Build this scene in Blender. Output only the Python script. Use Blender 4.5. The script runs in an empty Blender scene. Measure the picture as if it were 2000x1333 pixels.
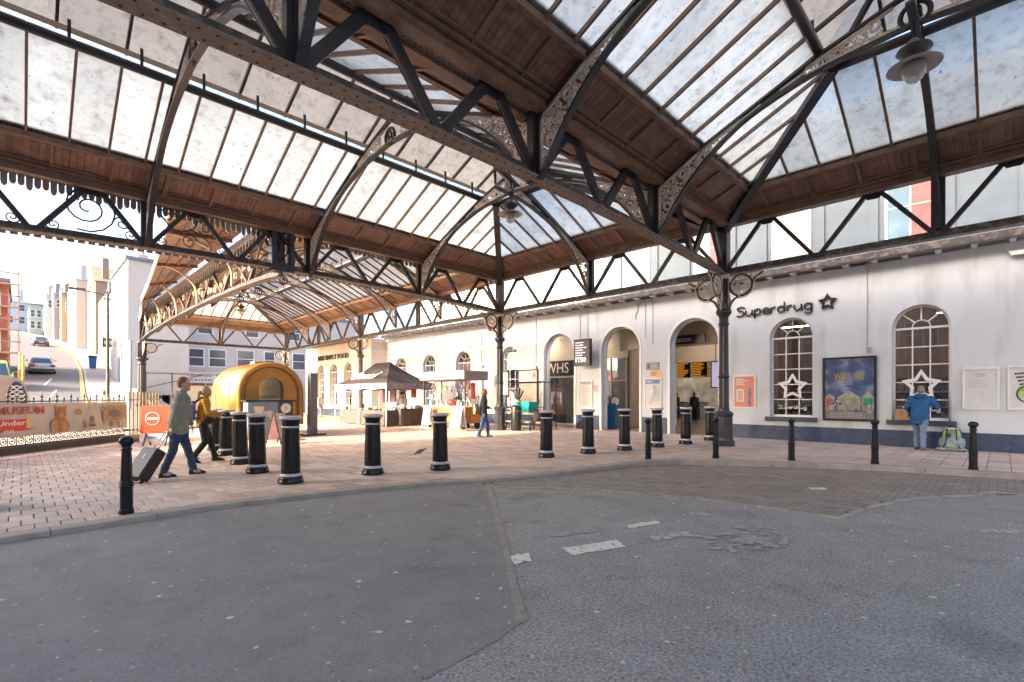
import bpy, bmesh, math, random
from mathutils import Vector, Matrix, noise
R = math.radians
rnd = random.Random(7)
S = bpy.context.scene
COL = S.collection

# ---------------------------------------------------------------- camera, sky, sun, exposure
EYE = 1.45
cd = bpy.data.cameras.new('camera'); cam = bpy.data.objects.new('camera', cd); COL.objects.link(cam)
cam.location = (0, 0, EYE); cam.rotation_euler = (R(90), 0, R(-45))
cd.sensor_width = 36; cd.lens = 17.26; cd.shift_y = 0.0545; cd.clip_end = 2000; cd.clip_start = .05
S.camera = cam
SUN_EL = 23.0
SUN_DIR = Vector((-math.cos(R(SUN_EL)) * .985, math.cos(R(SUN_EL)) * .17, math.sin(R(SUN_EL))))   # towards the sun
w = bpy.data.worlds.new('World'); S.world = w; w.use_nodes = True
nt = w.node_tree; bg = nt.nodes['Background']
sky = nt.nodes.new('ShaderNodeTexSky'); sky.sky_type = 'NISHITA'; sky.sun_disc = False
sky.sun_elevation = R(SUN_EL); sky.sun_rotation = math.atan2(SUN_DIR.x, SUN_DIR.y)
sky.air_density = .75; sky.dust_density = 6.0; sky.ozone_density = .3
nt.links.new(sky.outputs[0], bg.inputs[0]); bg.inputs[1].default_value = .15
sd = bpy.data.lights.new('sun', 'SUN'); sd.energy = 2.0; sd.angle = R(.6); sd.color = (1, .79, .58)
so = bpy.data.objects.new('sun', sd); COL.objects.link(so)
so.rotation_euler = SUN_DIR.to_track_quat('Z', 'Y').to_euler(); so.location = (-60, 10, 60)
S.view_settings.view_transform = 'Standard'; S.view_settings.look = 'None'
S.view_settings.gamma = 1; S.view_settings.exposure = 2.6
S.cycles.max_bounces = 8; S.cycles.diffuse_bounces = 4; S.cycles.glossy_bounces = 3
S.cycles.transmission_bounces = 6; S.cycles.transparent_max_bounces = 12
S.cycles.caustics_reflective = False; S.cycles.caustics_refractive = False
S.cycles.use_denoising = True
S.cycles.sample_clamp_indirect = 6

# ---------------------------------------------------------------- helpers
def ray(px, py):
    u = (px - 1000) / 959; v = (775 - py) / 959
    return Vector(((1 + u) * .70711, (1 - u) * .70711, v))
def gp(px, py, z=0.0):                      # where the sight line through a photo point meets the level z
    d = ray(px, py); t = (z - EYE) / d.z
    return Vector((d.x * t, d.y * t, z))
def onX(px, py, X):
    d = ray(px, py); t = X / d.x; return Vector((X, d.y * t, EYE + d.z * t))
def onY(px, py, Y):
    d = ray(px, py); t = Y / d.y; return Vector((d.x * t, Y, EYE + d.z * t))
def smooth01(x):
    x = max(0, min(1, x)); return x * x * (3 - 2 * x)

def catmull(pts, n=6, closed=False):
    pts = [Vector(p) for p in pts]; out = []; N = len(pts)
    for i in range(N if closed else N - 1):
        if closed: p0, p1, p2, p3 = pts[i - 1], pts[i], pts[(i + 1) % N], pts[(i + 2) % N]
        else: p0, p1, p2, p3 = pts[max(i - 1, 0)], pts[i], pts[i + 1], pts[min(i + 2, N - 1)]
        for k in range(n):
            t = k / n
            out.append(.5 * ((2 * p1) + (p2 - p0) * t + (2 * p0 - 5 * p1 + 4 * p2 - p3) * t * t + (3 * p1 - p0 - 3 * p2 + p3) * t ** 3))
    if not closed: out.append(pts[-1])
    return out

class MB:
    def __init__(s): s.v = []; s.f = []
    def add(s, vs, fs):
        o = len(s.v); s.v += [tuple(p) for p in vs]; s.f += [tuple(i + o for i in f) for f in fs]; return s
    def box(s, c, d, M=None):
        x, y, z = d[0] / 2, d[1] / 2, d[2] / 2
        vs = [Vector((a * x, b * y, e * z)) for e in (-1, 1) for b in (-1, 1) for a in (-1, 1)]
        if M is not None: vs = [M @ p for p in vs]
        c = Vector(c)
        return s.add([p + c for p in vs], [(0, 2, 3, 1), (4, 5, 7, 6), (0, 1, 5, 4), (2, 6, 7, 3), (0, 4, 6, 2), (1, 3, 7, 5)])
    def bb(s, x0, x1, y0, y1, z0, z1): return s.box(((x0 + x1) / 2, (y0 + y1) / 2, (z0 + z1) / 2), (abs(x1 - x0), abs(y1 - y0), abs(z1 - z0)))
    def beam(s, p0, p1, w, h, up=(0, 0, 1)):
        p0 = Vector(p0); p1 = Vector(p1); d = p1 - p0; L = d.length
        if L < 1e-6: return s
        d /= L; up = Vector(up); sx = up.cross(d)
        if sx.length < 1e-4: sx = Vector((1, 0, 0)).cross(d)
        if sx.length < 1e-4: sx = Vector((0, 1, 0)).cross(d)
        sx.normalize(); sz = d.cross(sx)
        M = Matrix((sx, d, sz)).transposed()
        return s.box((p0 + p1) / 2, (w, L, h), M)
    def tube(s, pts, r, n=6, closed=False, cap=True):
        pts = [Vector(p) for p in pts]; N = len(pts)
        rs = r if isinstance(r, (list, tuple)) else [r] * N
        o = len(s.v); prev = None
        for i, p in enumerate(pts):
            a = pts[(i - 1) % N] if (closed or i) else p; b = pts[(i + 1) % N] if (closed or i < N - 1) else p
            t = b - a
            if t.length < 1e-9: t = Vector((0, 0, 1))
            t.normalize()
            if prev is None:
                q = Vector((0, 0, 1)) if abs(t.z) < .9 else Vector((1, 0, 0))
            else: q = prev
            x = q - t * q.dot(t)
            if x.length < 1e-6: x = t.orthogonal()
            x.normalize(); y = t.cross(x); prev = x
            for k in range(n):
                an = 2 * math.pi * k / n + math.pi / n
                s.v.append(tuple(p + (x * math.cos(an) + y * math.sin(an)) * rs[i]))
        for i in range(N if closed else N - 1):
            j = (i + 1) % N
            for k in range(n):
                k2 = (k + 1) % n
                s.f.append((o + i * n + k, o + i * n + k2, o + j * n + k2, o + j * n + k))
        if cap and not closed:
            s.f.append(tuple(o + k for k in reversed(range(n)))); s.f.append(tuple(o + (N - 1) * n + k for k in range(n)))
        return s
    def lathe(s, prof, n=16, c=(0, 0, 0), ph=0):
        o = len(s.v); c = Vector(c)
        for r, z in prof:
            for k in range(n):
                a = 2 * math.pi * k / n + ph
                s.v.append((c.x + r * math.cos(a), c.y + r * math.sin(a), c.z + z))
        for i in range(len(prof) - 1):
            for k in range(n):
                k2 = (k + 1) % n
                s.f.append((o + i * n + k, o + i * n + k2, o + (i + 1) * n + k2, o + (i + 1) * n + k))
        s.f.append(tuple(o + k for k in reversed(range(n)))); s.f.append(tuple(o + (len(prof) - 1) * n + k for k in range(n)))
        return s
    def loft(s, rings, cap=True):            # rings: lists of equal length
        o = len(s.v); n = len(rings[0])
        for r in rings: s.v += [tuple(p) for p in r]
        for i in range(len(rings) - 1):
            for k in range(n):
                k2 = (k + 1) % n
                s.f.append((o + i * n + k, o + i * n + k2, o + (i + 1) * n + k2, o + (i + 1) * n + k))
        if cap:
            s.f.append(tuple(o + k for k in reversed(range(n)))); s.f.append(tuple(o + (len(rings) - 1) * n + k for k in range(n)))
        return s
    def prism(s, pts, vec):                  # planar outline pushed along vec
        n = len(pts); vec = Vector(vec); pts = [Vector(p) for p in pts]
        return s.add(pts + [p + vec for p in pts], [tuple(reversed(range(n))), tuple(range(n, 2 * n))] + [(k, (k + 1) % n, n + (k + 1) % n, n + k) for k in range(n)])
    def ell(s, c, r, nu=12, nv=8, M=None):
        o = len(s.v); c = Vector(c)
        for i in range(nv + 1):
            th = math.pi * i / nv
            for k in range(nu):
                a = 2 * math.pi * k / nu
                p = Vector((r[0] * math.sin(th) * math.cos(a), r[1] * math.sin(th) * math.sin(a), -r[2] * math.cos(th)))
                if M is not None: p = M @ p
                s.v.append(tuple(p + c))
        for i in range(nv):
            for k in range(nu):
                k2 = (k + 1) % nu
                s.f.append((o + i * nu + k, o + i * nu + k2, o + (i + 1) * nu + k2, o + (i + 1) * nu + k))
        return s
    def mesh(s, name, m=None, smooth=False):
        me = bpy.data.meshes.new(name); me.from_pydata(s.v, [], s.f); me.validate(); me.update()
        if m: me.materials.append(m)
        if smooth: me.shade_smooth()
        return me
    def build(s, name, m, par=None, smooth=False, W=False):
        me = s.mesh(name, m, smooth)
        o = bpy.data.objects.new(name, me); COL.objects.link(o)
        if par is not None:
            o.parent = par
            if W:
                r = par
                while r.parent: r = r.parent
                me.transform(Matrix.Translation(-r.location))
        if smooth == 'auto': pass
        return o

def inst(name, me, par=None, loc=(0, 0, 0), rot=None):
    o = bpy.data.objects.new(name, me); COL.objects.link(o); o.parent = par; o.location = loc
    if rot: o.rotation_euler = rot
    return o
def tag(o, label, cat, group=None):
    o['label'] = label; o['category'] = cat; o['kind'] = 'thing'
    if group: o['group'] = group
    return o
def root(name, label, cat, loc=(0, 0, 0), rz=0, group=None):
    o = bpy.data.objects.new(name, None); COL.objects.link(o); o.empty_display_size = .2
    o.location = loc; o.rotation_euler = (0, 0, rz)
    return tag(o, label, cat, group)
def struct(name, mb, m, smooth=False):
    o = mb.build(name, m, None, smooth); o['kind'] = 'structure'; return o
def copy_tree(o, parent=None):
    c = o.copy(); COL.objects.link(c); c.parent = parent
    for ch in list(o.children): copy_tree(ch, c)
    return c
def evaluated(o):
    global TMPS
    if TMPS is None: TMPS = bpy.data.scenes.new('scratch')
    for c in list(o.users_collection): c.objects.unlink(o)
    TMPS.collection.objects.link(o)
    with bpy.context.temp_override(scene=TMPS, view_layer=TMPS.view_layers[0]): dg = bpy.context.evaluated_depsgraph_get(); dg.update()
    return bpy.data.meshes.new_from_object(o.evaluated_get(dg), depsgraph=dg)
TMPS = None

# ---------------------------------------------------------------- materials
def mat(name, col, rough=.55, metal=0, var=0, vscale=3, bump=0, bscale=60, rand=0, col2=None, c2scale=6, c2at=.6, stretch=None, spec=.5, coat=0):
    m = bpy.data.materials.new(name); m.use_nodes = True; n = m.node_tree.nodes; l = m.node_tree.links
    b = n['Principled BSDF']; b.inputs['Roughness'].default_value = rough; b.inputs['Metallic'].default_value = metal
    b.inputs['Specular IOR Level'].default_value = spec; b.inputs['Coat Weight'].default_value = coat
    col = (*col, 1)
    b.inputs['Base Color'].default_value = col
    if not (var or bump or rand or col2): return m
    g = n.new('ShaderNodeNewGeometry'); pos = g.outputs['Position']
    if stretch:
        mp = n.new('ShaderNodeMapping'); mp.inputs['Scale'].default_value = stretch; l.new(pos, mp.inputs[0]); pos = mp.outputs[0]
    cur = None
    if col2:
        nz = n.new('ShaderNodeTexNoise'); nz.inputs['Scale'].default_value = c2scale; nz.inputs['Detail'].default_value = 6; l.new(pos, nz.inputs[0])
        rp = n.new('ShaderNodeValToRGB'); rp.color_ramp.elements[0].position = c2at; rp.color_ramp.elements[1].position = min(c2at + .12, 1)
        rp.color_ramp.elements[0].color = col; rp.color_ramp.elements[1].color = (*col2, 1)
        l.new(nz.outputs[0], rp.inputs[0]); cur = rp.outputs[0]
    if var:
        nz = n.new('ShaderNodeTexNoise'); nz.inputs['Scale'].default_value = vscale; nz.inputs['Detail'].default_value = 5; l.new(pos, nz.inputs[0])
        mr = n.new('ShaderNodeMapRange'); mr.inputs[1].default_value = .25; mr.inputs[2].default_value = .75; mr.inputs[3].default_value = 1 - var; mr.inputs[4].default_value = 1 + var
        l.new(nz.outputs[0], mr.inputs[0])
        mx = n.new('ShaderNodeVectorMath'); mx.operation = 'SCALE'
        if cur: l.new(cur, mx.inputs[0])
        else: mx.inputs[0].default_value = col[:3]
        l.new(mr.outputs[0], mx.inputs['Scale']); cur = mx.outputs[0]
    if rand:
        oi = n.new('ShaderNodeObjectInfo'); mr = n.new('ShaderNodeMapRange'); mr.inputs[3].default_value = 1 - rand; mr.inputs[4].default_value = 1 + rand
        l.new(oi.outputs['Random'], mr.inputs[0])
        mx = n.new('ShaderNodeVectorMath'); mx.operation = 'SCALE'
        if cur: l.new(cur, mx.inputs[0])
        else: mx.inputs[0].default_value = col[:3]
        l.new(mr.outputs[0], mx.inputs['Scale']); cur = mx.outputs[0]
    if cur: l.new(cur, b.inputs['Base Color'])
    if bump:
        nz = n.new('ShaderNodeTexNoise'); nz.inputs['Scale'].default_value = bscale; nz.inputs['Detail'].default_value = 4; l.new(pos, nz.inputs[0])
        bp = n.new('ShaderNodeBump'); bp.inputs['Strength'].default_value = bump; bp.inputs['Distance'].default_value = .02
        l.new(nz.outputs[0], bp.inputs['Height']); l.new(bp.outputs[0], b.inputs['Normal'])
    return m
def emis(name, col, s):
    m = bpy.data.materials.new(name); m.use_nodes = True; b = m.node_tree.nodes['Principled BSDF']
    b.inputs['Base Color'].default_value = (*col, 1); b.inputs['Emission Color'].default_value = (*col, 1); b.inputs['Emission Strength'].default_value = s
    return m
def glass(name, tint=(.8, .83, .85), refl=.15):
    m = bpy.data.materials.new(name); m.use_nodes = True; n = m.node_tree.nodes; l = m.node_tree.links
    out = n['Material Output']; n.remove(n['Principled BSDF'])
    tr = n.new('ShaderNodeBsdfTransparent'); tr.inputs[0].default_value = (*tint, 1)
    gl = n.new('ShaderNodeBsdfGlossy'); gl.inputs['Roughness'].default_value = .02; gl.inputs[0].default_value = (.9, .95, 1, 1)
    fr = n.new('ShaderNodeFresnel'); fr.inputs[0].default_value = 1.45
    ad = n.new('ShaderNodeMath'); ad.operation = 'ADD'; ad.inputs[1].default_value = refl; l.new(fr.outputs[0], ad.inputs[0])
    mx = n.new('ShaderNodeMixShader'); l.new(ad.outputs[0], mx.inputs[0]); l.new(tr.outputs[0], mx.inputs[1]); l.new(gl.outputs[0], mx.inputs[2]); l.new(mx.outputs[0], out.inputs[0])
    return m
def roofglass(name='dirty_wired_glass', col=(.64, .63, .56)):
    m = bpy.data.materials.new(name); m.use_nodes = True; n = m.node_tree.nodes; l = m.node_tree.links
    out = n['Material Output']; n.remove(n['Principled BSDF'])
    g = n.new('ShaderNodeNewGeometry')
    oi = n.new('ShaderNodeObjectInfo')
    sh_ = n.new('ShaderNodeVectorMath'); sh_.operation = 'SCALE'; sh_.inputs[0].default_value = (37, 53, 71); l.new(oi.outputs['Random'], sh_.inputs['Scale'])
    ps = n.new('ShaderNodeVectorMath'); ps.operation = 'ADD'; l.new(g.outputs['Position'], ps.inputs[0]); l.new(sh_.outputs[0], ps.inputs[1])
    def nz(scale, det, lo, hi, a, b, dist=0):
        t = n.new('ShaderNodeTexNoise'); t.inputs['Scale'].default_value = scale; t.inputs['Detail'].default_value = det; t.inputs['Distortion'].default_value = dist
        l.new(ps.outputs[0], t.inputs[0])
        r = n.new('ShaderNodeMapRange'); r.inputs[1].default_value = lo; r.inputs[2].default_value = hi; r.inputs[3].default_value = a; r.inputs[4].default_value = b
        l.new(t.outputs[0], r.inputs[0]); return r.outputs[0]
    a = nz(1.6, 6, .3, .7, .88, 1.06); b = nz(17, 4, .655, .71, 1, .3, 1.2); c = nz(6, 9, .5, .75, 1, .68); e = nz(2.2, 7, .55, .75, 1, .72); d = nz(70, 2, .3, .7, .92, 1.06)
    orr = n.new('ShaderNodeMapRange'); orr.inputs[3].default_value = .8; orr.inputs[4].default_value = 1.08; l.new(oi.outputs['Random'], orr.inputs[0])
    cur = a
    for q in (b, c, d, e, orr.outputs[0]):
        mm = n.new('ShaderNodeMath'); mm.operation = 'MULTIPLY'; l.new(cur, mm.inputs[0]); l.new(q, mm.inputs[1]); cur = mm.outputs[0]
    sc = n.new('ShaderNodeVectorMath'); sc.operation = 'SCALE'; sc.inputs[0].default_value = col; l.new(cur, sc.inputs['Scale'])
    tl = n.new('ShaderNodeBsdfTranslucent'); df = n.new('ShaderNodeBsdfDiffuse'); l.new(sc.outputs[0], tl.inputs[0]); l.new(sc.outputs[0], df.inputs[0])
    tp = n.new('ShaderNodeBsdfTransparent'); l.new(sc.outputs[0], tp.inputs[0])
    gl = n.new('ShaderNodeBsdfGlossy'); gl.inputs['Roughness'].default_value = .25; gl.inputs[0].default_value = (.8, .85, .9, 1)
    m1 = n.new('ShaderNodeMixShader'); m1.inputs[0].default_value = .18; l.new(tl.outputs[0], m1.inputs[1]); l.new(df.outputs[0], m1.inputs[2])
    m3 = n.new('ShaderNodeMixShader'); m3.inputs[0].default_value = .18; l.new(m1.outputs[0], m3.inputs[1]); l.new(tp.outputs[0], m3.inputs[2])
    m2 = n.new('ShaderNodeMixShader'); m2.inputs[0].default_value = .05; l.new(m3.outputs[0], m2.inputs[1]); l.new(gl.outputs[0], m2.inputs[2]); l.new(m2.outputs[0], out.inputs[0])
    return m
def asphalt(name, base, gum=True, coarse=1.0):
    m = mat(name, base, .85, var=.12, vscale=.45)
    n = m.node_tree.nodes; l = m.node_tree.links; b = n['Principled BSDF']; cur = b.inputs['Base Color'].links[0].from_socket
    g = n.new('ShaderNodeNewGeometry')
    t = n.new('ShaderNodeTexNoise'); t.inputs['Scale'].default_value = 48 if coarse > .8 else 80; t.inputs['Detail'].default_value = 3; t.inputs['Roughness'].default_value = .7; l.new(g.outputs['Position'], t.inputs[0])
    r = n.new('ShaderNodeMapRange'); r.inputs[1].default_value = .3; r.inputs[2].default_value = .7; r.inputs[3].default_value = 1 - .62 * coarse; r.inputs[4].default_value = 1 + .62 * coarse; l.new(t.outputs[0], r.inputs[0])
    t2 = n.new('ShaderNodeTexNoise'); t2.inputs['Scale'].default_value = 3.2; t2.inputs['Detail'].default_value = 6; l.new(g.outputs['Position'], t2.inputs[0])
    r2 = n.new('ShaderNodeMapRange'); r2.inputs[1].default_value = .3; r2.inputs[2].default_value = .7; r2.inputs[3].default_value = .9; r2.inputs[4].default_value = 1.08; l.new(t2.outputs[0], r2.inputs[0])
    for q in (r, r2):
        s1 = n.new('ShaderNodeVectorMath'); s1.operation = 'SCALE'; l.new(cur, s1.inputs[0]); l.new(q.outputs[0], s1.inputs['Scale']); cur = s1.outputs[0]
    t3 = n.new('ShaderNodeTexNoise'); t3.inputs['Scale'].default_value = 1.3; t3.inputs['Detail'].default_value = 8; t3.inputs['Distortion'].default_value = .6; l.new(g.outputs['Position'], t3.inputs[0])
    r3 = n.new('ShaderNodeMapRange'); r3.inputs[1].default_value = .6; r3.inputs[2].default_value = .72; r3.inputs[3].default_value = 1; r3.inputs[4].default_value = .74; l.new(t3.outputs[0], r3.inputs[0])
    s3 = n.new('ShaderNodeVectorMath'); s3.operation = 'SCALE'; l.new(cur, s3.inputs[0]); l.new(r3.outputs[0], s3.inputs['Scale']); cur = s3.outputs[0]
    if gum:
        for sc, lo, rad, cv in ((2.4, .3, .055, (.56, .54, .5)), (5.5, .5, .075, (.45, .43, .41)), (9, .85, .10, (.12, .088, .085))):
            wv = n.new('ShaderNodeTexNoise'); wv.inputs['Scale'].default_value = 22; l.new(g.outputs['Position'], wv.inputs[0])
            ad = n.new('ShaderNodeVectorMath'); ad.operation = 'MULTIPLY_ADD'; l.new(wv.outputs['Color'], ad.inputs[0]); ad.inputs[1].default_value = (.035, .035, 0); l.new(g.outputs['Position'], ad.inputs[2])
            vo = n.new('ShaderNodeTexVoronoi'); vo.inputs['Scale'].default_value = sc; vo.voronoi_dimensions = '2D'; l.new(ad.outputs[0], vo.inputs[0])
            sp = n.new('ShaderNodeSeparateColor'); l.new(vo.outputs['Color'], sp.inputs[0])
            gt = n.new('ShaderNodeMath'); gt.operation = 'GREATER_THAN'; gt.inputs[1].default_value = lo; l.new(sp.outputs[0], gt.inputs[0])
            rr = n.new('ShaderNodeMath'); rr.operation = 'MULTIPLY'; rr.inputs[1].default_value = rad; l.new(sp.outputs[1], rr.inputs[0])
            lt = n.new('ShaderNodeMath'); lt.operation = 'LESS_THAN'; l.new(vo.outputs['Distance'], lt.inputs[0]); l.new(rr.outputs[0], lt.inputs[1])
            mu = n.new('ShaderNodeMath'); mu.operation = 'MULTIPLY'; l.new(gt.outputs[0], mu.inputs[0]); l.new(lt.outputs[0], mu.inputs[1])
            mx = n.new('ShaderNodeMix'); mx.data_type = 'RGBA'; l.new(mu.outputs[0], mx.inputs['Factor']); l.new(cur, mx.inputs['A']); mx.inputs['B'].default_value = (*cv, 1); cur = mx.outputs['Result']
    l.new(cur, b.inputs['Base Color'])
    bp = n.new('ShaderNodeBump'); bp.inputs['Strength'].default_value = .5 if coarse > .8 else .25; bp.inputs['Distance'].default_value = .012; l.new(t.outputs[0], bp.inputs['Height']); l.new(bp.outputs[0], b.inputs['Normal'])
    return m
def worn_paint(name, paint, under, at=.5):
    return mat(name, paint, .7, col2=under, c2scale=14, c2at=at, var=.12, vscale=30)

M_glassroof = roofglass()
M_farglass = roofglass('amber_tinted_dirty_glass', (.66, .53, .40))  # even amber tint under the dirt pattern, far roof panes
M_lanternglass = roofglass('warm_lit_stained_glass', (.40, .345, .285))  # dirty panes, with the lantern's warm light put into the beige tint
M_asph = asphalt('asphalt_smooth', (.225, .22, .218), True, .42)
M_asph2 = asphalt('asphalt_coarse', (.27, .265, .26), True, .9)
M_far = mat('distant_asphalt', (.11, .11, .12), .9, var=.15, vscale=.3)
def paver_mat(name, base, rand):
    m = mat(name, base, .7, var=.16, vscale=1.1, bump=.15, bscale=160, rand=rand)
    n = m.node_tree.nodes; l = m.node_tree.links; b = n['Principled BSDF']; cur = b.inputs['Base Color'].links[0].from_socket
    at = n.new('ShaderNodeAttribute'); at.attribute_name = 'tint'
    s1 = n.new('ShaderNodeVectorMath'); s1.operation = 'MULTIPLY'; l.new(cur, s1.inputs[0]); l.new(at.outputs['Color'], s1.inputs[1]); l.new(s1.outputs[0], b.inputs['Base Color'])
    return m
M_paver = paver_mat('block_paver', (.53, .425, .36), 0)
M_paver1 = mat('block_paver_single', (.53, .43, .37), .62, var=.12, vscale=1.5, bump=.15, bscale=160, rand=.13)
M_brick = paver_mat('road_setts', (.235, .205, .185), 0)
M_joint = mat('paver_joint_sand', (.15, .125, .11), .95, var=.2, vscale=8)
M_kerb = mat('kerb_stone', (.34, .30, .27), .8, var=.2, vscale=4, bump=.2, bscale=60, rand=.1)
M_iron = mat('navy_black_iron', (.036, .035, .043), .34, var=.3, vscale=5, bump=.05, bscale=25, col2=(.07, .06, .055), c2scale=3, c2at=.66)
M_ironw = mat('painted_iron_worn', (.06, .053, .052), .45, var=.3, vscale=7, bump=.1, bscale=40, col2=(.17, .135, .115), c2scale=6, c2at=.5)
M_flange = mat('dusty_flange_iron', (.24, .19, .155), .7, var=.3, vscale=9, bump=.15, bscale=40)
M_rivet = mat('rivet_iron', (.03, .025, .025), .5)
M_cream = mat('cream_iron', (.74, .66, .58), .5, var=.18, vscale=9, bump=.05)
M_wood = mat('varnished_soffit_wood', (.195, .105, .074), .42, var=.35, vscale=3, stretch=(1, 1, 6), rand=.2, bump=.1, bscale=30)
M_woodfar = mat('sunlit_soffit_wood', (.34, .215, .14), .5, var=.3, vscale=3, rand=.15)  # sunlight bounced under the far roof is mixed into this wood colour
M_bar = mat('brown_glazing_bar', (.19, .115, .08), .5, var=.3, vscale=6, rand=.12)
M_creamwood = mat('cream_timber', (.60, .46, .33), .55, var=.15, vscale=4)
M_lantern = mat('lantern_panel', (.42, .37, .33), .6, var=.25, vscale=4, stretch=(1, 6, 1))
M_wall = mat('white_render', (.60, .625, .66), .7, var=.05, vscale=1.2, stretch=(1, 2, .5), bump=.12, bscale=8, col2=(.51, .52, .54), c2scale=.9, c2at=.55)
M_wallw = mat('cream_render', (.72, .62, .52), .7, var=.05, vscale=1.2, bump=.1, bscale=8)
M_upper = mat('blue_grey_render', (.15, .182, .212), .7, var=.12, vscale=1.5, bump=.1, bscale=10)
M_upw = mat('white_upper_render', (.75, .74, .72), .7, var=.06, vscale=1.5)
M_navy = mat('navy_plinth_paint', (.045, .065, .12), .5, var=.3, vscale=6, bump=.15, bscale=20, col2=(.10, .13, .2), c2scale=9, c2at=.62)
M_sill = mat('dark_sill_paint', (.05, .065, .085), .5, var=.2, vscale=9)
M_white = mat('white_paint', (.74, .73, .72), .45, var=.04, vscale=5)
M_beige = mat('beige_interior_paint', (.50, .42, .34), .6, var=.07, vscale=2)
M_floor = mat('interior_floor', (.22, .15, .11), .35, var=.1, vscale=6)
M_wglass = glass('window_glass')
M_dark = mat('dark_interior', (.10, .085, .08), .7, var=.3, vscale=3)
M_black = mat('black_paint', (.018, .018, .02), .3, var=.2, vscale=9)
M_bolwhite = mat('bollard_grey_white', (.52, .52, .54), .5, var=.15, vscale=30, col2=(.25, .25, .26), c2scale=25, c2at=.62)
M_bol = mat('bollard_black_gloss', (.012, .0125, .015), .27, spec=.32, var=.35, vscale=20, bump=.08, bscale=30, col2=(.07, .063, .058), c2scale=7, c2at=.68, coat=0)
M_slate = mat('slate_roof', (.16, .18, .22), .7, var=.2, vscale=4)
M_tube = emis('fluorescent_tube', (1, .9, .75), 8)
def P(name, col, rough=.6, **k): return mat(name, col, rough, **k)

# ---------------------------------------------------------------- text and strokes
def text(s, size, M, m, par, name='lettering', ext=.004, shear=0, width=None, bold=0, W=False):
    cu = bpy.data.curves.new(name, 'FONT'); cu.body = s; cu.size = size; cu.extrude = ext; cu.shear = shear; cu.align_x = 'CENTER'; cu.align_y = 'CENTER'; cu.offset = bold; cu.resolution_u = 3
    o = bpy.data.objects.new(name, cu); COL.objects.link(o)
    me = evaluated(o); bpy.data.objects.remove(o)
    if width:
        xs = [v.co.x for v in me.vertices]
        if xs:
            k = width / (max(xs) - min(xs))
            me.transform(Matrix.Diagonal((k, 1, 1, 1)))
    me.transform(M); me.materials.clear(); me.materials.append(m)
    if W and par is not None:
        r = par
        while r.parent: r = r.parent
        me.transform(Matrix.Translation(-r.location))
    o = bpy.data.objects.new(name, me); COL.objects.link(o); o.parent = par
    return o
def frame_mX(p):   # writing on a face that looks towards -X
    return Matrix.Translation(p) @ Matrix(((0, 0, -1, 0), (-1, 0, 0, 0), (0, 1, 0, 0), (0, 0, 0, 1)))
def frame_mY(p):   # writing on a face that looks towards -Y
    return Matrix.Translation(p) @ Matrix(((1, 0, 0, 0), (0, 0, -1, 0), (0, 1, 0, 0), (0, 0, 0, 1)))
GL = {'S': (1.25, [[(1.1, 1.45), (.6, 1.7), (.12, 1.45), (.3, 1.05), (.9, .75), (1.0, .25), (.5, 0), (-.05, .15)]]),
      'u': (1.2, [[(0, 1), (.02, .35), (.28, 0), (.62, .12), (.85, .5), (.87, 1)], [(.87, 1), (.87, .15), (1.1, .05)]]),
      'p': (1.1, [[(0, 1), (0, -.7)], [(0, .5), (.2, .95), (.6, .95), (.82, .5), (.6, .03), (.2, .05), (0, .4)]]),
      'e': (1.05, [[(.05, .5), (.78, .55), (.7, .9), (.35, 1), (.05, .72), (.05, .28), (.38, 0), (.95, .15)]]),
      'r': (.85, [[(0, 1), (0, 0)], [(0, .55), (.22, .92), (.6, .95)]]),
      'd': (1.2, [[(.85, 1.75), (.85, 0)], [(.85, .5), (.65, .95), (.25, .95), (.02, .5), (.25, .03), (.65, .05), (.85, .45)]]),
      'g': (1.1, [[(.85, 1), (.85, -.35), (.55, -.7), (.05, -.5)], [(.85, .5), (.65, .95), (.25, .95), (.02, .5), (.25, .03), (.65, .05), (.85, .45)]])}
def strokes(word, M, xh, r, m, par, sx=1.3, name='lettering', depth=1.0, W=False):
    tot = sum(GL[c][0] for c in word) * sx
    x = -tot / 2
    for c in word:
        adv, st = GL[c]; mb = MB()
        for s in st:
            pts = catmull([(x + a * sx, b, 0) for a, b in s], 5) if len(s) > 2 else [Vector((x + a * sx, b, 0)) for a, b in s]
            mb.tube([M @ (p * xh) for p in pts], r, 6)
        mb.build(name, m, par, True, W=W); x += adv * sx
def star(M, ro, wd, th, m, par, name='star', W=False):
    o1 = []; o2 = []
    for k in range(10):
        a = math.pi / 2 + k * math.pi / 5
        ra = ro if k % 2 == 0 else ro * .55
        rb = ra - wd * (1.5 if k % 2 == 0 else 1.0)
        o1.append(Vector((ra * math.cos(a), ra * math.sin(a), 0))); o2.append(Vector((rb * math.cos(a), rb * math.sin(a), 0)))
    mb = MB(); vs = [M @ p for p in o1] + [M @ p for p in o2] + [M @ (p + Vector((0, 0, th))) for p in o1] + [M @ (p + Vector((0, 0, th))) for p in o2]
    fs = []
    for k in range(10):
        j = (k + 1) % 10
        fs += [(k, j, 10 + j, 10 + k), (20 + k, 30 + k, 30 + j, 20 + j), (k, 20 + k, 20 + j, j), (10 + k, 10 + j, 30 + j, 30 + k)]
    mb.add(vs, fs); return mb.build(name, m, par, W=W)
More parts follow.
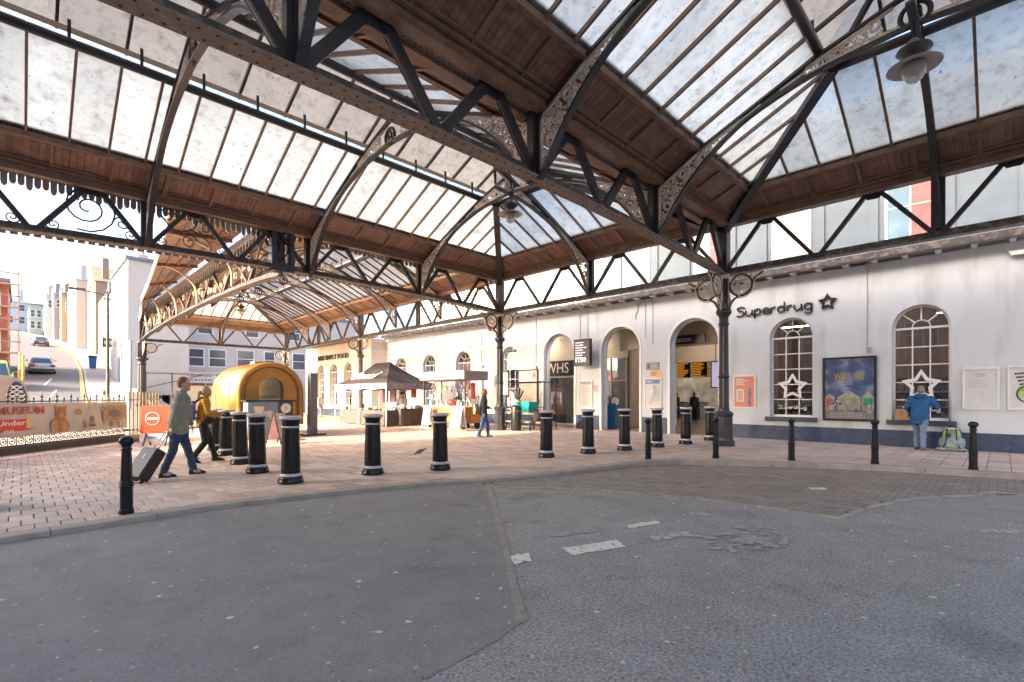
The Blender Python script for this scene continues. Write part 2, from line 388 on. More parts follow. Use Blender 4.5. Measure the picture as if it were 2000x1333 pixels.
def scrawl(mb, o, ux, uy, wdt, h, lines, rr, th=.004, nrm=None):   # rows of unreadable small print
    n = Vector(ux).cross(Vector(uy)) if nrm is None else nrm
    for k in range(lines):
        x = 0; y = -(k + .5) * h / lines
        end = wdt * rr.uniform(.55, 1)
        while x < end:
            L = rr.uniform(.03, .12) * wdt
            p = Vector(o) + Vector(ux) * x + Vector(uy) * y
            q = Vector(o) + Vector(ux) * min(x + L, end) + Vector(uy) * y
            hh = h / lines * .22
            a = Vector(uy) * hh
            mb.add([p - a, q - a, q + a, p + a], [(0, 1, 2, 3)])
            x += L + wdt * .02

# ================================================================ GROUND
ROADZ = -.06
def hill(x, y):
    return .131 * max(0, y - 34) ** 1.0 * smooth01((9.5 - x) / 2.5) if y < 40 else (.131 * (y - 34)) * smooth01((9.5 - x) / 2.5)
xs = [-420, -200, -90, -40, -20, -8, -4, 0, 2, 4, 6, 7, 7.5, 8, 8.5, 9, 9.5, 12, 20, 40, 90, 200, 420]
ys = [-420, -200, -90, -40, -10, 10, 25, 34, 37, 40, 46, 55, 65, 80, 100, 125, 150, 175, 200, 300, 420]
mb = MB(); nx = len(xs)
for y in ys:
    for x in xs: mb.v.append((x, y, -.09 + min(hill(x, y), 20)))
for j in range(len(ys) - 1):
    for i in range(nx - 1): mb.f.append((j * nx + i, j * nx + i + 1, (j + 1) * nx + i + 1, (j + 1) * nx + i))
struct('ground', mb, M_far)

kerb_px = [(0, 1051), (430, 986), (800, 946), (960, 936), (1130, 918), (1250, 906), (1330, 903), (1420, 905), (1600, 910), (1760, 917), (1900, 926)]
KP = [Vector((-14, 7.45, 0)), Vector((-5, 7.38, 0))] + [gp(*p) for p in kerb_px] + [Vector((12.85, -1.5, 0)), Vector((12.9, -14, 0))]
KP = catmull(KP, 8)
road = MB(); 
pl = [p + Vector((0, 0, ROADZ)) for p in KP]
o = len(road.v)
for p in pl: road.v += [tuple(p + Vector((.25, .25, 0))), (min(p.x, 12.0) - 18 if p.x > 6 else p.x, -14.2, ROADZ)]
road.v[-1] = (-14, -14.2, ROADZ)
road.f = []
road = MB().add([(-40, -40, ROADZ), (13.2, -40, ROADZ), (13.2, 7.6, ROADZ), (-40, 7.6, ROADZ)], [(0, 1, 2, 3)])
struct('road', road, M_asph2)
# older smooth asphalt with its seam against the coarse patch
seam = [gp(x, y, ROADZ + .004) for x, y in [(953, 948), (968, 1000), (985, 1060), (1000, 1130), (1016, 1195), (1018, 1215)]]
edge = [gp(x, y, ROADZ + .004) for x, y in [(1018, 1215), (985, 1240), (930, 1272), (880, 1300), (820, 1330)]]
e2 = []
for p in catmull(edge, 8): e2.append(p + Vector((rnd.uniform(-.012, .012), rnd.uniform(-.012, .012), 0)))
z4 = ROADZ + .004
left = [Vector((.55, .35, z4)), Vector((-12, .2, z4)), Vector((-12, 7.42, z4)), Vector((-.2, 7.35, z4)), Vector((3.5, 7.25, z4)), gp(800, 949, z4)]
outline = seam + e2 + left
mb = MB(); mb.add([p for p in outline], [tuple(range(len(outline)))])
struct('road_surface_patch', mb, M_asph)
M_seam = mat('seam_dust', (.28, .255, .225), .9, var=.25, vscale=12)
mb = MB(); q = catmull(seam, 6)
for i in range(len(q) - 1):
    a, b = q[i], q[i + 1]; k = .02 + .012 * rnd.random()
    mb.add([a + Vector((-k, k, .003)), a + Vector((k, -k, .003)), b + Vector((k, -k, .003)), b + Vector((-k, k, .003))], [(0, 1, 2, 3)])
struct('road_seam', mb, M_seam)
# worn paint
def blot(px, m, name, z=ROADZ + .005, jit=.02):
    pts = [gp(x, y, z) for x, y in px]; out = []
    for i in range(len(pts)):
        a, b = pts[i], pts[(i + 1) % len(pts)]
        for k in range(7): out.append(a.lerp(b, k / 7) + Vector((rnd.uniform(-jit, jit), rnd.uniform(-jit, jit), 0)))
    mb = MB().add(out, [tuple(range(len(out)))])
    mb.f = [tuple(reversed(mb.f[0]))]
    return struct(name, mb, m)
M_pt1 = worn_paint('road_paint', (.66, .63, .58), (.3, .29, .28), .55)
M_pt2 = worn_paint('road_paint_worn', (.42, .41, .40), (.25, .242, .235), .45)
blot([(1097, 1070), (1203, 1054), (1222, 1066), (1117, 1084)], M_pt1, 'road_marking')
blot([(990, 1086), (1034, 1080), (1038, 1095), (1003, 1101)], M_pt1, 'road_marking')
blot([(1270, 1047), (1346, 1035), (1350, 1046), (1282, 1057)], M_pt2, 'road_marking')
blot([(1062, 1044), (1152, 1030), (1166, 1038), (1076, 1050)], worn_paint('road_paint_faint', (.34, .33, .32), (.25, .242, .235), .42), 'road_marking')
blot([(1222, 1026), (1285, 1016), (1294, 1022), (1230, 1031)], M_pt1, 'road_marking')
blot([(1345, 1000), (1385, 1003), (1387, 1007), (1350, 1005)], M_pt2, 'road_marking')
blot([(1905, 1034), (1995, 1036), (1996, 1042), (1920, 1040)], M_pt2, 'road_marking')
pts = [(1450 + 85 * math.cos(a * .5236) * (1 + .18 * rnd.random()), 1053 + 24 * math.sin(a * .5236) * (1 + .2 * rnd.random())) for a in range(12)]
M_rep = worn_paint('pale_repair', (.345, .34, .335), (.27, .265, .26), .47)
mbp = MB()
for k in range(70):
    a_ = rnd.uniform(0, 6.28); q_ = rnd.random() ** .8; cx_, cy_ = 1452 + 92 * q_ * math.cos(a_), 1052 + 25 * q_ * math.sin(a_); r1, r2_ = rnd.uniform(4, 20), rnd.uniform(1, 4)
    pts = [gp(cx_ + r1 * math.cos(-b_ * .5236) * rnd.uniform(.7, 1.15), cy_ + r2_ * math.sin(-b_ * .5236) * rnd.uniform(.7, 1.15), ROADZ + .005 + k * .00006) for b_ in range(12)]
    mbp.add(pts, [tuple(range(12))])
ob_ = struct('road_scuffs', mbp, M_rep); ob_['kind'] = 'stuff'
# kerb stones: each a piece of the kerb
kerb = root('kerb', '', '', (0, 0, 0)); del kerb['label']; del kerb['category']; kerb['kind'] = 'structure'
def offset(poly, d):
    out = []
    for i, p in enumerate(poly):
        t = (poly[min(i + 1, len(poly) - 1)] - poly[max(i - 1, 0)]); t.z = 0; t.normalize()
        out.append(p + Vector((-t.y, t.x, 0)) * d)
    return out
KI = offset(KP, .24)
acc = 0; start = 0
for i in range(1, len(KP)):
    acc += (KP[i] - KP[i - 1]).length
    if acc > .82 or i == len(KP) - 1:
        seg = list(range(start, i + 1)); mb = MB(); tops = []
        for k in seg:
            x = KP[k].x; up = .004 + .05 * smooth01((x - 7.5) / 2.5)
            if KP[k].y < -2: up = .05
            a, b = KP[k].copy(), KI[k].copy()
            if k == seg[-1] and i < len(KP) - 1:
                d = (KP[k] - KP[k - 1]).normalized() * .008; a -= d; b -= d
            tops.append([(a.x, a.y, -.12), (a.x, a.y, up - .012), ((a + (b - a) * .05).x, (a + (b - a) * .05).y, up), (b.x, b.y, up), (b.x, b.y, -.12)])
        mb.loft(tops); mb.build('kerbstone', M_kerb, kerb); start = i; acc = 0

# pavement bed and block pavers
def clip(poly, n, d):      # keep n.p <= d
    out = []
    for i in range(len(poly)):
        a, b = poly[i], poly[(i + 1) % len(poly)]; da = n[0] * a[0] + n[1] * a[1] - d; db = n[0] * b[0] + n[1] * b[1] - d
        if da <= 0: out.append(a)
        if (da < 0 < db) or (db < 0 < da):
            t = da / (da - db); out.append((a[0] + (b[0] - a[0]) * t, a[1] + (b[1] - a[1]) * t))
    return out
def inside(x, y, poly):
    c = False; j = len(poly) - 1
    for i in range(len(poly)):
        xi, yi = poly[i]; xj, yj = poly[j]
        if (yi > y) != (yj > y) and x < (xj - xi) * (y - yi) / (yj - yi) + xi: c = not c
        j = i
    return c
KIN = offset(KP, .22)
def kerb_near(x, y):
    best = None
    for i in range(len(KIN) - 1):
        a, b = KIN[i], KIN[i + 1]; d = b - a; L2 = d.x * d.x + d.y * d.y
        if L2 < 1e-9: continue
        t = max(0, min(1, ((x - a.x) * d.x + (y - a.y) * d.y) / L2))
        qx, qy = a.x + d.x * t, a.y + d.y * t; dist = (x - qx) ** 2 + (y - qy) ** 2
        if best is None or dist < best[0]: best = (dist, i)
    i = best[1]; a, b = KIN[i], KIN[i + 1]; d = (b - a).normalized()
    n = (d.y, -d.x)       # points to the road
    return math.sqrt(best[0]), n, n[0] * a.x + n[1] * a.y
bed = [Vector((p.x, p.y, -.014)) for p in offset(KP, .1)] + [Vector((18.6, -14, -.014)), Vector((18.6, 48, -.014)), Vector((-14, 48, -.014))]
struct_bed = struct('pavement', MB().add(bed, [tuple(range(len(bed)))]), M_joint)
BEDP = [(p.x, p.y) for p in offset(KP, .12)] + [(18.3, -14), (18.3, 48), (-14, 48)]
PX, PY, J = .215, .36, .0055
cells = []
iy = 0; y = 6.0 - .36 * 60
while y < 27:
    off = (iy % 2) * PX / 2
    x = -7.2 + off
    while x < 18.2:
        cx, cy = x + PX / 2, y + PY / 2
        if (cy > 6.9 or cx > 5.3) and cy > -6:
            ok = inside(cx, cy, BEDP); poly = [(x + J, y + J), (x + PX - J, y + J), (x + PX - J, y + PY - J), (x + J, y + PY - J)]
            if cy < 8.2:
                dist, n, d = kerb_near(cx, cy)
                if dist < .4: poly = clip(poly, n, d)
            if ok and len(poly) >= 3 and cx < 18.1: cells.append((cx, cy, poly, len(poly) == 4 and not (cy < 8.2 and dist < .45)))
        x += PX
    y += PY; iy += 1
vis = []
for i, c in enumerate(cells):
    dx, dy = c[0], c[1]; u = (dx - dy) / (dx + dy) if dx + dy > .5 else -9
    if c[3] and -1.03 < u < 1.03: vis.append((dx * dx + dy * dy, i))
vis.sort(); single = set(i for _, i in vis[:290])
pm = MB().loft([[(-PX / 2 + J, -PY / 2 + J, -.03), (PX / 2 - J, -PY / 2 + J, -.03), (PX / 2 - J, PY / 2 - J, -.03), (-PX / 2 + J, PY / 2 - J, -.03)],
                [(-PX / 2 + J, -PY / 2 + J, -.006), (PX / 2 - J, -PY / 2 + J, -.006), (PX / 2 - J, PY / 2 - J, -.006), (-PX / 2 + J, PY / 2 - J, -.006)],
                [(-PX / 2 + J + .006, -PY / 2 + J + .006, 0), (PX / 2 - J - .006, -PY / 2 + J + .006, 0), (PX / 2 - J - .006, PY / 2 - J - .006, 0), (-PX / 2 + J + .006, PY / 2 - J - .006, 0)]]).mesh('paver', M_paver1)
def bricks_joined(name, lst, m, parent, zt, depth=.03, ch=.006, tints=((1, 1, 1), (.9, .88, .86), (1.1, 1.06, 1.04), (1.05, .95, .9), (.84, .84, .86))):
    mb = MB(); tint = []
    for cx, cy, poly in lst:
        n = len(poly); dz = rnd.uniform(-.0025, .0025); f0 = len(mb.f)
        mb.loft([[(p[0], p[1], zt - depth) for p in poly], [(p[0], p[1], zt - ch + dz) for p in poly],
                 [(p[0] + (cx - p[0]) * ch * 9, p[1] + (cy - p[1]) * ch * 5, zt + dz) for p in poly]])
        t = rnd.choice(tints); k = rnd.uniform(.92, 1.08)
        tint += [(t[0] * k, t[1] * k, t[2] * k)] * (len(mb.f) - f0)
    me = bpy.data.meshes.new(name); me.from_pydata(mb.v, [], mb.f)
    at = me.attributes.new('tint', 'FLOAT_COLOR', 'FACE')
    flat = []
    for t in tint: flat += [t[0], t[1], t[2], 1]
    if len(at.data) == len(tint): at.data.foreach_set('color', flat)
    me.materials.append(m); ob = bpy.data.objects.new(name, me); COL.objects.link(ob); ob.parent = parent; ob['kind'] = 'stuff'
    return ob
for i in sorted(single): inst('paver', pm, struct_bed, (cells[i][0], cells[i][1], rnd.uniform(-.002, .002)), (rnd.uniform(-.004, .004), rnd.uniform(-.004, .004), 0))
bricks_joined('paver_field', [(c[0], c[1], c[2]) for i, c in enumerate(cells) if i not in single], M_paver, struct_bed, 0)
mb = MB().add([(-14, 27, -.004), (18.2, 27, -.004), (18.2, 48, -.004), (-14, 48, -.004)], [(0, 1, 2, 3)])
struct('far_pavement', mb, mat('far_paving', (.40, .30, .235), .7, var=.12, vscale=6))

# setts between kerb and road, with a pale flush edging
edge_px = [(955, 952), (1030, 953), (1100, 955), (1180, 959), (1250, 964), (1330, 971), (1400, 979), (1480, 989), (1560, 1001), (1640, 1012)]
edge2_px = [(1640, 1012), (1680, 998), (1720, 986), (1765, 977), (1810, 972), (1900, 968), (2000, 966)]
zs = ROADZ + .006
E1 = [gp(x, y, zs) for x, y in edge_px]; E2 = [gp(x, y, zs) for x, y in edge2_px] + [Vector((9.6, -3, zs)), Vector((9.8, -9, zs))]
KO = [p for p in offset(KP, .02) if p.x > 5.6 and p.y > -9]
polyS = [(p.x, p.y) for p in E1] + [(p.x, p.y) for p in E2[1:]] + [(p.x, p.y) for p in reversed(KO)]
setts = struct('setts_bed', MB().add([(x, y, ROADZ + .003) for x, y in polyS], [tuple(range(len(polyS)))]), mat('setts_joint', (.07, .062, .056), .95))
lst = []; BX, BY = .105, .215; iy = 0; x = 4
while x < 13.2:
    y = -8 + (iy % 2) * BY / 2
    while y < 7.2:
        if inside(x + BX / 2, y + BY / 2, polyS): lst.append((x + BX / 2, y + BY / 2, [(x + .005, y + .005), (x + BX - .005, y + .005), (x + BX - .005, y + BY - .005), (x + .005, y + BY - .005)]))
        y += BY
    x += BX; iy += 1
lst.sort(key=lambda c: c[0] ** 2 + c[1] ** 2 + (1e4 if (c[0] - c[1]) / (c[0] + c[1]) > 1.02 or c[1] < -1 else 0))
M_brick1 = mat('road_sett_single', (.235, .205, .185), .75, var=.15, vscale=1.5, bump=.15, bscale=160, rand=.16)
bm_ = MB().box((0, 0, 0), (BX - .01, BY - .01, .03)).mesh('sett', M_brick1)
for c in lst[:260]: inst('sett', bm_, setts, (c[0], c[1], zs - .014 + rnd.uniform(-.002, .002)))
bricks_joined('sett_field', lst[260:], M_brick, setts, zs, .02, .004)
M_edge = mat('pale_edging_stone', (.33, .30, .27), .8, var=.25, vscale=8, rand=.12)
edging = root('setts_edging', '', ''); del edging['label']; del edging['category']; edging['kind'] = 'structure'
for E in (E1, E2):
    C = catmull(E, 4)
    for i in range(len(C) - 1):
        a, b = C[i], C[i + 1]
        MB().beam(a + Vector((0, 0, -.01)), a.lerp(b, .97) + Vector((0, 0, -.01)), .07, .04).build('edging_stone', M_edge, edging)
blot([(1578, 952), (1610, 952), (1618, 956), (1584, 956)], M_pt1, 'road_marking', z=zs + .006, jit=.006)

# ================================================================ STATION BUILDING
WX = 18.1
B = root('station_building', 'long white rendered station building with round-arched doorways, windows and navy plinth', 'building', (WX, 8, 0))
def arch_wall(X, y0, y1, z1, ops, th=.45, m=M_wall, par=B, name='wall'):
    mb = MB(); ops = sorted(ops); cur = y0; N = 18
    def quad(a, b, c, d): mb.add([a, b, c, d], [(0, 1, 2, 3)])
    for xx in (X, X + th):
        cur = y0
        for yc, w_, z0, cr in ops:
            ya, yb = yc - w_ / 2, yc + w_ / 2; sp = cr - w_ / 2
            quad((xx, cur, 0), (xx, cur, z1), (xx, ya, z1), (xx, ya, 0))
            if z0 > 0: quad((xx, ya, 0), (xx, ya, z0), (xx, yb, z0), (xx, yb, 0))
            pr = (ya, sp)
            for k in range(1, N + 1):
                a = math.pi * k / N; c = (yc - math.cos(a) * w_ / 2, sp + math.sin(a) * w_ / 2)
                quad((xx, pr[0], pr[1]), (xx, pr[0], z1), (xx, c[0], z1), (xx, c[0], c[1])); pr = c
            cur = yb
        quad((xx, cur, 0), (xx, cur, z1), (xx, y1, z1), (xx, y1, 0))
    for yc, w_, z0, cr in ops:
        ya, yb = yc - w_ / 2, yc + w_ / 2; sp = cr - w_ / 2
        quad((X, ya, z0), (X, ya, sp), (X + th, ya, sp), (X + th, ya, z0)); quad((X, yb, z0), (X + th, yb, z0), (X + th, yb, sp), (X, yb, sp))
        if z0 > 0: quad((X, ya, z0), (X + th, ya, z0), (X + th, yb, z0), (X, yb, z0))
        pr = (ya, sp)
        for k in range(1, N + 1):
            a = math.pi * k / N; c = (yc - math.cos(a) * w_ / 2, sp + math.sin(a) * w_ / 2)
            quad((X, pr[0], pr[1]), (X, c[0], c[1]), (X + th, c[0], c[1]), (X + th, pr[0], pr[1])); pr = c
    for ye in (y0, y1): quad((X, ye, 0), (X + th, ye, 0), (X + th, ye, z1), (X, ye, z1))
    quad((X, y0, z1), (X, y1, z1), (X + th, y1, z1), (X + th, y0, z1))
    return mb.build(name, m, par, W=True)
ARCH = [(14.95, 1.88, 0, 4.45), (11.57, 1.88, 0, 4.45), (8.33, 1.9, 0, 4.45)]
WIN = [(-5.0, 1.3, .78, 4.08), (-1.67, 1.3, .78, 4.08), (1.66, 1.3, .78, 4.08), (4.99, 1.3, .78, 4.08), (18.25, 1.3, .78, 4.08), (22.1, 1.3, .78, 4.08), (25.45, 1.3, .78, 4.08), (28.7, 1.3, .78, 4.08)]
wall = arch_wall(WX, -10, 30.9, 5.45, ARCH + WIN)
wallm = arch_wall(17.0, 30.9, 41.2, 5.45, [(34.05, 1.3, .78, 4.0), (36.4, 1.3, .78, 4.0), (38.7, 1.3, .78, 4.0)], m=M_wallw, name='wing_wall')
MB().bb(17.0, 30, 41.2, 41.5, 0, 5.45).build('end_wall', M_wallw, B, W=True)
MB().bb(16.97, WX, 30.6, 30.9, 0, 5.45).build('return_wall', M_wallw, B, W=True)
for z0, z1, pr in ((5.2, 5.3, .1), (4.85, 4.92, .06)): MB().bb(17.0 - pr, WX - .003, 30.55 - pr, 30.597, z0, z1).build('cornice', M_wallw, B, W=True)
MB().bb(16.85, 17.0 - .003, 40.6, 41.2, 0, 5.1).build('pilaster', M_white, B, W=True)
# plinth pieces between the openings
spans = [(-10, ARCH[2][0] - .95 - .12, .48), (9.28 + .12, 10.63 - .12, .62), (12.51 + .12, 14.01 - .12, .62), (15.89 + .12, 30.6, .55)]
for a, b, h in spans: MB().bb(WX - .035, WX - .003, a, b, 0, h).build('plinth', M_navy, B, W=True)
MB().bb(16.965, 16.997, 31, 40.5, 0, .55).build('plinth', M_navy, B, W=True)
def arch_sweep(mb, X, yc, w_, z0, cr, prof_out, d0, d1):      # band round an arched opening: from w_/2 to w_/2+prof_out, X+d0..X+d1
    sp = cr - w_ / 2; r0, r1 = w_ / 2, w_ / 2 + prof_out; rings = []
    P2 = [(-1, 0, z0)] + [None] * 0
    pts = [(yc - r0, z0, yc - r1, z0), (yc - r0, sp, yc - r1, sp)]
    for k in range(1, 18):
        a = math.pi * k / 18; pts.append((yc - r0 * math.cos(a), sp + r0 * math.sin(a), yc - r1 * math.cos(a), sp + r1 * math.sin(a)))
    pts += [(yc + r0, sp, yc + r1, sp), (yc + r0, z0, yc + r1, z0)]
    for a, b, c, d in pts: rings.append([(X + d0, a, b), (X + d0, c, d), (X + d1, c, d), (X + d1, a, b)])
    mb.loft(rings)
for yc, w_, z0, cr in ARCH:
    mb = MB(); arch_sweep(mb, WX, yc, w_ - .006, 0, cr - .003, .1, -.04, -.004); mb.build('arch_moulding', M_white, B, W=True)
    mb = MB(); arch_sweep(mb, WX, yc, w_ - .14, 0, cr - .07, .066, .2, .3); mb.build('arch_inner_moulding', M_white, B, W=True)
M_winframe = mat('window_frame_white', (.72, .70, .67), .45, var=.05, vscale=8)
def window(X, yc, w_, z0, cr, par=B, sill=True):
    sp = cr - w_ / 2; d = .2; mb = MB(); arch_sweep(mb, X, yc, w_ - .12, z0 + .05, cr - .06, .058, d - .03, d + .05)
    iw = w_ - .12; y0, y1 = yc - iw / 2, yc + iw / 2
    mb.bb(X + d - .03, X + d + .05, y0, y1, z0 + .003, z0 + .07)
    rows = 5; zb = z0 + .07; zt = sp - .03
    for k in (1, 2): mb.bb(X + d - .01, X + d + .03, y0 + iw * k / 3 - .016, y0 + iw * k / 3 + .016, zb, zt)
    for k in range(1, rows): z = zb + (zt - zb) * k / rows; mb.bb(X + d - .012, X + d + .032, y0, y1, z - .016, z + .016)
    mb.bb(X + d - .03, X + d + .05, y0, y1, zt, zt + .06)
    zc = zt + .06; ri = iw * .17
    q = [(X + d + .01, yc - ri * math.cos(math.pi * k / 12), zc + ri * math.sin(math.pi * k / 12)) for k in range(13)]
    mb.tube(q, .018, 4)
    for a in (45, 90, 135):
        ca, sa = -math.cos(R(a)), math.sin(R(a))
        ro = iw / 2 - .01
        mb.beam((X + d + .01, yc + ri * ca, zc + ri * sa), (X + d + .01, yc + ro * ca, zc - .03 + ro * sa), .035, .03, up=(1, 0, 0))
    f = mb.build('window', M_winframe, par, W=True)
    gx = X + d + .012
    for r_ in range(rows):
        for c in range(3):
            a, b = y0 + iw * c / 3 + .01, y0 + iw * (c + 1) / 3 - .01; za, zb2 = zb + (zt - zb) * r_ / rows + .01, zb + (zt - zb) * (r_ + 1) / rows - .01
            t = rnd.uniform(-.002, .002)
            MB().add([(gx + t, a, za), (gx - t, b, za), (gx - t, b, zb2), (gx + t, a, zb2)], [(0, 1, 2, 3)]).build('pane', M_wglass, f, W=True)
    N = 16; angs = [0, 45, 90, 135, 180]
    for i in range(4):
        pts = []
        for k in range(5):
            a = R(angs[i] + 45 * k / 4); pts.append((gx, yc - (iw / 2) * math.cos(a), zc - .02 + (iw / 2) * math.sin(a)))
        for k in range(5):
            a = R(angs[i + 1] - 45 * k / 4); pts.append((gx, yc - ri * math.cos(a), zc + ri * math.sin(a)))
        MB().add(pts, [tuple(range(len(pts)))]).build('pane', M_wglass, f, W=True)
    pts = [(gx, yc - ri * math.cos(math.pi * k / 8), zc + ri * math.sin(math.pi * k / 8)) for k in range(9)]
    MB().add(pts, [tuple(range(len(pts)))]).build('pane', M_wglass, f, W=True)
    if sill: MB().bb(X - .12, X + .1, yc - w_ / 2 - .12, yc + w_ / 2 + .12, z0 - .14, z0 - .002).build('sill', M_sill, f, W=True)
    return f
for yc, w_, z0, cr in WIN: window(WX, yc, w_, z0, cr)
for yc in (34.05, 36.4, 38.7): window(17.0, yc, 1.3, .78, 4.0, sill=False)
# eaves: boarded eave with exposed rafter feet, gutter, roof slab
MB().bb(WX - .42, WX + .5, -10, 30.4, 5.56, 5.62).build('eaves_board', M_white, B, W=True)
MB().bb(16.6, 17.5, 30.4, 41.4, 5.56, 5.62).build('eaves_board', M_creamwood, B, W=True)
for k in range(56):
    y = -9.6 + k * .72
    if y < 30.3: MB().bb(WX - .4, WX - .003, y, y + .12, 5.44, 5.557).build('rafter_foot', M_white, B, W=True)
MB().bb(WX - .50, WX - .42, -10, 30.4, 5.5, 5.68).build('gutter', M_ironw, B, W=True)
MB().bb(16.5, 16.6, 30.4, 41.4, 5.5, 5.68).build('gutter', M_ironw, B, W=True)
MB().bb(WX + .45, 24.3, -10, 41, 5.62, 5.75).build('flat_roof', M_slate, B, W=True)
# upper storeys
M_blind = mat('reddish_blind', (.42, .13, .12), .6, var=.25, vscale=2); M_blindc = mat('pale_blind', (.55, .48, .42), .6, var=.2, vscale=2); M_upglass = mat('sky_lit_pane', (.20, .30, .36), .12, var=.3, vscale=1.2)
up = MB().bb(20.2, 28, -12, 13.9, 5.75, 11.5).build('upper_storey', M_upper, B, W=True)
up2 = MB().bb(23.0, 28, 13.95, 34, 5.75, 9.4).build('rear_storey', M_upw, B, W=True)
def upwin(X, yc, w_, z0, h, m, par=B):
    f = MB()
    for a, b, c, d in ((yc - w_ / 2 - .08, yc - w_ / 2, z0, z0 + h), (yc + w_ / 2, yc + w_ / 2 + .08, z0, z0 + h), (yc - w_ / 2 - .08, yc + w_ / 2 + .08, z0 + h, z0 + h + .1), (yc - w_ / 2 - .12, yc + w_ / 2 + .12, z0 - .1, z0)): f.bb(X - .06, X - .003, a, b, c, d)
    f.bb(X - .045, X - .003, yc - .02, yc + .02, z0, z0 + h); f.bb(X - .045, X - .004, yc - w_ / 2, yc + w_ / 2, z0 + h / 2 - .02, z0 + h / 2 + .02)
    o = f.build('upper_window', M_white, par, W=True)
    MB().bb(X - .03, X - .0035, yc - w_ / 2, yc - .021, z0, z0 + h).build('pane', m, o, W=True); MB().bb(X - .031, X - .0035, yc + .021, yc + w_ / 2, z0, z0 + h).build('pane', M_upglass if m is M_blind else m, o, W=True)
for yc, m in ((-1.4, M_blind), (2.1, M_blind), (5.55, M_blindc), (8.6, M_blind), (12.0, M_upglass)): upwin(20.2, yc, 1.15, 6.6, 2.0, m)
for yc in (-1.4, 2.1, 5.55, 8.6, 12.0):
    for s in (-1, 1): MB().bb(20.13, 20.197, yc + s * .95 - .12, yc + s * .95 + .12, 5.76, 11.4).build('pilaster', M_upper, B, W=True)
for yc in (16.5, 19.6, 23, 26.5, 30): upwin(23.0, yc, 1.0, 6.3, 1.9, M_upglass)
MB().bb(20.2, 27, 34, 40, 5.75, 6.6).build('roof_upstand', M_slate, B, W=True)
MB().tube([(20.05, 15.6, 5.75), (20.05, 15.6, 8.6)], .03, 6).build('vent_pipe', M_iron, B, W=True)
# service runs on the wall
M_cable = mat('grey_conduit', (.36, .36, .37), .6)
def conduit(pts, r=.012): MB().tube(pts, r, 5).build('conduit', M_cable, B, W=True)
for px, ya, yb in ((1047, 620, 718), (1133, 608, 664), (1148, 602, 660), (1261, 580, 660), (1275, 575, 672), (1694, 513, 680), (940, 650, 715)):
    a = onX(px, ya, WX - .02); b = onX(px, yb, WX - .02); conduit([a, b])
conduit([onX(1258, 577, WX - .02), onX(1257, 590, WX - .02), onX(1246, 592, WX - .02), onX(1246, 606, WX - .02), onX(1241, 616, WX - .02), onX(1242, 625, WX - .02)], .018)
conduit([onX(1480, 538, WX - .02), onX(1700, 510, WX - .02), onX(2010, 465, WX - .02)], .014)
for px, py in ((1047, 718), (1697, 683), (943, 716)):
    p = onX(px, py, WX - .05); MB().box(p, (.1, .11, .14)).build('junction_box', M_cable, B, W=True)
# security camera
p = onX(1975, 495, WX - .1)
c = root('security_camera', 'small white security camera on bracket high on the white wall', 'camera', p)
MB().beam((0, 0, 0), (-.05, -.45, -.02), .12, .1).build('housing', M_white, c); MB().tube([(.1, .02, .08), (0, .02, .05), (0, 0, 0)], .025, 6).build('bracket', M_white, c)

# ---- interiors
ROOM = MB()
I = root('station_interior', '', ''); del I['label']; del I['category']; I['kind'] = 'structure'
MB().bb(WX + .45, 60, -6, 40, -.02, -.003).build('floor', M_floor, I)
MB().bb(WX + .46, 24, 6.9, 19.9, 4.75, 4.85).build('ceiling', M_beige, I)
for k in range(6): MB().bb(WX + .5, 23.9, 7.4 + k * 2.0, 7.65 + k * 2.0, 4.5, 4.748).build('ceiling_beam', M_beige, I)
MB().bb(WX + .46, 20.2, 6.75, 6.9, 0, 4.75).build('side_wall', M_beige, I); MB().bb(WX + .46, 20.2, 19.9, 20.05, 0, 4.75).build('side_wall', M_beige, I)
MB().bb(20.2, 24, 6.75, 6.9, 0, 4.75).build('side_wall', M_beige, I)
MB().bb(19.35, 19.6, 6.9, 12.4, 3.55, 4.749).build('lintel', M_beige, I)
MB().bb(20.2, 24.0, 12.3, 12.42, 0, 4.75).build('side_wall', M_beige, I)
for a, b, c, d in ((6.9, 9.6, 0, 4.75), (12.05, 12.3, 0, 4.75), (9.6, 12.05, 3.2, 4.75)): MB().bb(24.0, 24.25, a, b, c, d).build('inner_wall', M_beige, I)
MB().bb(23.93, 23.997, 11.95, 12.1, 0, 3.2).build('door_jamb', M_white, I)
MB().bb(44, 44.3, 2, 36, 0, 6).build('rear_wall', mat('concourse_wall', (.6, .56, .52), .6, var=.5, vscale=1.2, col2=(.6, .6, .6), c2scale=.8, c2at=.5), I)
MB().bb(24.3, 60, -6, 40, 6.6, 6.62).build('concourse_glazing', M_glassroof, I)
M_shopw = mat('shop_brown_wall', (.30, .19, .135), .6, var=.35, vscale=1.5, stretch=(1, 3, .6))
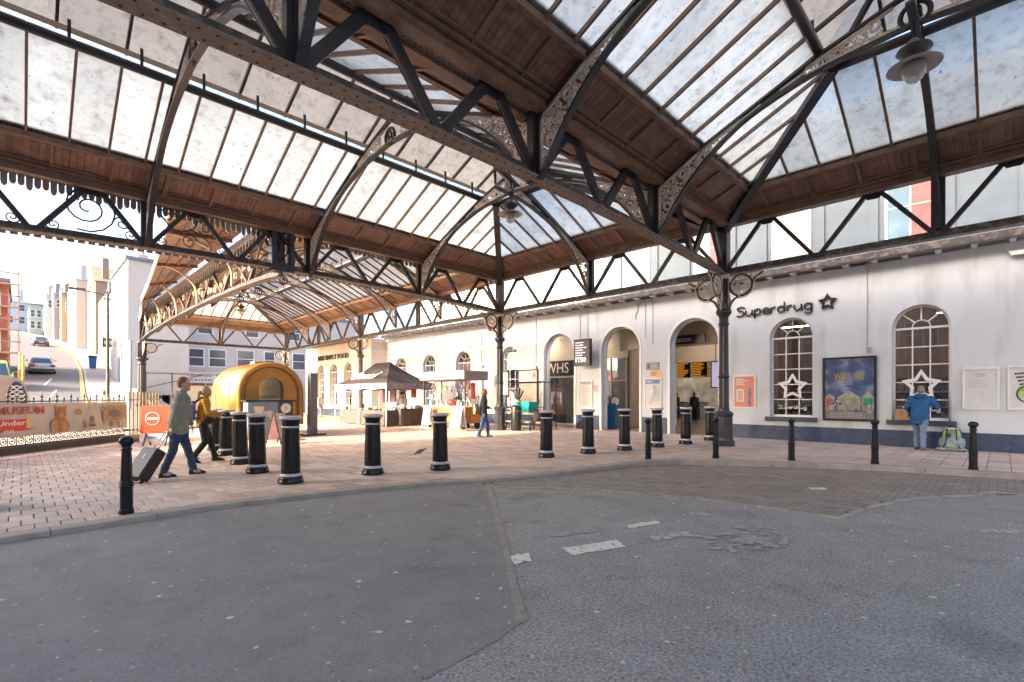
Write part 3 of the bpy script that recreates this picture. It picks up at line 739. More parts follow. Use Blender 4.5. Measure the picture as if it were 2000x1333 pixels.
# the chemist's sales room behind the right-hand windows
MB().bb(22.5, 22.6, -6, 6.7, 0, 4.6).build('shop_wall', M_shopw, I); MB().bb(WX + .46, 22.5, -6, 6.7, 4.5, 4.6).build('shop_ceiling', M_beige, I)
MB().bb(WX + .46, 22.5, -6.1, -6, 0, 4.6).build('shop_wall', M_shopw, I)
M_goods = [mat('goods_%d' % i, c, .5, var=.4, vscale=14) for i, c in enumerate([(.35, .12, .1), (.42, .36, .3), (.12, .16, .25), (.3, .3, .3), (.5, .42, .25)])]
for yc in (-2.5, 1.3, 2.6, 4.2, 5.6):
    sh = root('display_shelf', 'tall shelf unit of goods dimly seen inside the shop windows', 'shelf', (21.2, yc, 0), 0, 'shelves inside the shop')
    MB().bb(-.3, .3, -.5, .5, 0, .1).build('base', M_dark, sh); MB().bb(.2, .25, -.5, .5, .1, 2.1).build('back_panel', M_dark, sh)
    for z in (.1, .6, 1.1, 1.6): 
        MB().bb(-.3, .2, -.5, .5, z, z + .03).build('shelf_board', M_white, sh)
        mb = MB()
        for k in range(9): mb.bb(-.26, -.05, -.46 + k * .1, -.46 + k * .1 + .08, z + .031, z + .031 + rnd.uniform(.15, .34))
        mb.build('goods', rnd.choice(M_goods), sh)
for yc, xx in ((1.0, 20.0), (3.2, 21.2), (5.4, 20.2), (-2.2, 20.4)):
    t = MB().bb(xx - .02, xx + .02, yc - .45, yc + .45, 4.02, 4.05).build('tube_light', M_tube); tag(t, 'lit fluorescent tube under the shop ceiling', 'tube light', 'lit tubes inside the shop')
for yc, xx in ((10.2, 22.2), (14.5, 19.5), (17.4, 19.5)):
    t = MB().bb(xx - .06, xx + .06, yc - .5, yc + .5, 4.42, 4.47).build('tube_light', emis('passage_fill_light', (1, .9, .76), 14)); tag(t, 'lit light fitting on the passage ceiling behind the arches', 'tube light', 'passage lights')  # fill lights added to brighten the passage interior
# rear rooms behind left windows
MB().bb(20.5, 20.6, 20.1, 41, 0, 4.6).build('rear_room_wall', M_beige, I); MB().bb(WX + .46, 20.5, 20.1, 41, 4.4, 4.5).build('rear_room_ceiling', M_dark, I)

# newsagent front behind the first arch
N1 = root('newsagent_front', 'newsagent shopfront with black fascia and cream capital letters behind the left arch', 'shopfront', (20.2, 16.4, 0))
MB().bb(20.12, 20.3, 14.3, 19.8, 3.35, 4.74).build('bulkhead', M_beige, N1, W=True)
MB().bb(20.0, 20.117, 14.6, 18.6, 2.55, 3.33).build('fascia', M_black, N1, W=True)
text('WHS', .78, frame_mX((19.985, 16.62, 2.93)), M_cream, N1, W=True, width=1.55)
for y in (14.3, 15.5, 17.2, 18.8): MB().bb(20.05, 20.15, y, y + .09, 0, 2.55).build('mullion', M_white, N1, W=True)
MB().bb(20.05, 20.16, 14.3, 18.9, 2.45, 2.545).build('transom', M_white, N1, W=True); MB().bb(20.04, 20.15, 15.6, 17.2, 0, .08).build('threshold', M_white, N1, W=True)
for a, b in ((14.4, 15.5), (15.6, 17.2), (17.3, 18.8)): MB().add([(20.1, a, .08), (20.1, b, .08), (20.1, b, 2.45), (20.1, a, 2.45)], [(0, 1, 2, 3)]).build('pane', M_wglass, N1, W=True)
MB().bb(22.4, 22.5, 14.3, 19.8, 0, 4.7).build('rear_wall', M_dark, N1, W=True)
PO = root('promotional_display', 'round-topped red promotional display standing behind the newsagent glass', 'display', (20.45, 17.0, 0))
q = [(-.5, .5), (.5, .5)] + [(.5 * math.cos(a * math.pi / 10), 1.7 + .5 * math.sin(a * math.pi / 10)) for a in range(11)]
MB().prism([(0, y, z) for y, z in q], (.06, 0, 0)).build('panel', mat('red_promo', (.42, .09, .06), .5, var=.4, vscale=4, col2=(.6, .3, .18), c2scale=3, c2at=.6), PO)
mb = MB(); 
for k in range(5): mb.bb(-.004, -.001, -.36 + rnd.uniform(0, .1), .3 - rnd.uniform(0, .2), 1.5 + k * .09, 1.54 + k * .09)
mb.build('print', M_cream, PO); MB().bb(-.2, .2, -.45, .45, 0, .5).build('plinth', M_black, PO)
# glazed shop behind the second arch
N2 = root('glazed_kiosk_front', 'glazed shop front with white mullions and hanging notices behind the middle arch', 'shopfront', (20.2, 13, 0))
MB().bb(20.12, 20.3, 12.43, 14.3, 3.3, 4.74).build('bulkhead', M_beige, N2, W=True)
for y in (12.45, 13.3, 14.2): MB().bb(20.05, 20.15, y, y + .07, 0, 3.3).build('mullion', M_beige, N2, W=True)
MB().bb(20.06, 20.14, 12.45, 14.27, 2.2, 2.27).build('transom', M_beige, N2, W=True)
for a, b in ((12.52, 13.3), (13.37, 14.2)):
    for c, d in ((.1, 2.2), (2.27, 3.3)): MB().add([(20.1, a, c), (20.1, b, c), (20.1, b, d), (20.1, a, d)], [(0, 1, 2, 3)]).build('pane', M_wglass, N2, W=True)
M_red = mat('red_print', (.55, .08, .06), .5); M_paper = mat('paper', (.62, .61, .6), .6, var=.06, vscale=9)
text('ONE', .25, frame_mX((20.04, 13.55, 2.36)), emis('red_neon', (1, .25, .15), .16), N2, W=True)
rr = random.Random(3)
for k in range(9):
    y = 12.6 + rr.random() * 1.4; z = .9 + rr.random() * 1.1
    MB().bb(20.13, 20.135, y, y + .25, z, z + .36).build('notice', rr.choice([M_paper, M_goods[2], M_goods[0], M_paper]), N2, W=True)
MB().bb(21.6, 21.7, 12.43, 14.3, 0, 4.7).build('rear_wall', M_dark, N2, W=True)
# concourse beyond the third arch
M_board = mat('board_black', (.02, .02, .02), .4)
for k in range(4):
    y = 13.2 + k * 1.15
    d = root('departure_board', 'amber lettered departure board hanging over the concourse', 'display', (32, y, 2.75), 0, 'departure boards over the concourse')
    MB().bb(0, .15, -.52, .52, 0, 1.05).build('case', M_board, d)
    mb = MB()
    for r_ in range(9): scrawl(mb, (-.006, .48, 1.0 - r_ * .11), (0, -1, 0), (0, 0, 1), .95, .1, 1, rr)
    mb.build('text_rows', emis('amber_led', (1, .42, .04), .14), d)
    MB().tube([(.07, 0, 1.05), (.07, 0, 2.6)], .02, 5).build('hanger', M_board, d)
MB().bb(29.9, 38, 8, 24, 5.35, 5.5).build('gantry', M_white, I)
SG = root('station_sign', 'black hanging fascia sign with white lettering inside the right arch', 'sign', (19.3, 8.9, 3.4))
a = onX(1300, 672, 19.3); b = onX(1377, 655, 19.3)
MB().bb(19.27, 19.345, b.y, a.y + .25, 3.62, 3.98).build('panel', M_black, SG, W=True)
text('Station', .3, frame_mX((19.262, (a.y + b.y) / 2 + .12, 3.8)), M_white, SG, W=True)
AD = root('advert_screen', 'lilac lit advertising screen hanging inside the right arch', 'screen', (22, 8.6, 1.3))
p = onX(1388, 705, 21.5); q = onX(1412, 758, 21.5)
MB().bb(21.5, 21.6, q.y, p.y, q.z, p.z).build('case', M_black, AD, W=True); MB().bb(21.49, 21.498, q.y + .05, p.y - .06, q.z + .06, p.z - .06).build('screen', emis('lilac_screen', (.55, .5, .8), .1), AD, W=True)
MB().tube([(21.55, p.y - .2, p.z), (21.55, p.y - .2, 4.7)], .015, 5).build('hanger', M_black, AD, W=True)
for k, (y, x) in enumerate(((14.6, 33), (15.4, 35), (16.3, 34), (17.4, 36))):
    bn = root('ticket_barrier', 'grey ticket barrier cabinet on the concourse', 'ticket barrier', (x, y, 0), 0, 'ticket barriers on the concourse')
    MB().bb(-.6, .6, -.14, .14, 0, 1.0).build('cabinet', P('steel_%d' % k, (.35, .37, .4), .3, metal=.6), bn); MB().bb(-.3, .3, -.16, .16, 1.0, 1.06).build('top', M_board, bn)
BS = root('blue_stand', 'blue information stand with round white disc inside the middle arch', 'stand', (19.3, 13.2, 0))
M_cyan = mat('bright_blue', (.02, .17, .36), .4)
p = onX(1196, 830, 19.0)
BS.location = (19.0, p.y, 0)
MB().bb(-.1, .1, -.2, .2, 0, 1.15).build('body', M_cyan, BS)
MB().tube([(-.02, -.15, 1.25), (.03, -.15, 1.25)], .28, 20).build('rim', M_navy, BS); MB().tube([(-.03, -.15, 1.25), (.0, -.15, 1.25)], .2, 20).build('disc', M_white, BS)

# ================================================================ CANOPY
Y0, Y1, Y2, Y3, Y4 = -3.78, 5.86, 15.5, 27.9, 39.9
XC = 14.75; XS = -1.89; PN = 2.08
ZB, ZT = 5.05, 6.46
def camber(x, a=XS, b=XC, h=.24):
    m = (a + b) / 2; k = (x - m) / ((b - a) / 2); return ZB + h * max(0, 1 - k * k)

def rivet_mesh():
    return [(.0, .017), (.010, .013), (.015, .0)]
def rivets(mb, p0, p1, n, rows, w, down=True, r=.022):
    p0 = Vector(p0); p1 = Vector(p1); d = (p1 - p0); L = d.length; d.normalize(); sx = Vector((0, 0, 1)).cross(d).normalized()
    for i in range(n):
        for j in range(rows):
            c = p0.lerp(p1, (i + .5 + (.25 if j % 2 else -.25)) / n) + sx * (w * ((j / (rows - 1)) - .5) if rows > 1 else 0)
            k = -1 if down else 1; o = len(mb.v)
            for a in range(5):
                an = a * 1.2566; mb.v.append((c.x + r * math.cos(an), c.y + r * math.sin(an), c.z))
            mb.v.append((c.x, c.y, c.z + k * r * .7))
            for a in range(5): mb.f.append((o + a, o + (a + 1) % 5, o + 5) if not down else (o + (a + 1) % 5, o + a, o + 5))

def truss(name, label, T, bn, tn, zb, zt=ZT, posts=(), riv=0, cat='girder', heavy=1.0, group=None, mdiag=None):
    base = T(bn[0], 0, 0); rt = root(name, label, cat, Vector((base[0], base[1], zb(bn[0]))), 0, group)
    mdiag = mdiag or M_iron
    side = Vector(T(0, 1, 0)) - Vector(T(0, 0, 0))
    bc = MB(); fl = MB(); 
    ends = sorted(bn)
    sub = []
    for i in range(len(ends) - 1):
        for k in range(3): sub.append(ends[i] + (ends[i + 1] - ends[i]) * k / 3)
    sub.append(ends[-1])
    for i in range(len(sub) - 1):
        a, b = sub[i], sub[i + 1]
        bc.beam(T(a, 0, zb(a) + .10), T(b, 0, zb(b) + .10), .07, .16)
        fl.beam(T(a, 0, zb(a) + .012), T(b, 0, zb(b) + .012), .26 * heavy, .024)
        bc.beam(T(a, .06, zb(a) + .045), T(b, .06, zb(b) + .045), .07, .03); bc.beam(T(a, -.06, zb(a) + .045), T(b, -.06, zb(b) + .045), .07, .03)
    o = bc.build('bottom_chord', M_ironw, rt, W=True); f = fl.build('flange_plate', M_flange if riv else M_ironw, o, W=True)
    t0, t1 = min(min(tn), min(bn)), max(max(tn), max(bn))
    tc = MB(); tc.beam(T(t0, 0, zt + .19), T(t1, 0, zt + .19), .09, .34)
    o2 = tc.build('top_chord', M_ironw, rt, W=True)
    tf = MB(); tf.beam(T(t0, 0, zt + .012), T(t1, 0, zt + .012), .30 * heavy, .024); tf.build('flange_plate', M_flange if riv else M_iron, o2, W=True)
    if riv:
        rv = MB()
        for i in range(len(sub) - 1): rivets(rv, T(sub[i], 0, zb(sub[i]) - .001), T(sub[i + 1], 0, zb(sub[i + 1]) - .001), max(1, int((sub[i + 1] - sub[i]) / .17)), 2, .17)
        r_ = rv.build('rivets', M_rivet, o, W=True); r_['kind'] = 'stuff'
        rv = MB(); rivets(rv, T(t0, 0, zt - .001), T(t1, 0, zt - .001), int((t1 - t0) / .1), 4, .21, r=.02); r_ = rv.build('rivets', M_rivet, o2, W=True); r_['kind'] = 'stuff'
    for i, b in enumerate(bn):
        for t in tn:
            if abs(t - b) < abs(bn[1] - bn[0]) * .62:
                s = .09 if t > b else -.09
                d = MB(); p0 = Vector(T(b + s, 0, zb(b) + .14)); p1 = Vector(T(t - s, 0, zt + .04))
                DW = .14 if riv and heavy > 1.12 else .095
                d.beam(p0, p1, DW * heavy, .045, up=side); d.beam(p0 + side * .02, p1 + side * .02, .035, .10, up=side)
                d.beam(p0 + side * .045, p1 + side * .045, DW * heavy, .012, up=side); d.beam(p0 - side * .045, p1 - side * .045, DW * heavy, .012, up=side)
                d.build('diagonal', mdiag, rt, W=True)
    for t in tn:
        g = MB(); pts = [T(t - .24, -.02, zt + .03), T(t + .24, -.02, zt + .03), T(t + .12, -.02, zt - .17), T(t - .12, -.02, zt - .17)]
        g.prism(pts, side * .04); g.build('gusset', mdiag, rt, W=True)
    for p in posts:
        g = MB()
        for s in (-.09, .09): g.bb(*sum(([min(a, b), max(a, b)] for a, b in zip(T(p + s - .035, -.075, zb(p) + .02), T(p + s + .035, .075, zt + .01))), []))
        g.bb(*sum(([min(a, b), max(a, b)] for a, b in zip(T(p - .05, -.03, zb(p) + .02), T(p + .05, .03, zt + .01))), [])); g.build('post', mdiag, rt, W=True)
    return rt
bnx = [XC - PN * k for k in range(0, 9)]; tnx = [XC - PN * (k + .5) for k in range(0, 8)]
ribx = [XC - PN * 2 * k for k in (1, 2, 3, 4)]
def TX(Y): return lambda a, b, z: (a, Y + b, z)
def TY(X): return lambda a, b, z: (X + b, a, z)
g1 = truss('lattice_girder', 'heavy riveted lattice girder crossing overhead to the column beside the right arch', TX(Y1), bnx, tnx, camber, posts=ribx, riv=1, heavy=1.15)
g2 = truss('lattice_girder', 'dark lattice girder with hanging scrollwork and fringe behind the row of stout bollards', TX(Y2), bnx, tnx, camber, posts=ribx, riv=1, heavy=1.1)
g0 = truss('lattice_girder', 'lattice girder over the road behind the nearest hanging lamp', TX(Y0), bnx, tnx, camber, posts=ribx, riv=0)
flat = lambda x: ZB
def walltruss(ya, yb, n, label, m=None):
    p = (yb - ya) / n
    return truss('wall_girder', label, TY(XC), [ya + p * k for k in range(n + 1)], [ya + p * (k + .5) for k in range(n)], flat, posts=[(ya + yb) / 2], mdiag=m)
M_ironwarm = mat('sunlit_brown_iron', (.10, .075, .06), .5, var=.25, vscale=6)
walltruss(Y0, Y1, 4, 'straight lattice girder above the two chemist windows'); walltruss(Y1, Y2, 4, 'straight lattice girder above the three arched doorways')
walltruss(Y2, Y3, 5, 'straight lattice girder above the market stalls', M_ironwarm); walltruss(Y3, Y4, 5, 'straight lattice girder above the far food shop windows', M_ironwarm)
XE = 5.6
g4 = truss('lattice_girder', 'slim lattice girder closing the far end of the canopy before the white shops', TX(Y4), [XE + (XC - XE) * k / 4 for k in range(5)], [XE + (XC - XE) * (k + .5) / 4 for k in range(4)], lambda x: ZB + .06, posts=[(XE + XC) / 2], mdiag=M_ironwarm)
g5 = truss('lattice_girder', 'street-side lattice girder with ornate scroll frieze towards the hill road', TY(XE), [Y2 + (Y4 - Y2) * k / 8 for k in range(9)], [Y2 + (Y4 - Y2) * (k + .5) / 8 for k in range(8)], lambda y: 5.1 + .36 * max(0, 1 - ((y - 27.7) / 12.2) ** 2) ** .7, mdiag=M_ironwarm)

# ---- spiral ironwork
def spiral(mb, c, ex, ey, r, turns, a0, rad, sgn=1, n=5, inner=.12):
    c = Vector(c); ex = Vector(ex); ey = Vector(ey); N = int(turns * 14); pts = []
    for i in range(N + 1):
        t = i / N; a = a0 + sgn * t * turns * 2 * math.pi; q = r * (1 - t * (1 - inner))
        pts.append(c + ex * (q * math.cos(a)) + ey * (q * math.sin(a)))
    mb.tube(pts, rad, n)
M_scroll = mat('scroll_iron', (.03, .032, .045), .4)
panels = [p for p in bnx if p < 6]
for k in range(0, len(tnx)):
    t = tnx[k]
    if t > 5.6: continue
    mb = MB(); ez = Vector((0, 0, 1)); ex = Vector((1, 0, 0)); zb = camber(t)
    big = (k % 2 == 0)
    if big:
        spiral(mb, (t - .1, Y2, zb + .78), ex, ez, .58, 2.1, R(250), .02, 1)
        spiral(mb, (t + .55, Y2, zb + .55), ex, ez, .18, 1.5, R(180), .017, -1)
    else:
        q = catmull([(t - .75, Y2, zb + .95), (t - .45, Y2, zb + .62), (t - .05, Y2, zb + .7), (t + .1, Y2, zb + 1.0)], 6); mb.tube(q, .02, 5)
        q = catmull([(t - .1, Y2, zb + .72), (t + .3, Y2, zb + .5), (t + .4, Y2, zb + .22)], 6); mb.tube(q, .02, 5)
        spiral(mb, (t - .6, Y2, zb + .95), ex, ez, .2, 1.6, R(0), .017, 1); spiral(mb, (t + .3, Y2, zb + .8), ex, ez, .22, 1.6, R(200), .017, 1)
        spiral(mb, (t - .1, Y2, zb + .36), ex, ez, .2, 1.5, R(20), .017, 1)
    mb.build('scroll', M_scroll, g2, True, W=True)
for b in panels:
    for s in (-1, 1):
        mb = MB(); spiral(mb, (b + s * .33, Y2, camber(b) + .28), (s, 0, 0), (0, 0, 1), .13, 1.5, R(200), .015, 1)
        mb.build('scroll', M_scroll, g2, True, W=True)
M_drop = mat('grey_fringe_iron', (.36, .32, .285), .6, var=.2, vscale=9)
drop = MB()
drop.prism([(-.066, 0, .02), (.066, 0, .02), (.066, 0, -.05), (.058, 0, -.07), (.058, 0, -.24), (.045, 0, -.3), (.02, 0, -.335), (-.02, 0, -.335), (-.045, 0, -.3), (-.058, 0, -.24), (-.058, 0, -.07), (-.066, 0, -.05)], (0, .02, 0))
dm = drop.mesh('fringe_drop', M_drop)
k = 0; x = XS
while x < 11.8:
    ob = inst('fringe_drop', dm, g2, Vector((x, Y2 + .16, ZT + .03)) - g2.location); ob.scale = (1, 1, .8 + .22 * (k % 3 == 0) if x < 5.4 else .5); x += .135 if x < 5.4 else .17; k += 1
# notched strip under the girder
ns = MB(); x = XS
while x < 13.5: ns.bb(x, x + .13, Y2 + .14, Y2 + .17, camber(x) - .05, camber(x) + .03); x += .19
o = ns.build('dentil_strip', M_drop, g2, W=True); o['kind'] = 'stuff'
# box stanchion where the street frieze meets the girder
st = MB(); zz = camber(XE)
for s in (-1, 1): st.bb(XE - .0 + s * .26 - .07, XE + s * .26 + .07, Y2 - .16, Y2 + .16, zz - .06, ZT + .1)
for z in (zz - .06, ZT - .1): st.bb(XE - .2, XE + .2, Y2 - .15, Y2 + .15, z, z + .25)
st.bb(XE - .12, XE + .12, Y2 + .05, Y2 + .12, zz + .1, ZT - .05)
st.build('stanchion', M_iron, g2, W=True)
# ornate frieze of g5
rr = random.Random(11); fz = MB()
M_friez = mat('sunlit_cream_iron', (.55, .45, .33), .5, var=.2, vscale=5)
for i in range(120):
    y = Y2 + .4 + (Y4 - Y2 - 1.5) * i / 120; zb = 5.6
    spiral(fz, (XE, y + rr.uniform(-.1, .1), zb + .2 + rr.random() * 1.15), (0, 1, 0), (0, 0, 1), rr.uniform(.12, .26), 1.4, rr.uniform(0, 6), .022, rr.choice((-1, 1)), 4)
o = fz.build('scroll_frieze', M_friez, g5, True, W=True); o['kind'] = 'stuff'
dm2 = MB().prism([(0, -.05, 0), (0, .05, 0), (0, .05, -.25), (0, .02, -.4), (0, 0, -.5), (0, -.02, -.4), (0, -.05, -.25)], (.02, 0, 0)).mesh('fringe_drop', M_friez)
y = Y2 + .5
k = 0
while y < Y4 - .5:
    ob = inst('fringe_drop', dm2, g5, Vector((XE - .1, y, 7.05)) - g5.location); ob.scale = (1, 1, .7 + .5 * (k % 2)); y += .17; k += 1
dm3 = MB().prism([(-.05, 0, 0), (.05, 0, 0), (.05, 0, -.15), (0, 0, -.26), (-.05, 0, -.15)], (0, .02, 0)).mesh('fringe_drop', M_friez)
x = XE + .5
while x < XC - .3: inst('fringe_drop', dm3, g4, Vector((x, Y4 - .1, ZT + .02)) - g4.location); x += .16

# ---- roofs
def zs_(s):
    if s <= 1.1: return 6.56 + (s - .25) * (6.95 - 6.56) / .85
    return 6.95 + (s - 1.1) * (8.0 - 6.95) / 2.3
def clip2(poly, f):
    out = []
    for i in range(len(poly)):
        a, b = poly[i], poly[(i + 1) % len(poly)]; da, db = f(a), f(b)
        if da <= 0: out.append(a)
        if (da < 0 < db) or (db < 0 < da):
            t = da / (da - db); out.append((a[0] + (b[0] - a[0]) * t, a[1] + (b[1] - a[1]) * t))
    return out
def flat_ok(poly):
    A = 0
    for i in range(len(poly)): x1, y1 = poly[i]; x2, y2 = poly[(i + 1) % len(poly)]; A += x1 * y2 - x2 * y1
    return len(poly) >= 3 and abs(A) > .004
def roof(label, T, a0, L, Wd, ribs, pitch=.67, board=.125, warm=False, name='canopy_bay'):
    """T(a, b, z): a along the ridge up to the hip at a = L, b across 0..Wd"""
    base = T(L, Wd / 2, 6.5); rt = root(name, label, 'canopy roof', base)
    S0, S1, S2 = .28, 1.1, 3.4
    planes = [(lambda a, s: T(a, s, zs_(s)), a0, L, [lambda p: p[0] + p[1] - L]),
              (lambda a, s: T(a, Wd - s, zs_(s)), a0, L, [lambda p: p[0] + p[1] - L]),
              (lambda b, s: T(L - s, b, zs_(s)), 0, Wd, [lambda p: p[1] - p[0], lambda p: p[0] + p[1] - Wd])]
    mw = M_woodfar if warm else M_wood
    joined = MB()
    for fi, (F, lo, hi, cl) in enumerate(planes):
        # panes and bars
        n = int(round((hi - lo) / pitch)); pw = (hi - lo) / n
        bars = []
        for k in range(n):
            poly = [(lo + k * pw + .012, S1 + .02), (lo + (k + 1) * pw - .012, S1 + .02), (lo + (k + 1) * pw - .012, S2), (lo + k * pw + .012, S2)]
            for c in cl: poly = clip2(poly, c) if poly else poly
            if flat_ok(poly):
                MB().add([Vector(F(*p)) + Vector((0, 0, .05)) for p in poly], [tuple(range(len(poly)))]).build('pane', M_farglass if warm else M_glassroof, rt, W=True)
            x = lo + k * pw; s1 = S2
            if fi < 2: s1 = min(S2, L - x)
            else: s1 = min(S2, x, hi - x)
            if s1 > S1 + .1 and k > 0:
                MB().beam(F(x, S1), F(x, s1), .045, .075).build('glazing_bar', M_bar, rt, W=True)
        # soffit boards
        n = int(round((hi - lo) / board)); pw = (hi - lo) / n
        for k in range(n):
            poly = [(lo + k * pw + .004, S0), (lo + (k + 1) * pw - .004, S0), (lo + (k + 1) * pw - .004, S1), (lo + k * pw + .004, S1)]
            for c in cl: poly = clip2(poly, c) if poly else poly
            if flat_ok(poly):
                m_ = joined if warm else MB()
                m_.prism([F(*p) for p in poly], (0, 0, .02))
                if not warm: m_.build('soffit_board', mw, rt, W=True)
        # battens below the boards
        x = lo + 1.0
        while x < hi - .5:
            s1 = min(S1, L - x) if fi < 2 else min(S1, x, hi - x)
            if s1 > .5: MB().beam(Vector(F(x, S0)) - Vector((0, 0, .02)), Vector(F(x, s1)) - Vector((0, 0, .02)), .06, .05).build('batten', M_bar if not warm else M_woodfar, rt, W=True)
            x += 1.04
        # backing above boards, fascia gutter, head mouldings, purlin tube
        def line(s): return (lo, L - s) if fi < 2 else (s, hi - s)
        e0, e1 = line(S0)
        bk = MB(); q = [(lo, S0), (hi, S0), (hi, S1 + .1), (lo, S1 + .1)]
        for c in cl: q = clip2(q, c)
        bk.prism([Vector(F(*p)) + Vector((0, 0, .06)) for p in q], (0, 0, .03)); bk.build('roof_boarding', mw, rt, W=True)
        e0, e1 = line(.2); MB().beam(Vector(F(e0, .2)) + Vector((0, 0, -.04)), Vector(F(e1, .2)) + Vector((0, 0, -.04)), .2, .2).build('gutter_fascia', M_bar if not warm else M_woodfar, rt, W=True)
        e0, e1 = line(.36); MB().beam(Vector(F(e0, .36)) + Vector((0, 0, -.04)), Vector(F(e1, .36)) + Vector((0, 0, -.04)), .07, .06).build('moulding', M_bar if not warm else M_woodfar, rt, W=True)
        e0, e1 = line(.46); MB().beam(Vector(F(e0, .46)) + Vector((0, 0, -.025)), Vector(F(e1, .46)) + Vector((0, 0, -.025)), .05, .04).build('moulding', M_bar if not warm else M_woodfar, rt, W=True)
        e0, e1 = line(S1); MB().beam(Vector(F(e0, S1)) + Vector((0, 0, -.02)), Vector(F(e1, S1)) + Vector((0, 0, -.02)), .1, .12).build('eaves_rail', M_bar if not warm else M_creamwood, rt, W=True)
        e0, e1 = line(S2); MB().tube([Vector(F(e0, S2)) + Vector((0, 0, -.06)), Vector(F(e1, S2)) + Vector((0, 0, -.06))], .085, 10).build('purlin_tube', M_iron, rt, True, W=True)
        # raised lantern: posts, cream rail, roof panels
        e0, e1 = line(S2 - .02); k = 0
        npst = max(2, int((e1 - e0) / 1.04)); 
        for k in range(npst + 1):
            x = e0 + (e1 - e0) * k / npst; p = Vector(F(x, S2 - .02)); MB().beam(p + Vector((0, 0, -.03)), p + Vector((0, 0, .38)), .05, .05).build('lantern_post', M_iron, rt, W=True)
        a, b = Vector(F(e0, S2 - .02)), Vector(F(e1, S2 - .02))
        MB().beam(a + Vector((0, 0, .2)), b + Vector((0, 0, .2)), .03, .1).build('lantern_rail', M_creamwood, rt, W=True)
        half = Wd / 2
        zl = lambda s: 8.34 + (s - (S2 - .3)) * .42
        def FL(x, s): v = Vector(F(x, s)); v.z = zl(s); return v
        n = max(2, int(round((hi - lo) / 1.04))); pw = (hi - lo) / n
        for k in range(n):
            q = [(lo + k * pw + .02, S2 - .3), (lo + (k + 1) * pw - .02, S2 - .3), (lo + (k + 1) * pw - .02, half), (lo + k * pw + .02, half)]
            for c in cl: q = clip2(q, c) if q else q
            if flat_ok(q): MB().add([FL(*p) for p in q], [tuple(range(len(q)))]).build('lantern_pane', M_lanternglass, rt, W=True)
            x = lo + k * pw
            s1 = min(half, L - x) if fi < 2 else min(half, x, hi - x)
            if s1 > S2: MB().beam(FL(x, S2 - .3) - Vector((0, 0, .04)), FL(x, s1) - Vector((0, 0, .04)), .05, .08).build('lantern_bar', M_iron, rt, W=True)
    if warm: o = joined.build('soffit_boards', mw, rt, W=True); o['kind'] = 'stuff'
    MB().beam(T(a0, Wd / 2, 8.95), T(L - Wd / 2, Wd / 2, 8.95), .08, .14).build('ridge_beam', M_iron, rt, W=True)
    # hip rafters
    for sb in (0, 1):
        b0 = 0 if sb == 0 else Wd; sg = 1 if sb == 0 else -1
        p0 = Vector(T(L - .05, b0 + sg * .05, 6.38)); p1 = Vector(T(L - S2 - .1, b0 + sg * (S2 + .1), 7.93))
        h = MB(); h.beam(p0, p1, .15, .16); h.beam(p0 - Vector((0, 0, .1)), p1 - Vector((0, 0, .1)), .22, .03); h.build('hip_rafter', M_iron if not warm else M_ironwarm, rt, W=True)
        MB().beam(p1, T(L - Wd / 2, Wd / 2, 8.85), .08, .1).build('hip_rafter', M_iron, rt, W=True)
    # arched ribs
    half = Wd / 2
    up_ = [(.10, 6.36), (1.1, 6.90), (3.4, 7.85), (half, 7.85 + (half - 3.4) * .3)]
    lo_ = catmull([(.12, 5.26, 0), (.30, 5.47, 0), (.5, 5.77, 0), (.72, 6.06, 0), (1.05, 6.42, 0), (1.465, 6.77, 0), (2.17, 7.2, 0), (3.3, 7.54, 0), (half - .5, 7.66, 0), (half, 7.69, 0)], 4)
    lo_ = [(p.x, p.y) for p in lo_]
    def zu(s): 
        for (x1, z1), (x2, z2) in zip(up_, up_[1:]):
            if s <= x2 + 1e-6: return z1 + (s - x1) * (z2 - z1) / (x2 - x1)
        return up_[-1][1]
    def zl_(s):
        for (x1, z1), (x2, z2) in zip(lo_, lo_[1:]):
            if s <= x2 + 1e-6: return z1 + (s - x1) * (z2 - z1) / max(x2 - x1, 1e-6)
        return lo_[-1][1]
    rg = random.Random(5); circ = []
    tries = 0
    while tries < 6000:
        tries += 1; s = rg.choice((rg.uniform(.12, 1.3), rg.uniform(.12, 2.2), rg.uniform(3.2, half - .3))); z = rg.uniform(zl_(s), zu(s))
        d = min(zu(s) - z, z - zl_(s), s - .1) * .82
        for dx in (-.06, .06, -.12, .12):
            if .1 < s + dx < half: d = min(d, math.hypot(dx, max(0, z - zl_(s + dx))) * .95, math.hypot(dx, max(0, zu(s + dx) - z)) * .95)
        for c in circ: d = min(d, math.hypot(c[0] - s, c[1] - z) - c[2])
        d = min(d, .15)
        if d > .022: circ.append((s, z, d))
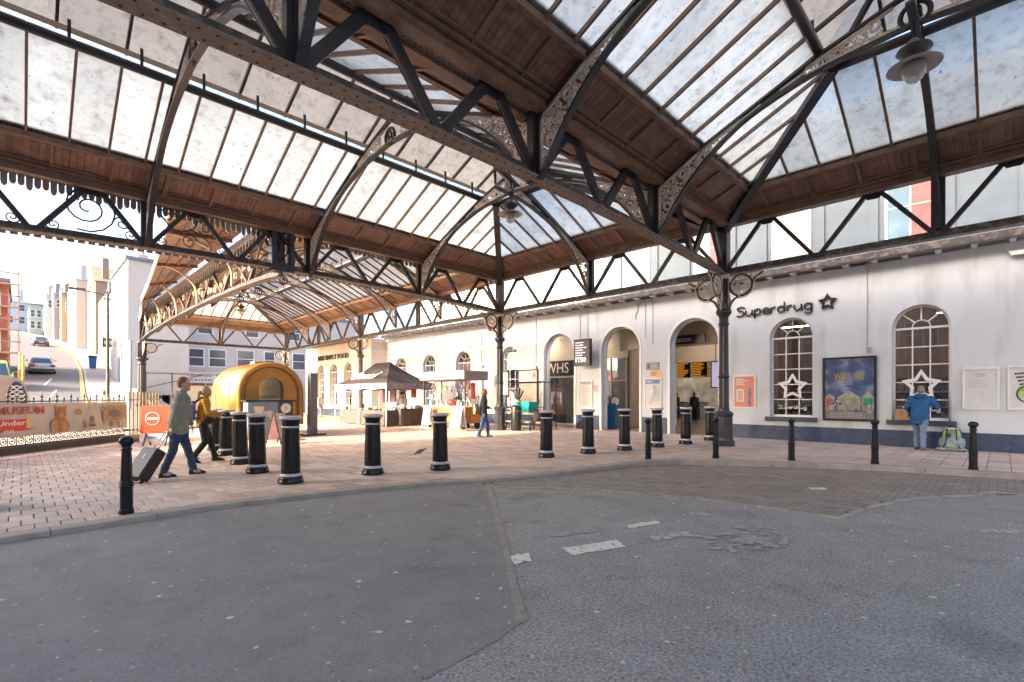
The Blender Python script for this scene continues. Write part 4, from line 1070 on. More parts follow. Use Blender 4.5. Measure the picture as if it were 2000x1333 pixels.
    def ribpart(kind, hipend=False):
        mb = MB()
        for sd in (0, 1):
            def Q(s, z, off=0.0): 
                return Vector((0, (s if sd == 0 else Wd - s), z)) + Vector((off, 0, 0))
            if hipend and sd == 1: continue
            if kind == 'flange':
                pu = [Q(s, zu(s)) for s in (.10, 1.1, 2, 3.4, half)]
                for a, b in zip(pu, pu[1:]): mb.beam(a, b, .11, .05)
                for (a, b), (c, d) in zip(lo_, lo_[1:]): mb.beam(Q(a, b), Q(c, d), .12, .045)
                mb.beam(Q(.10, 5.26), Q(.10, 6.36), .11, .05, up=(0, 1, 0))
                for s0, s1 in ((1.9, 3.2),):      # solid web where the rib is slim
                    N = 6
                    for i in range(N):
                        a, b = s0 + (s1 - s0) * i / N, s0 + (s1 - s0) * (i + 1) / N
                        mb.prism([Q(a, zl_(a), -.012), Q(b, zl_(b), -.012), Q(b, zu(b), -.012), Q(a, zu(a), -.012)], (.024, 0, 0))
            elif kind == 'lace':
                for s, z, d in circ:
                    if s > half - .42: continue
                    c = Q(s, z); a0_ = rg.uniform(0, 6); sg = rg.choice((-1, 1))
                    spiral(mb, c, (0, 1, 0), (0, 0, 1), d, 1.35, a0_, max(.012, d * .26), sg, 4, .3)
                # cream border strips
                for (a, b), (c, d) in zip(lo_[:-1], lo_[1:]):
                    if a < 1.95 or a > 3.1: mb.beam(Q(a, b + .055), Q(c, d + .055), .04, .06)
                for s0, s1 in ((.12, 1.1), (1.1, 2.0), (3.2, half - .3)): mb.beam(Q(s0, zu(s0) - .055), Q(s1, zu(s1) - .055), .04, .06)
                mb.beam(Q(.16, 5.4), Q(.16, 6.36), .04, .06, up=(0, 1, 0))
                # slender cream arrow inlays on the slim web
                for s0, s1 in ((1.95, 2.4), (2.75, 3.2)):
                    za, zb2 = (zl_(s0) + zu(s0)) / 2, (zl_(s1) + zu(s1)) / 2
                    mb.beam(Q(s0, za), Q(s1, zb2), .034, .05 if s0 < 2 else .04)
            elif kind == 'ring' and sd == 0:
                c = Vector((0, half, 7.86)); N = 24
                ring = [c + Vector((0, .2 * math.cos(2 * math.pi * k / N), .2 * math.sin(2 * math.pi * k / N))) for k in range(N)]
                mb.tube(ring, .042, 6, True)
                spiral(mb, c + Vector((0, 0, .06)), (0, 1, 0), (0, 0, 1), .085, .9, R(-60), .026, 1, 5, .7); spiral(mb, c - Vector((0, 0, .06)), (0, 1, 0), (0, 0, 1), .085, .9, R(120), .026, 1, 5, .7)
        return mb
    TT = Matrix(((*(Vector(T(1, 0, 0)) - Vector(T(0, 0, 0))), 0), (*(Vector(T(0, 1, 0)) - Vector(T(0, 0, 0))), 0), (0, 0, 1, 0), (0, 0, 0, 1))).transposed()
    org = Vector(T(0, 0, 0))
    def prep(mb, nm, m, sm=False):
        me = mb.mesh(nm, m, sm); me.transform(TT); return me
    fm, lm, rm = prep(ribpart('flange'), 'arched_rib', M_iron if not warm else M_ironwarm), prep(ribpart('lace'), 'filigree', M_cream, True), prep(ribpart('ring'), 'ring', M_black, True)
    for a in ribs:
        p = Vector(T(a, 0, 0)) - rt.location
        r_ = inst('arched_rib', fm, rt, p); inst('filigree', lm, r_)['kind'] = 'stuff'; inst('ring', rm, r_)
    # half rib to the hip end
    RotZ = Matrix.Rotation(R(-90), 4, 'Z')
    def hipprep(mb, nm, m, sm=False):
        me = mb.mesh(nm, m, sm)
        for v in me.vertices:
            s = v.co.y; off = v.co.x; q = T(L - s, half + off, v.co.z); v.co = Vector(q) - rt.location
        return me
    h_ = inst('arched_rib', hipprep(ribpart('flange', True), 'arched_rib', M_iron if not warm else M_ironwarm), rt)
    inst('filigree', hipprep(ribpart('lace', True), 'filigree', M_cream, True), h_)['kind'] = 'stuff'
    return rt
roofA = roof('glazed hipped roof bay above the arches with weathered panes and brown boarded eaves', lambda a, b, z: (a, Y1 + b, z), -2.6, XC, Y2 - Y1, [x for x in ribx])
roofB = roof('glazed hipped roof bay over the kerb before the chemist windows, spotted with dirt', lambda a, b, z: (a, Y0 + b, z), -2.6, XC, Y1 - Y0, [x for x in ribx])
roofC = roof('warm lit far roof beyond the scrollwork girder, over trailer and stalls', lambda a, b, z: (XE + b, a, z), Y2 + .35, Y4, XC - XE, [19.6, 23.7, 27.9, 31.9, 35.4], pitch=.62, warm=True)

# street-side overhang of the far roof
ov = root('street_overhang', 'boarded overhang on curved brackets along the street side of the far roof', 'canopy', (XE, 27, 6.5))
OE = [(2.9, 15.9, 7.15), (3.5, 20, 7.12), (4.0, 25, 7.05), (4.35, 29, 6.9), (4.65, 33, 6.75), (5.2, 37, 6.55), (5.5, 40, 6.5)]
EI = [(XE - .12, p[1], 7.22) for p in OE]
for i in range(len(OE) - 1):
    n = 18
    mb = MB()
    for k in range(n):
        a, b = k / n + .004, (k + 1) / n - .004
        A, Bq = Vector(OE[i]).lerp(Vector(OE[i + 1]), a), Vector(OE[i]).lerp(Vector(OE[i + 1]), b); C, D = Vector(EI[i]).lerp(Vector(EI[i + 1]), a), Vector(EI[i]).lerp(Vector(EI[i + 1]), b)
        mb.prism([A, Bq, D, C], (0, 0, .03))
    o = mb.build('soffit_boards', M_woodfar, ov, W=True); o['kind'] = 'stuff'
    MB().prism([Vector(OE[i]) + Vector((0, 0, .035)), Vector(OE[i + 1]) + Vector((0, 0, .035)), Vector(EI[i + 1]) + Vector((0, 0, .035)), Vector(EI[i]) + Vector((0, 0, .035))], (0, 0, .06)).build('roof_deck', M_slate, ov, W=True)
    MB().beam(Vector(OE[i]) + Vector((-.03, 0, 0)), Vector(OE[i + 1]) + Vector((-.03, 0, 0)), .05, .24).build('fascia', M_white, ov, W=True)
    for f in (.25, .5, .75): MB().beam(Vector(OE[i]).lerp(Vector(EI[i]), f) - Vector((0, 0, .03)), Vector(OE[i + 1]).lerp(Vector(EI[i + 1]), f) - Vector((0, 0, .03)), .08, .07).build('purlin', M_bar, ov, W=True)
    p = Vector(OE[i]); q = Vector(EI[i])
    MB().beam(p - Vector((0, 0, .06)), q - Vector((0, 0, .06)), .1, .12).build('cross_beam', M_bar, ov, W=True)
    c = catmull([(q.x, q.y, 5.5), (q.x - .12, q.y, 6.3), (q.x - .5 * (q.x - p.x), q.y, 6.85), (p.x + .15, q.y, 7.0 if p.z > 6.9 else p.z)], 6); MB().tube(c, .05, 6).build('curved_bracket', M_creamwood, ov, True, W=True)

# ---- columns
def spandrel(dirv, z0=3.98, z1=5.03, ro=1.0):
    """bracket in the vertical plane along dirv; returns (cream mesh, dark mesh)"""
    d = Vector(dirv); ez = Vector((0, 0, 1)); n = d.cross(ez); cr = MB(); dk = MB()
    def Q(a, z, off=0): return d * a + ez * z + n * off
    rc = .31; ca, cz = .18 + rc, z1 - rc - .03
    N = 28
    ring = lambda r, off=0: [Q(ca + r * math.cos(2 * math.pi * k / N), cz + r * math.sin(2 * math.pi * k / N), off) for k in range(N)]
    dk.tube(ring(rc), .026, 6, True); cr.tube(ring(rc - .045), .022, 5, True); cr.tube(ring(.1), .02, 5, True)
    for k in range(7):
        a = 2 * math.pi * k / 7 + .3
        c = (ca + .185 * math.cos(a), cz + .185 * math.sin(a)); M2 = 12
        cr.tube([Q(c[0] + .066 * math.cos(2 * math.pi * j / M2), c[1] + .066 * math.sin(2 * math.pi * j / M2)) for j in range(M2)], .015, 5, True)
    # outline: from the collar up round the ring to the girder
    low = catmull([Q(.15, z0, 0), Q(.19, z0 + .2), Q(.3, z0 + .34), Q(.42, z0 + .39)], 5); dk.tube(low, .024, 6); cr.tube([p + d * .035 - ez * .02 for p in low], .018, 5)
    cr.beam(low[-1], Q(.47, cz - rc), .05, .05)
    top = catmull([Q(ca + rc + .02, cz + .02), Q(ca + rc + .05, cz + .14), Q(ca + rc + .14, z1 - .13), Q(ca + rc + .3, z1 - .04)], 5); dk.tube(top, .022, 6); cr.tube([p + d * .03 - ez * .03 for p in top], .017, 5)
    out = [Q(ca + (rc + .05) * math.cos(a * math.pi / 24), cz + (rc + .05) * math.sin(a * math.pi / 24)) for a in range(-13, 1)]
    cr.tube(out, .018, 5)
    cr.tube([Q(.13, z0 + .03), Q(.13, z1)], .024, 5); cr.tube([Q(.13, z1 - .02), Q(ca + rc + .28, z1 - .02)], .02, 5)
    cr.tube([Q(.15, cz - .2), Q(.2, z0 + .26)], .02, 5); cr.tube([Q(ca + .26, z1 - .06), Q(ca + rc + .05, z1 - .2)], .018, 5)
    return cr, dk
COLMESH = {}
def column(x, y, label, dirs, warm=False, hull=True):
    rt = root('iron_column', label, 'column', (x, y, 0), 0, None)
    key = ('c', warm)
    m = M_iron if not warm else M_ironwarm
    if key not in COLMESH:
        b = MB(); b.lathe([(.30, 0), (.30, .14), (.27, .17), (.255, .22), (.24, .26), (.24, .86), (.26, .9), (.27, .95), (.24, .99), (.2, 1.03)], 8, ph=R(22.5))
        sh = MB(); N = 32
        rings = []
        for z, r in ((1.02, .16), (1.1, .155), (1.12, .145), (3.5, .125), (3.6, .125)):
            rings.append([((r - (.012 if (k % 2 and 1.1 < z < 3.55) else 0)) * math.cos(2 * math.pi * k / N), (r - (.012 if (k % 2 and 1.1 < z < 3.55) else 0)) * math.sin(2 * math.pi * k / N), z) for k in range(N)])
        sh.loft(rings)
        cp = MB().lathe([(.125, 3.55), (.15, 3.58), (.15, 3.62), (.13, 3.66), (.13, 3.8), (.17, 3.86), (.22, 3.92), (.22, 4.0), (.16, 4.03)], 20)
        rg = MB().lathe([(.14, 2.0), (.16, 2.03), (.16, 2.06), (.14, 2.09)], 20)
        up = MB().bb(-.115, .115, -.115, .115, 4.0, 5.06); up.bb(-.09, .09, -.135, .135, 4.05, 5.0); up.bb(-.135, .135, -.09, .09, 4.05, 5.0)
        hd = MB().bb(-.14, .14, -.14, .14, 5.07, 6.48)
        COLMESH[key] = [(nm, q.mesh(nm, m, s)) for nm, q, s in (('base', b, False), ('shaft', sh, False), ('capital', cp, True), ('band', rg, True), ('upper_shaft', up, False), ('head_post', hd, False))]
    for nm, me in COLMESH[key]: inst(nm, me, rt)
    for dv in dirs:
        if dv not in COLMESH:
            cr, dk = spandrel(dv); COLMESH[dv] = (cr.mesh('spandrel', M_cream, True), dk.mesh('edge_moulding', M_black, True))
        s = inst('spandrel', COLMESH[dv][0], rt); inst('edge_moulding', COLMESH[dv][1], s)
    inst('abacus', ABA, rt)
    return rt
ABA = MB().loft([[(-.12, -.12, 4.92), (.12, -.12, 4.92), (.12, .12, 4.92), (-.12, .12, 4.92)], [(-.22, -.22, 5.03), (.22, -.22, 5.03), (.22, .22, 5.03), (-.22, .22, 5.03)]]).mesh('abacus', M_cream)
D3 = ((0., 1., 0.), (0., -1., 0.), (-1., 0., 0.))
column(XC, Y1, 'fluted iron column with rosette brackets between the right arch and the chemist lettering', D3)
column(XC, Y2, 'fluted iron column with rosette brackets between the cart and the left arch', D3)
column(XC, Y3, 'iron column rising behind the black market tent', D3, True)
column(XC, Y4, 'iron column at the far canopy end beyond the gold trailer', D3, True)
column(XC, Y0, 'iron column carrying the girder behind the nearest hanging lamp', D3)
for y, nm in ((Y0, 'iron street-side column at the road behind the camera end'), (Y1, 'iron street-side column at the kerb end of the riveted girder'), (Y2, 'iron street-side column at the railing end of the scrollwork girder')):
    column(XS, y, nm, ((1., 0., 0.),))
fc = column(XE, Y4, 'grey iron column with round bracket at the street end of the far girder', ((1., 0., 0.), (0., -1., 0.)), False)
for ch in fc.children:
    if ch.name.startswith(('shaft', 'upper_shaft', 'base', 'capital', 'band')): ch.scale = (1.7, 1.7, 1)
MB().tube([(XE - .75, Y4 - 1.2, 0), (XE - .75, Y4 - 1.2, 5.0)], .09, 8).build('downpipe', mat('grey_pipe', (.28, .33, .38), .4), fc, True, W=True)

# ---- hanging lamps
def lamp(x, y, z, ztop, label):
    rt = root('hanging_lamp', label, 'lamp', (x, y, z))
    MB().tube([(0, 0, .62), (0, 0, ztop - z)], .018, 6).build('rod', M_black, rt)
    MB().ell((0, 0, .58), (.09, .09, .08)).build('knuckle', mat('dull_galvanised', (.25, .22, .2), .6, var=.3, vscale=20), rt, True)
    MB().lathe([(.07, .54), (.23, .49), (.245, .46), (.14, .37), (.11, .33), (.11, .29), (.16, .27)], 24).build('hood', M_iron, rt, True)
    MB().lathe([(.13, .28), (.19, .262), (.36, .2), (.375, .19), (.36, .183), (.18, .24)], 28).build('reflector', mat('enamel_grey', (.36, .34, .33), .4, var=.2, vscale=9), rt, True)
    g = MB().lathe([(.16, .22), (.168, .14), (.15, .05), (.11, -.02), (.05, -.07), (.005, -.08)], 20)
    gm = bpy.data.materials.get('lamp_globe')
    if not gm:
        gm = bpy.data.materials.new('lamp_globe'); gm.use_nodes = True; b = gm.node_tree.nodes['Principled BSDF']; b.inputs['Base Color'].default_value = (.75, .72, .66, 1); b.inputs['Roughness'].default_value = .12; b.inputs['Transmission Weight'].default_value = .55; b.inputs['IOR'].default_value = 1.1
    g.build('globe', gm, rt, True)
    MB().ell((0, 0, .14), (.04, .04, .08)).build('bulb', M_white, rt, True)
lamp(10.6, (Y1 + Y2) / 2, 6.85, 7.7, 'hanging lamp with glass globe under the hip before the iron corner column')
lamp(10.45, (Y0 + Y1) / 2, 6.72, 7.7, 'hanging lamp with wide grey reflector beneath the filigree rib over the kerb')
lamp((XE + XC) / 2, 35.2, 6.9, 7.7, 'small hanging lamp under the far warm roof')

# ================================================================ BOLLARDS
BIGM = None
def big_bollard(px, py, label, group):
    global BIGM
    p = gp(px, py); rt = root('stout_bollard', label, 'bollard', p, rnd.uniform(0, 6), group); rt.rotation_euler = (rnd.uniform(-.012, .012), rnd.uniform(-.012, .012), rnd.uniform(0, 6))
    if BIGM is None:
        b = MB().lathe([(.155, .16), (.152, .3), (.142, .7), (.136, .93), (.136, .98)], 24)
        ba = MB().lathe([(.19, 0), (.205, .015), (.205, .05), (.185, .07), (.19, .085), (.18, .115), (.165, .12)], 24)
        w1 = MB().lathe([(.165, .118), (.172, .122), (.166, .165), (.155, .17)], 24)
        w2 = MB().lathe([(.137, .93), (.15, .937), (.15, .955), (.137, .962)], 24)
        nk = MB().lathe([(.136, .962), (.138, 1.03), (.15, 1.05), (.16, 1.07)], 24)
        tp = MB().lathe([(.16, 1.068), (.183, 1.075), (.187, 1.1), (.18, 1.12), (.165, 1.127), (.14, 1.115), (.02, 1.11)], 24)
        BIGM = [(n, q.mesh(n, m, True)) for n, q, m in (('shaft', b, M_bol), ('foot', ba, M_bol), ('lower_band', w1, M_bolwhite), ('upper_band', w2, M_bolwhite), ('neck', nk, M_bol), ('top_rim', tp, M_bolwhite))]
        for _, me in BIGM: 
            for poly in me.polygons: poly.use_smooth = len(poly.vertices) < 5
    for n, me in BIGM: inst(n, me, rt)
ga = 'close-set stout bollards beside the walking couple'; gb = 'spaced stout bollards across the forecourt'
for i, (px, py) in enumerate([(568, 943), (503, 923), (470, 906), (442, 889), (421, 879)]):
    big_bollard(px, py, 'stout black bollard with grey rim in the close row before the gold trailer', ga)
for px, py, wh_ in [(728, 926, 'between the close bollard row and the pigeon'), (860, 917, 'beside the pigeon on its cart side')]: big_bollard(px, py, 'stout black bollard with grey rim ' + wh_, 'stout bollards near the pigeon')
for px, py, wh_ in [(1067, 893, 'before the newsagent arch'), (1149, 885, 'below the departure screen and timetable'), (1220, 879, 'before the middle arch'), (1284, 873, 'below the route map'), (1339, 867, 'before the right arch'), (1387, 860, 'touching the fluted column by the right arch')]: big_bollard(px, py, 'stout black bollard with grey bands ' + wh_, gb)
SMM = None
def small_bollard(px, py, label, group):
    global SMM
    p = gp(px, py, .0); rt = root('slim_bollard', label, 'bollard', p, rnd.uniform(0, 6), group)
    if SMM is None:
        sh = MB(); N = 20
        def ring(r, z, fl=0): return [((r - (fl if k % 2 else 0)) * math.cos(2 * math.pi * k / N), (r - (fl if k % 2 else 0)) * math.sin(2 * math.pi * k / N), z) for k in range(N)]
        sh.loft([ring(.068, .06), ring(.066, .36), ring(.063, .37, .006), ring(.05, .78, .006), ring(.05, .79)])
        ba = MB().lathe([(.078, 0), (.078, .05), (.07, .065)], 20); c1 = MB().lathe([(.066, .33), (.078, .34), (.078, .355), (.068, .36), (.068, .372), (.076, .378), (.072, .395), (.064, .4)], 20)
        hd = MB().lathe([(.05, .785), (.06, .79), (.06, .805), (.05, .815), (.052, .845), (.07, .87), (.082, .89), (.082, .91), (.07, .94), (.04, .958), (.003, .963)], 20)
        SMM = [(n, q.mesh(n, M_bol, s)) for n, q, s in (('shaft', sh, False), ('foot', ba, False), ('collar', c1, True), ('knob', hd, True))]
    for n, me in SMM: inst(n, me, rt)
small_bollard(247, 1003, 'slim black bollard with knob at the kerb beside the trailing suitcase', None)
for px, py in [(1266, 900), (1398, 895)]: small_bollard(px, py, 'slim black knobbed bollard at the kerb before the right arch', 'slim bollards by the right arch')
small_bollard(1546, 899, 'slim black knobbed bollard below the first starred shop window', None)
small_bollard(1709, 906, 'slim black knobbed bollard overlapping the colourful framed poster', None)
small_bollard(1901, 918, 'slim black knobbed bollard beside the grey rucksack', None)

# ================================================================ SIGNS AND POSTERS ON THE WALL
SD = root('shop_lettering', 'black handwritten-style raised shop lettering with outlined star on white wall', 'sign', (WX, 5.2, 3.9))
pa = onX(1440, 612, WX); pb = onX(1590, 598, WX); ps = onX(1617, 590, WX)
Ls = pa.y - pb.y; M_ink = mat('black_raised_letters', (.012, .012, .014), .35)
xh = Ls / (sum(GL[c][0] for c in 'Superdrug') * 1.3)
strokes('Superdrug', frame_mX((WX - .05, (pa.y + pb.y) / 2, (pa.z + pb.z) / 2 - .10)), xh, .026, M_ink, SD, W=True)
star(frame_mX((WX - .03, ps.y, ps.z)), .27, .075, .05, M_ink, SD, W=True)
for yc in (4.99, 1.66):
    D = root('window_decal', 'white outlined star and shop name on the window ' + ('above the sill with the paper bag' if yc < 3 else 'nearest the chemist lettering'), 'decal', (WX + .19, yc, 1.0))
    star(frame_mX((WX + .19, yc, 1.78)), .47, .1, .004, M_white, D, W=True)
    strokes('Superdrug', frame_mX((WX + .185, yc, 1.05)), .067, .012, M_white, D, W=True)
def board(name, label, px0, py0, px1, py1, X=WX, fr=.05, mf=M_white, mp=M_paper, th=.05, cat='poster', group=None):
    a = onX(px0, py0, X); b = onX(px1, py1, X)
    ya, yb = a.y, b.y; zt = (onX((px0 + px1) / 2, py0, X).z); zb = onX((px0 + px1) / 2, py1, X).z
    rt = root(name, label, cat, (X, (ya + yb) / 2, zb), 0, group)
    mb = MB()
    for q in ((yb, yb + fr, zb, zt), (ya - fr, ya, zb, zt), (yb + fr, ya - fr, zb, zb + fr), (yb + fr, ya - fr, zt - fr, zt)): mb.bb(X - th, X - .004, *q)
    mb.build('frame', mf, rt, W=True)
    MB().bb(X - th * .55, X - .005, yb + fr + .001, ya - fr - .001, zb + fr + .001, zt - fr - .001).build('sheet', mp, rt, W=True)
    return rt, X - th * .55 - .003, ya - fr, yb + fr, zb + fr, zt - fr
def rect(rt, X, y0, y1, z0, z1, m, name='print', d=.002): return MB().bb(X - d, X, y1, y0, z0, z1).build(name, m, rt, W=True)
M_orange = mat('salmon_print', (.60, .22, .14), .45, var=.08, vscale=2); M_greyink = mat('grey_ink', (.30, .30, .33), .6); M_bluei = mat('blue_print', (.12, .14, .36), .45)
def small_print(rt, X, y0, y1, z0, z1, n, seed, m=M_greyink):
    mb = MB(); scrawl(mb, (X - .003, y0, z1), (0, -1, 0), (0, 0, 1), y0 - y1, z1 - z0, n, random.Random(seed)); mb.build('small_print', m, rt, W=True)['kind'] = 'stuff'
# salmon poster
rt, X, y0, y1, z0, z1 = board('poster', 'salmon pink poster with a standing figure beside the fluted column', 1433, 733, 1477, 797, fr=.045, mp=M_orange)
small_print(rt, X, y0 - .05, y1 + .15, z1 - .32, z1 - .05, 4, 1, M_white)
rect(rt, X, y0 - .07, y0 - .32, z0 + .18, z0 + .62, M_white); rect(rt, X - .002, y0 - .1, y0 - .29, z0 + .21, z0 + .58, mat('pale_pink', (.6, .35, .3), .5))
mb = MB(); cx = y1 + .16
for (dy, z, ry, rz) in ((0, .62, .045, .06), (0, .43, .07, .15), (0, .17, .055, .18)): mb.prism([(X - .003, cx + ry * math.cos(a * .5236), z0 + z + rz * math.sin(a * .5236)) for a in range(12)], (-.002, 0, 0))
mb.build('printed_figure', mat('figure_print', (.20, .17, .26), .5, var=.4, vscale=14), rt, W=True)
# big colourful framed poster
rt, X, y0, y1, z0, z1 = board('framed_poster', 'large black framed poster with blue sky and coloured beach huts between the two starred windows', 1608, 697, 1713, 822, fr=.06, mf=M_black, th=.09, mp=mat('poster_blue', (.20, .29, .62), .12, var=.35, vscale=3, col2=(.42, .48, .78), c2scale=3, c2at=.5))
Wp = y0 - y1; Hp = z1 - z0
def pp(a, b): return (y0 - a * Wp, z0 + b * Hp)
M_pg = mat('poster_pale', (.70, .72, .68), .3, var=.3, vscale=9)
mb = MB(); mb.prism([(X, *pp(a, b)) for a, b in ((.001, .001), (.999, .001), (.999, .12), (.001, .14))], (-.002, 0, 0)); mb.build('print', mat('poster_shingle', (.4, .42, .42), .3, var=.4, vscale=30), rt, W=True)
for (a, b, c, m) in ((-.02, .2, .42, (.80, .22, .22)), (.27, .73, .47, (.55, .62, .5)), (.76, 1.02, .46, (.05, .62, .42))):
    a = max(a, .002); b = min(b, .998)
    mb = MB(); mb.prism([(X, *pp(u, v)) for u, v in ((a, .15), (b, .15), (b, .36), ((a + b) / 2, c), (a, .36))], (-.003, 0, 0)); mb.build('printed_hut', M_pg, rt, W=True)
    mb = MB(); mb.prism([(X - .003, *pp(u, v)) for u, v in ((a + .03, .16), (b - .03, .16), (b - .03, .345), (a + .03, .345))], (-.002, 0, 0)); mb.build('printed_door', mat('hut_%d' % int(c * 100), m, .3, var=.3, vscale=9), rt, W=True)
rp = random.Random(8); 
for k in range(26):
    a, b = rp.uniform(.05, .95), rp.uniform(.12, .3); r_ = rp.uniform(.02, .05)
    mb = MB(); mb.prism([(X - .006 - k * .0002, *pp(a + r_ * math.cos(j * .785) * rp.uniform(.7, 1.2), b + r_ * .9 * math.sin(j * .785) * rp.uniform(.7, 1.2))) for j in range(8)], (-.0006, 0, 0))
    mb.build('printed_animal', rp.choice([P('pa%d' % k, (rp.uniform(.1, .8), rp.uniform(.1, .65), rp.uniform(.1, .65)), .4), M_pg]), rt, W=True)
M_yel = mat('yellow_print', (.85, .68, .2), .3)
text('WEIT  IRE', .26, frame_mX((X - .004, y0 - .5 * Wp, z0 + .7 * Hp)), M_yel, rt, W=True, width=.62 * Wp, ext=.002, bold=.006)
small_print(rt, X, y0 - .3 * Wp, y0 - .72 * Wp, z0 + .56 * Hp, z0 + .64 * Hp, 2, 4, M_white); small_print(rt, X, y0 - .1 * Wp, y0 - .9 * Wp, z0 + .02 * Hp, z0 + .11 * Hp, 3, 5, M_white)
MB().add([(X - .025, y0, z0), (X - .025, y1, z0), (X - .025, y1, z1), (X - .025, y0, z1)], [(0, 1, 2, 3)]).build('cover_glass', glass('poster_glass', (.98, .98, .98), .03), rt, W=True)
# notices
rt, X, y0, y1, z0, z1 = board('notice', 'plain white framed notice with a few grey lines right of the blue-coated man', 1880, 718, 1953, 800, fr=.05)
small_print(rt, X, y0 - .2, y1 + .2, z1 - .2, z1 - .1, 2, 6); small_print(rt, X, y0 - .06, y1 + .06, z1 - .5, z1 - .25, 5, 7, mat('faint_ink', (.48, .48, .5), .6))
rt, X, y0, y1, z0, z1 = board('notice', 'white poster with slanted black handwriting and crossed-out bicycle wheel', 1968, 713, 2045, 801, fr=.05)
mb = MB()
for k in range(4): scrawl(mb, (X - .003, y0 - .07 - k * .03, z1 - .12 - k * .09), (0, -.97, .1), (0, .1, .97), .42, .1, 1, random.Random(k), nrm=Vector((1, 0, 0)))
mb.build('handwriting', M_ink, rt, W=True)
cy, cz = y0 - .33, z0 + .36
mb = MB(); mb.tube([(X - .004, cy + .21 * math.cos(k * .2618), cz + .21 * math.sin(k * .2618)) for k in range(24)], .018, 5, True); mb.beam((X - .004, cy + .15, cz + .15), (X - .004, cy - .15, cz - .15), .025, .01); mb.build('printed_wheel', P('dark_green_ink', (.02, .07, .06), .5), rt, True, W=True)
mb = MB(); mb.prism([(X - .001, cy + .12 + .1 * math.cos(k * .5236), cz + .05 + .17 * math.sin(k * .5236)) for k in range(12)], (-.001, 0, 0)); mb.build('green_wash', P('lime_wash', (.42, .55, .2), .6), rt, W=True)
rt, X, y0, y1, z0, z1 = board('timetable', 'white framed timetable under the departure screen', 1132, 742, 1158, 796, fr=.035); rect(rt, X, y0 - .05, y1 + .03, z1 - .17, z1 - .05, M_greyink); small_print(rt, X, y0 - .05, y1 + .05, z0 + .1, z1 - .22, 14, 9, mat('faint_ink2', (.45, .45, .48), .6))
rt, X, y0, y1, z0, z1 = board('route_map', 'white route map with blue heading between middle and right arches', 1260, 738, 1293, 796, fr=.035); rect(rt, X, y0 - .001, y1 + .05, z1 - .2, z1 - .04, M_bluei); small_print(rt, X - .002, y0 - .05, y1 + .3, z1 - .16, z1 - .08, 1, 10, M_white)
mb = MB(); rq = random.Random(2)
for k in range(9): mb.tube(catmull([(X - .003, y0 - rq.uniform(.1, .7), z0 + rq.uniform(.1, .9)) for _ in range(4)], 4), .004, 4)
mb.build('printed_lines', mat('pale_map_lines', (.42, .44, .55), .5), rt, W=True)
rt, X, y0, y1, z0, z1 = board('wall_sign', 'small black and white notice above the yellow sign', 1263, 708, 1288, 722, fr=.012, mf=M_black, mp=M_greyink, th=.02, cat='sign'); small_print(rt, X, y0 - .2, y1 + .02, z0 + .02, z1 - .02, 4, 12, M_paper); rect(rt, X, y0 - .03, y0 - .14, z0 + .03, z1 - .03, M_ink)
rt, X, y0, y1, z0, z1 = board('wall_sign', 'small yellow warning sign above the route map', 1265, 724, 1291, 736, fr=.012, mf=M_paper, mp=mat('amber_sign', (.75, .38, .03), .5), th=.02, cat='sign'); small_print(rt, X, y0 - .17, y1 + .04, z0 + .03, z1 - .03, 3, 13, M_ink); rect(rt, X, y0 - .001, y0 - .13, z0, z1, M_paper)
rt, X, y0, y1, z0, z1 = board('no_smoking_sign', 'tiny white and pink prohibition sign beside the middle arch', 1160, 752, 1168, 766, fr=.008, th=.02, cat='sign', mp=mat('pinkish_sign', (.66, .45, .43), .5)); mb = MB(); mb.tube([(X - .003, (y0 + y1) / 2 + .08 * math.cos(k * .45), (z0 + z1) / 2 + .04 + .08 * math.sin(k * .45)) for k in range(14)], .012, 4, True); mb.build('ring', M_red, rt, W=True)
rt, X, y0, y1, z0, z1 = board('framed_poster', 'tall dark framed poster with peach panel left of the newsagent arch', 1013, 722, 1052, 797, fr=.05, mf=M_black, th=.09, mp=mat('peach_poster', (.66, .50, .38), .35, var=.1, vscale=2)); rect(rt, X, y0 - .001, y1 + .001, z1 - .55, z1 - .001, mat('mint_print', (.50, .56, .54), .4)); small_print(rt, X - .002, y0 - .1, y1 + .1, z1 - .8, z1 - .58, 2, 15, M_orange); small_print(rt, X - .002, y0 - .1, y1 + .1, z0 + .1, z0 + .6, 8, 16)
mb = MB()
for k in range(12): mb.beam((X - .005, y1 + .2, z1 - .25), (X - .005, y1 + .2 + .18 * math.cos(k * .5236), z1 - .25 + .22 * math.sin(k * .5236)), .03, .004, up=(1, 0, 0))
mb.build('printed_flower', mat('coral_print', (.62, .25, .22), .4), rt, W=True)
# departure screen on a bracket
a = onX(1123, 664, WX - .55); b = onX(1153, 714, WX - .55)
DS = root('departure_screen', 'portrait departure screen showing the time 11:10 hung between left and middle arches', 'screen', (WX - .4, (a.y + b.y) / 2, b.z))
MB().bb(WX - .62, WX - .42, b.y, a.y, b.z, a.z).build('case', mat('brown_black_case', (.05, .035, .03), .4), DS, W=True)
MB().bb(WX - .628, WX - .6205, b.y + .06, a.y - .06, b.z + .12, a.z - .06).build('screen', emis('screen_dark', (.10, .07, .085), .06), DS, W=True)
mb = MB(); scrawl(mb, (WX - .632, a.y - .09, a.z - .1), (0, -1, 0), (0, 0, 1), a.y - b.y - .18, .78, 7, random.Random(4)); mb.build('rows', emis('screen_text', (.9, .85, .95), .1), DS, W=True)
text('11:10', .27, frame_mX((WX - .632, (a.y + b.y) / 2 + .06, b.z + .26)), emis('screen_time', (1, 1, 1), .14), DS, W=True, ext=.002, bold=.008)
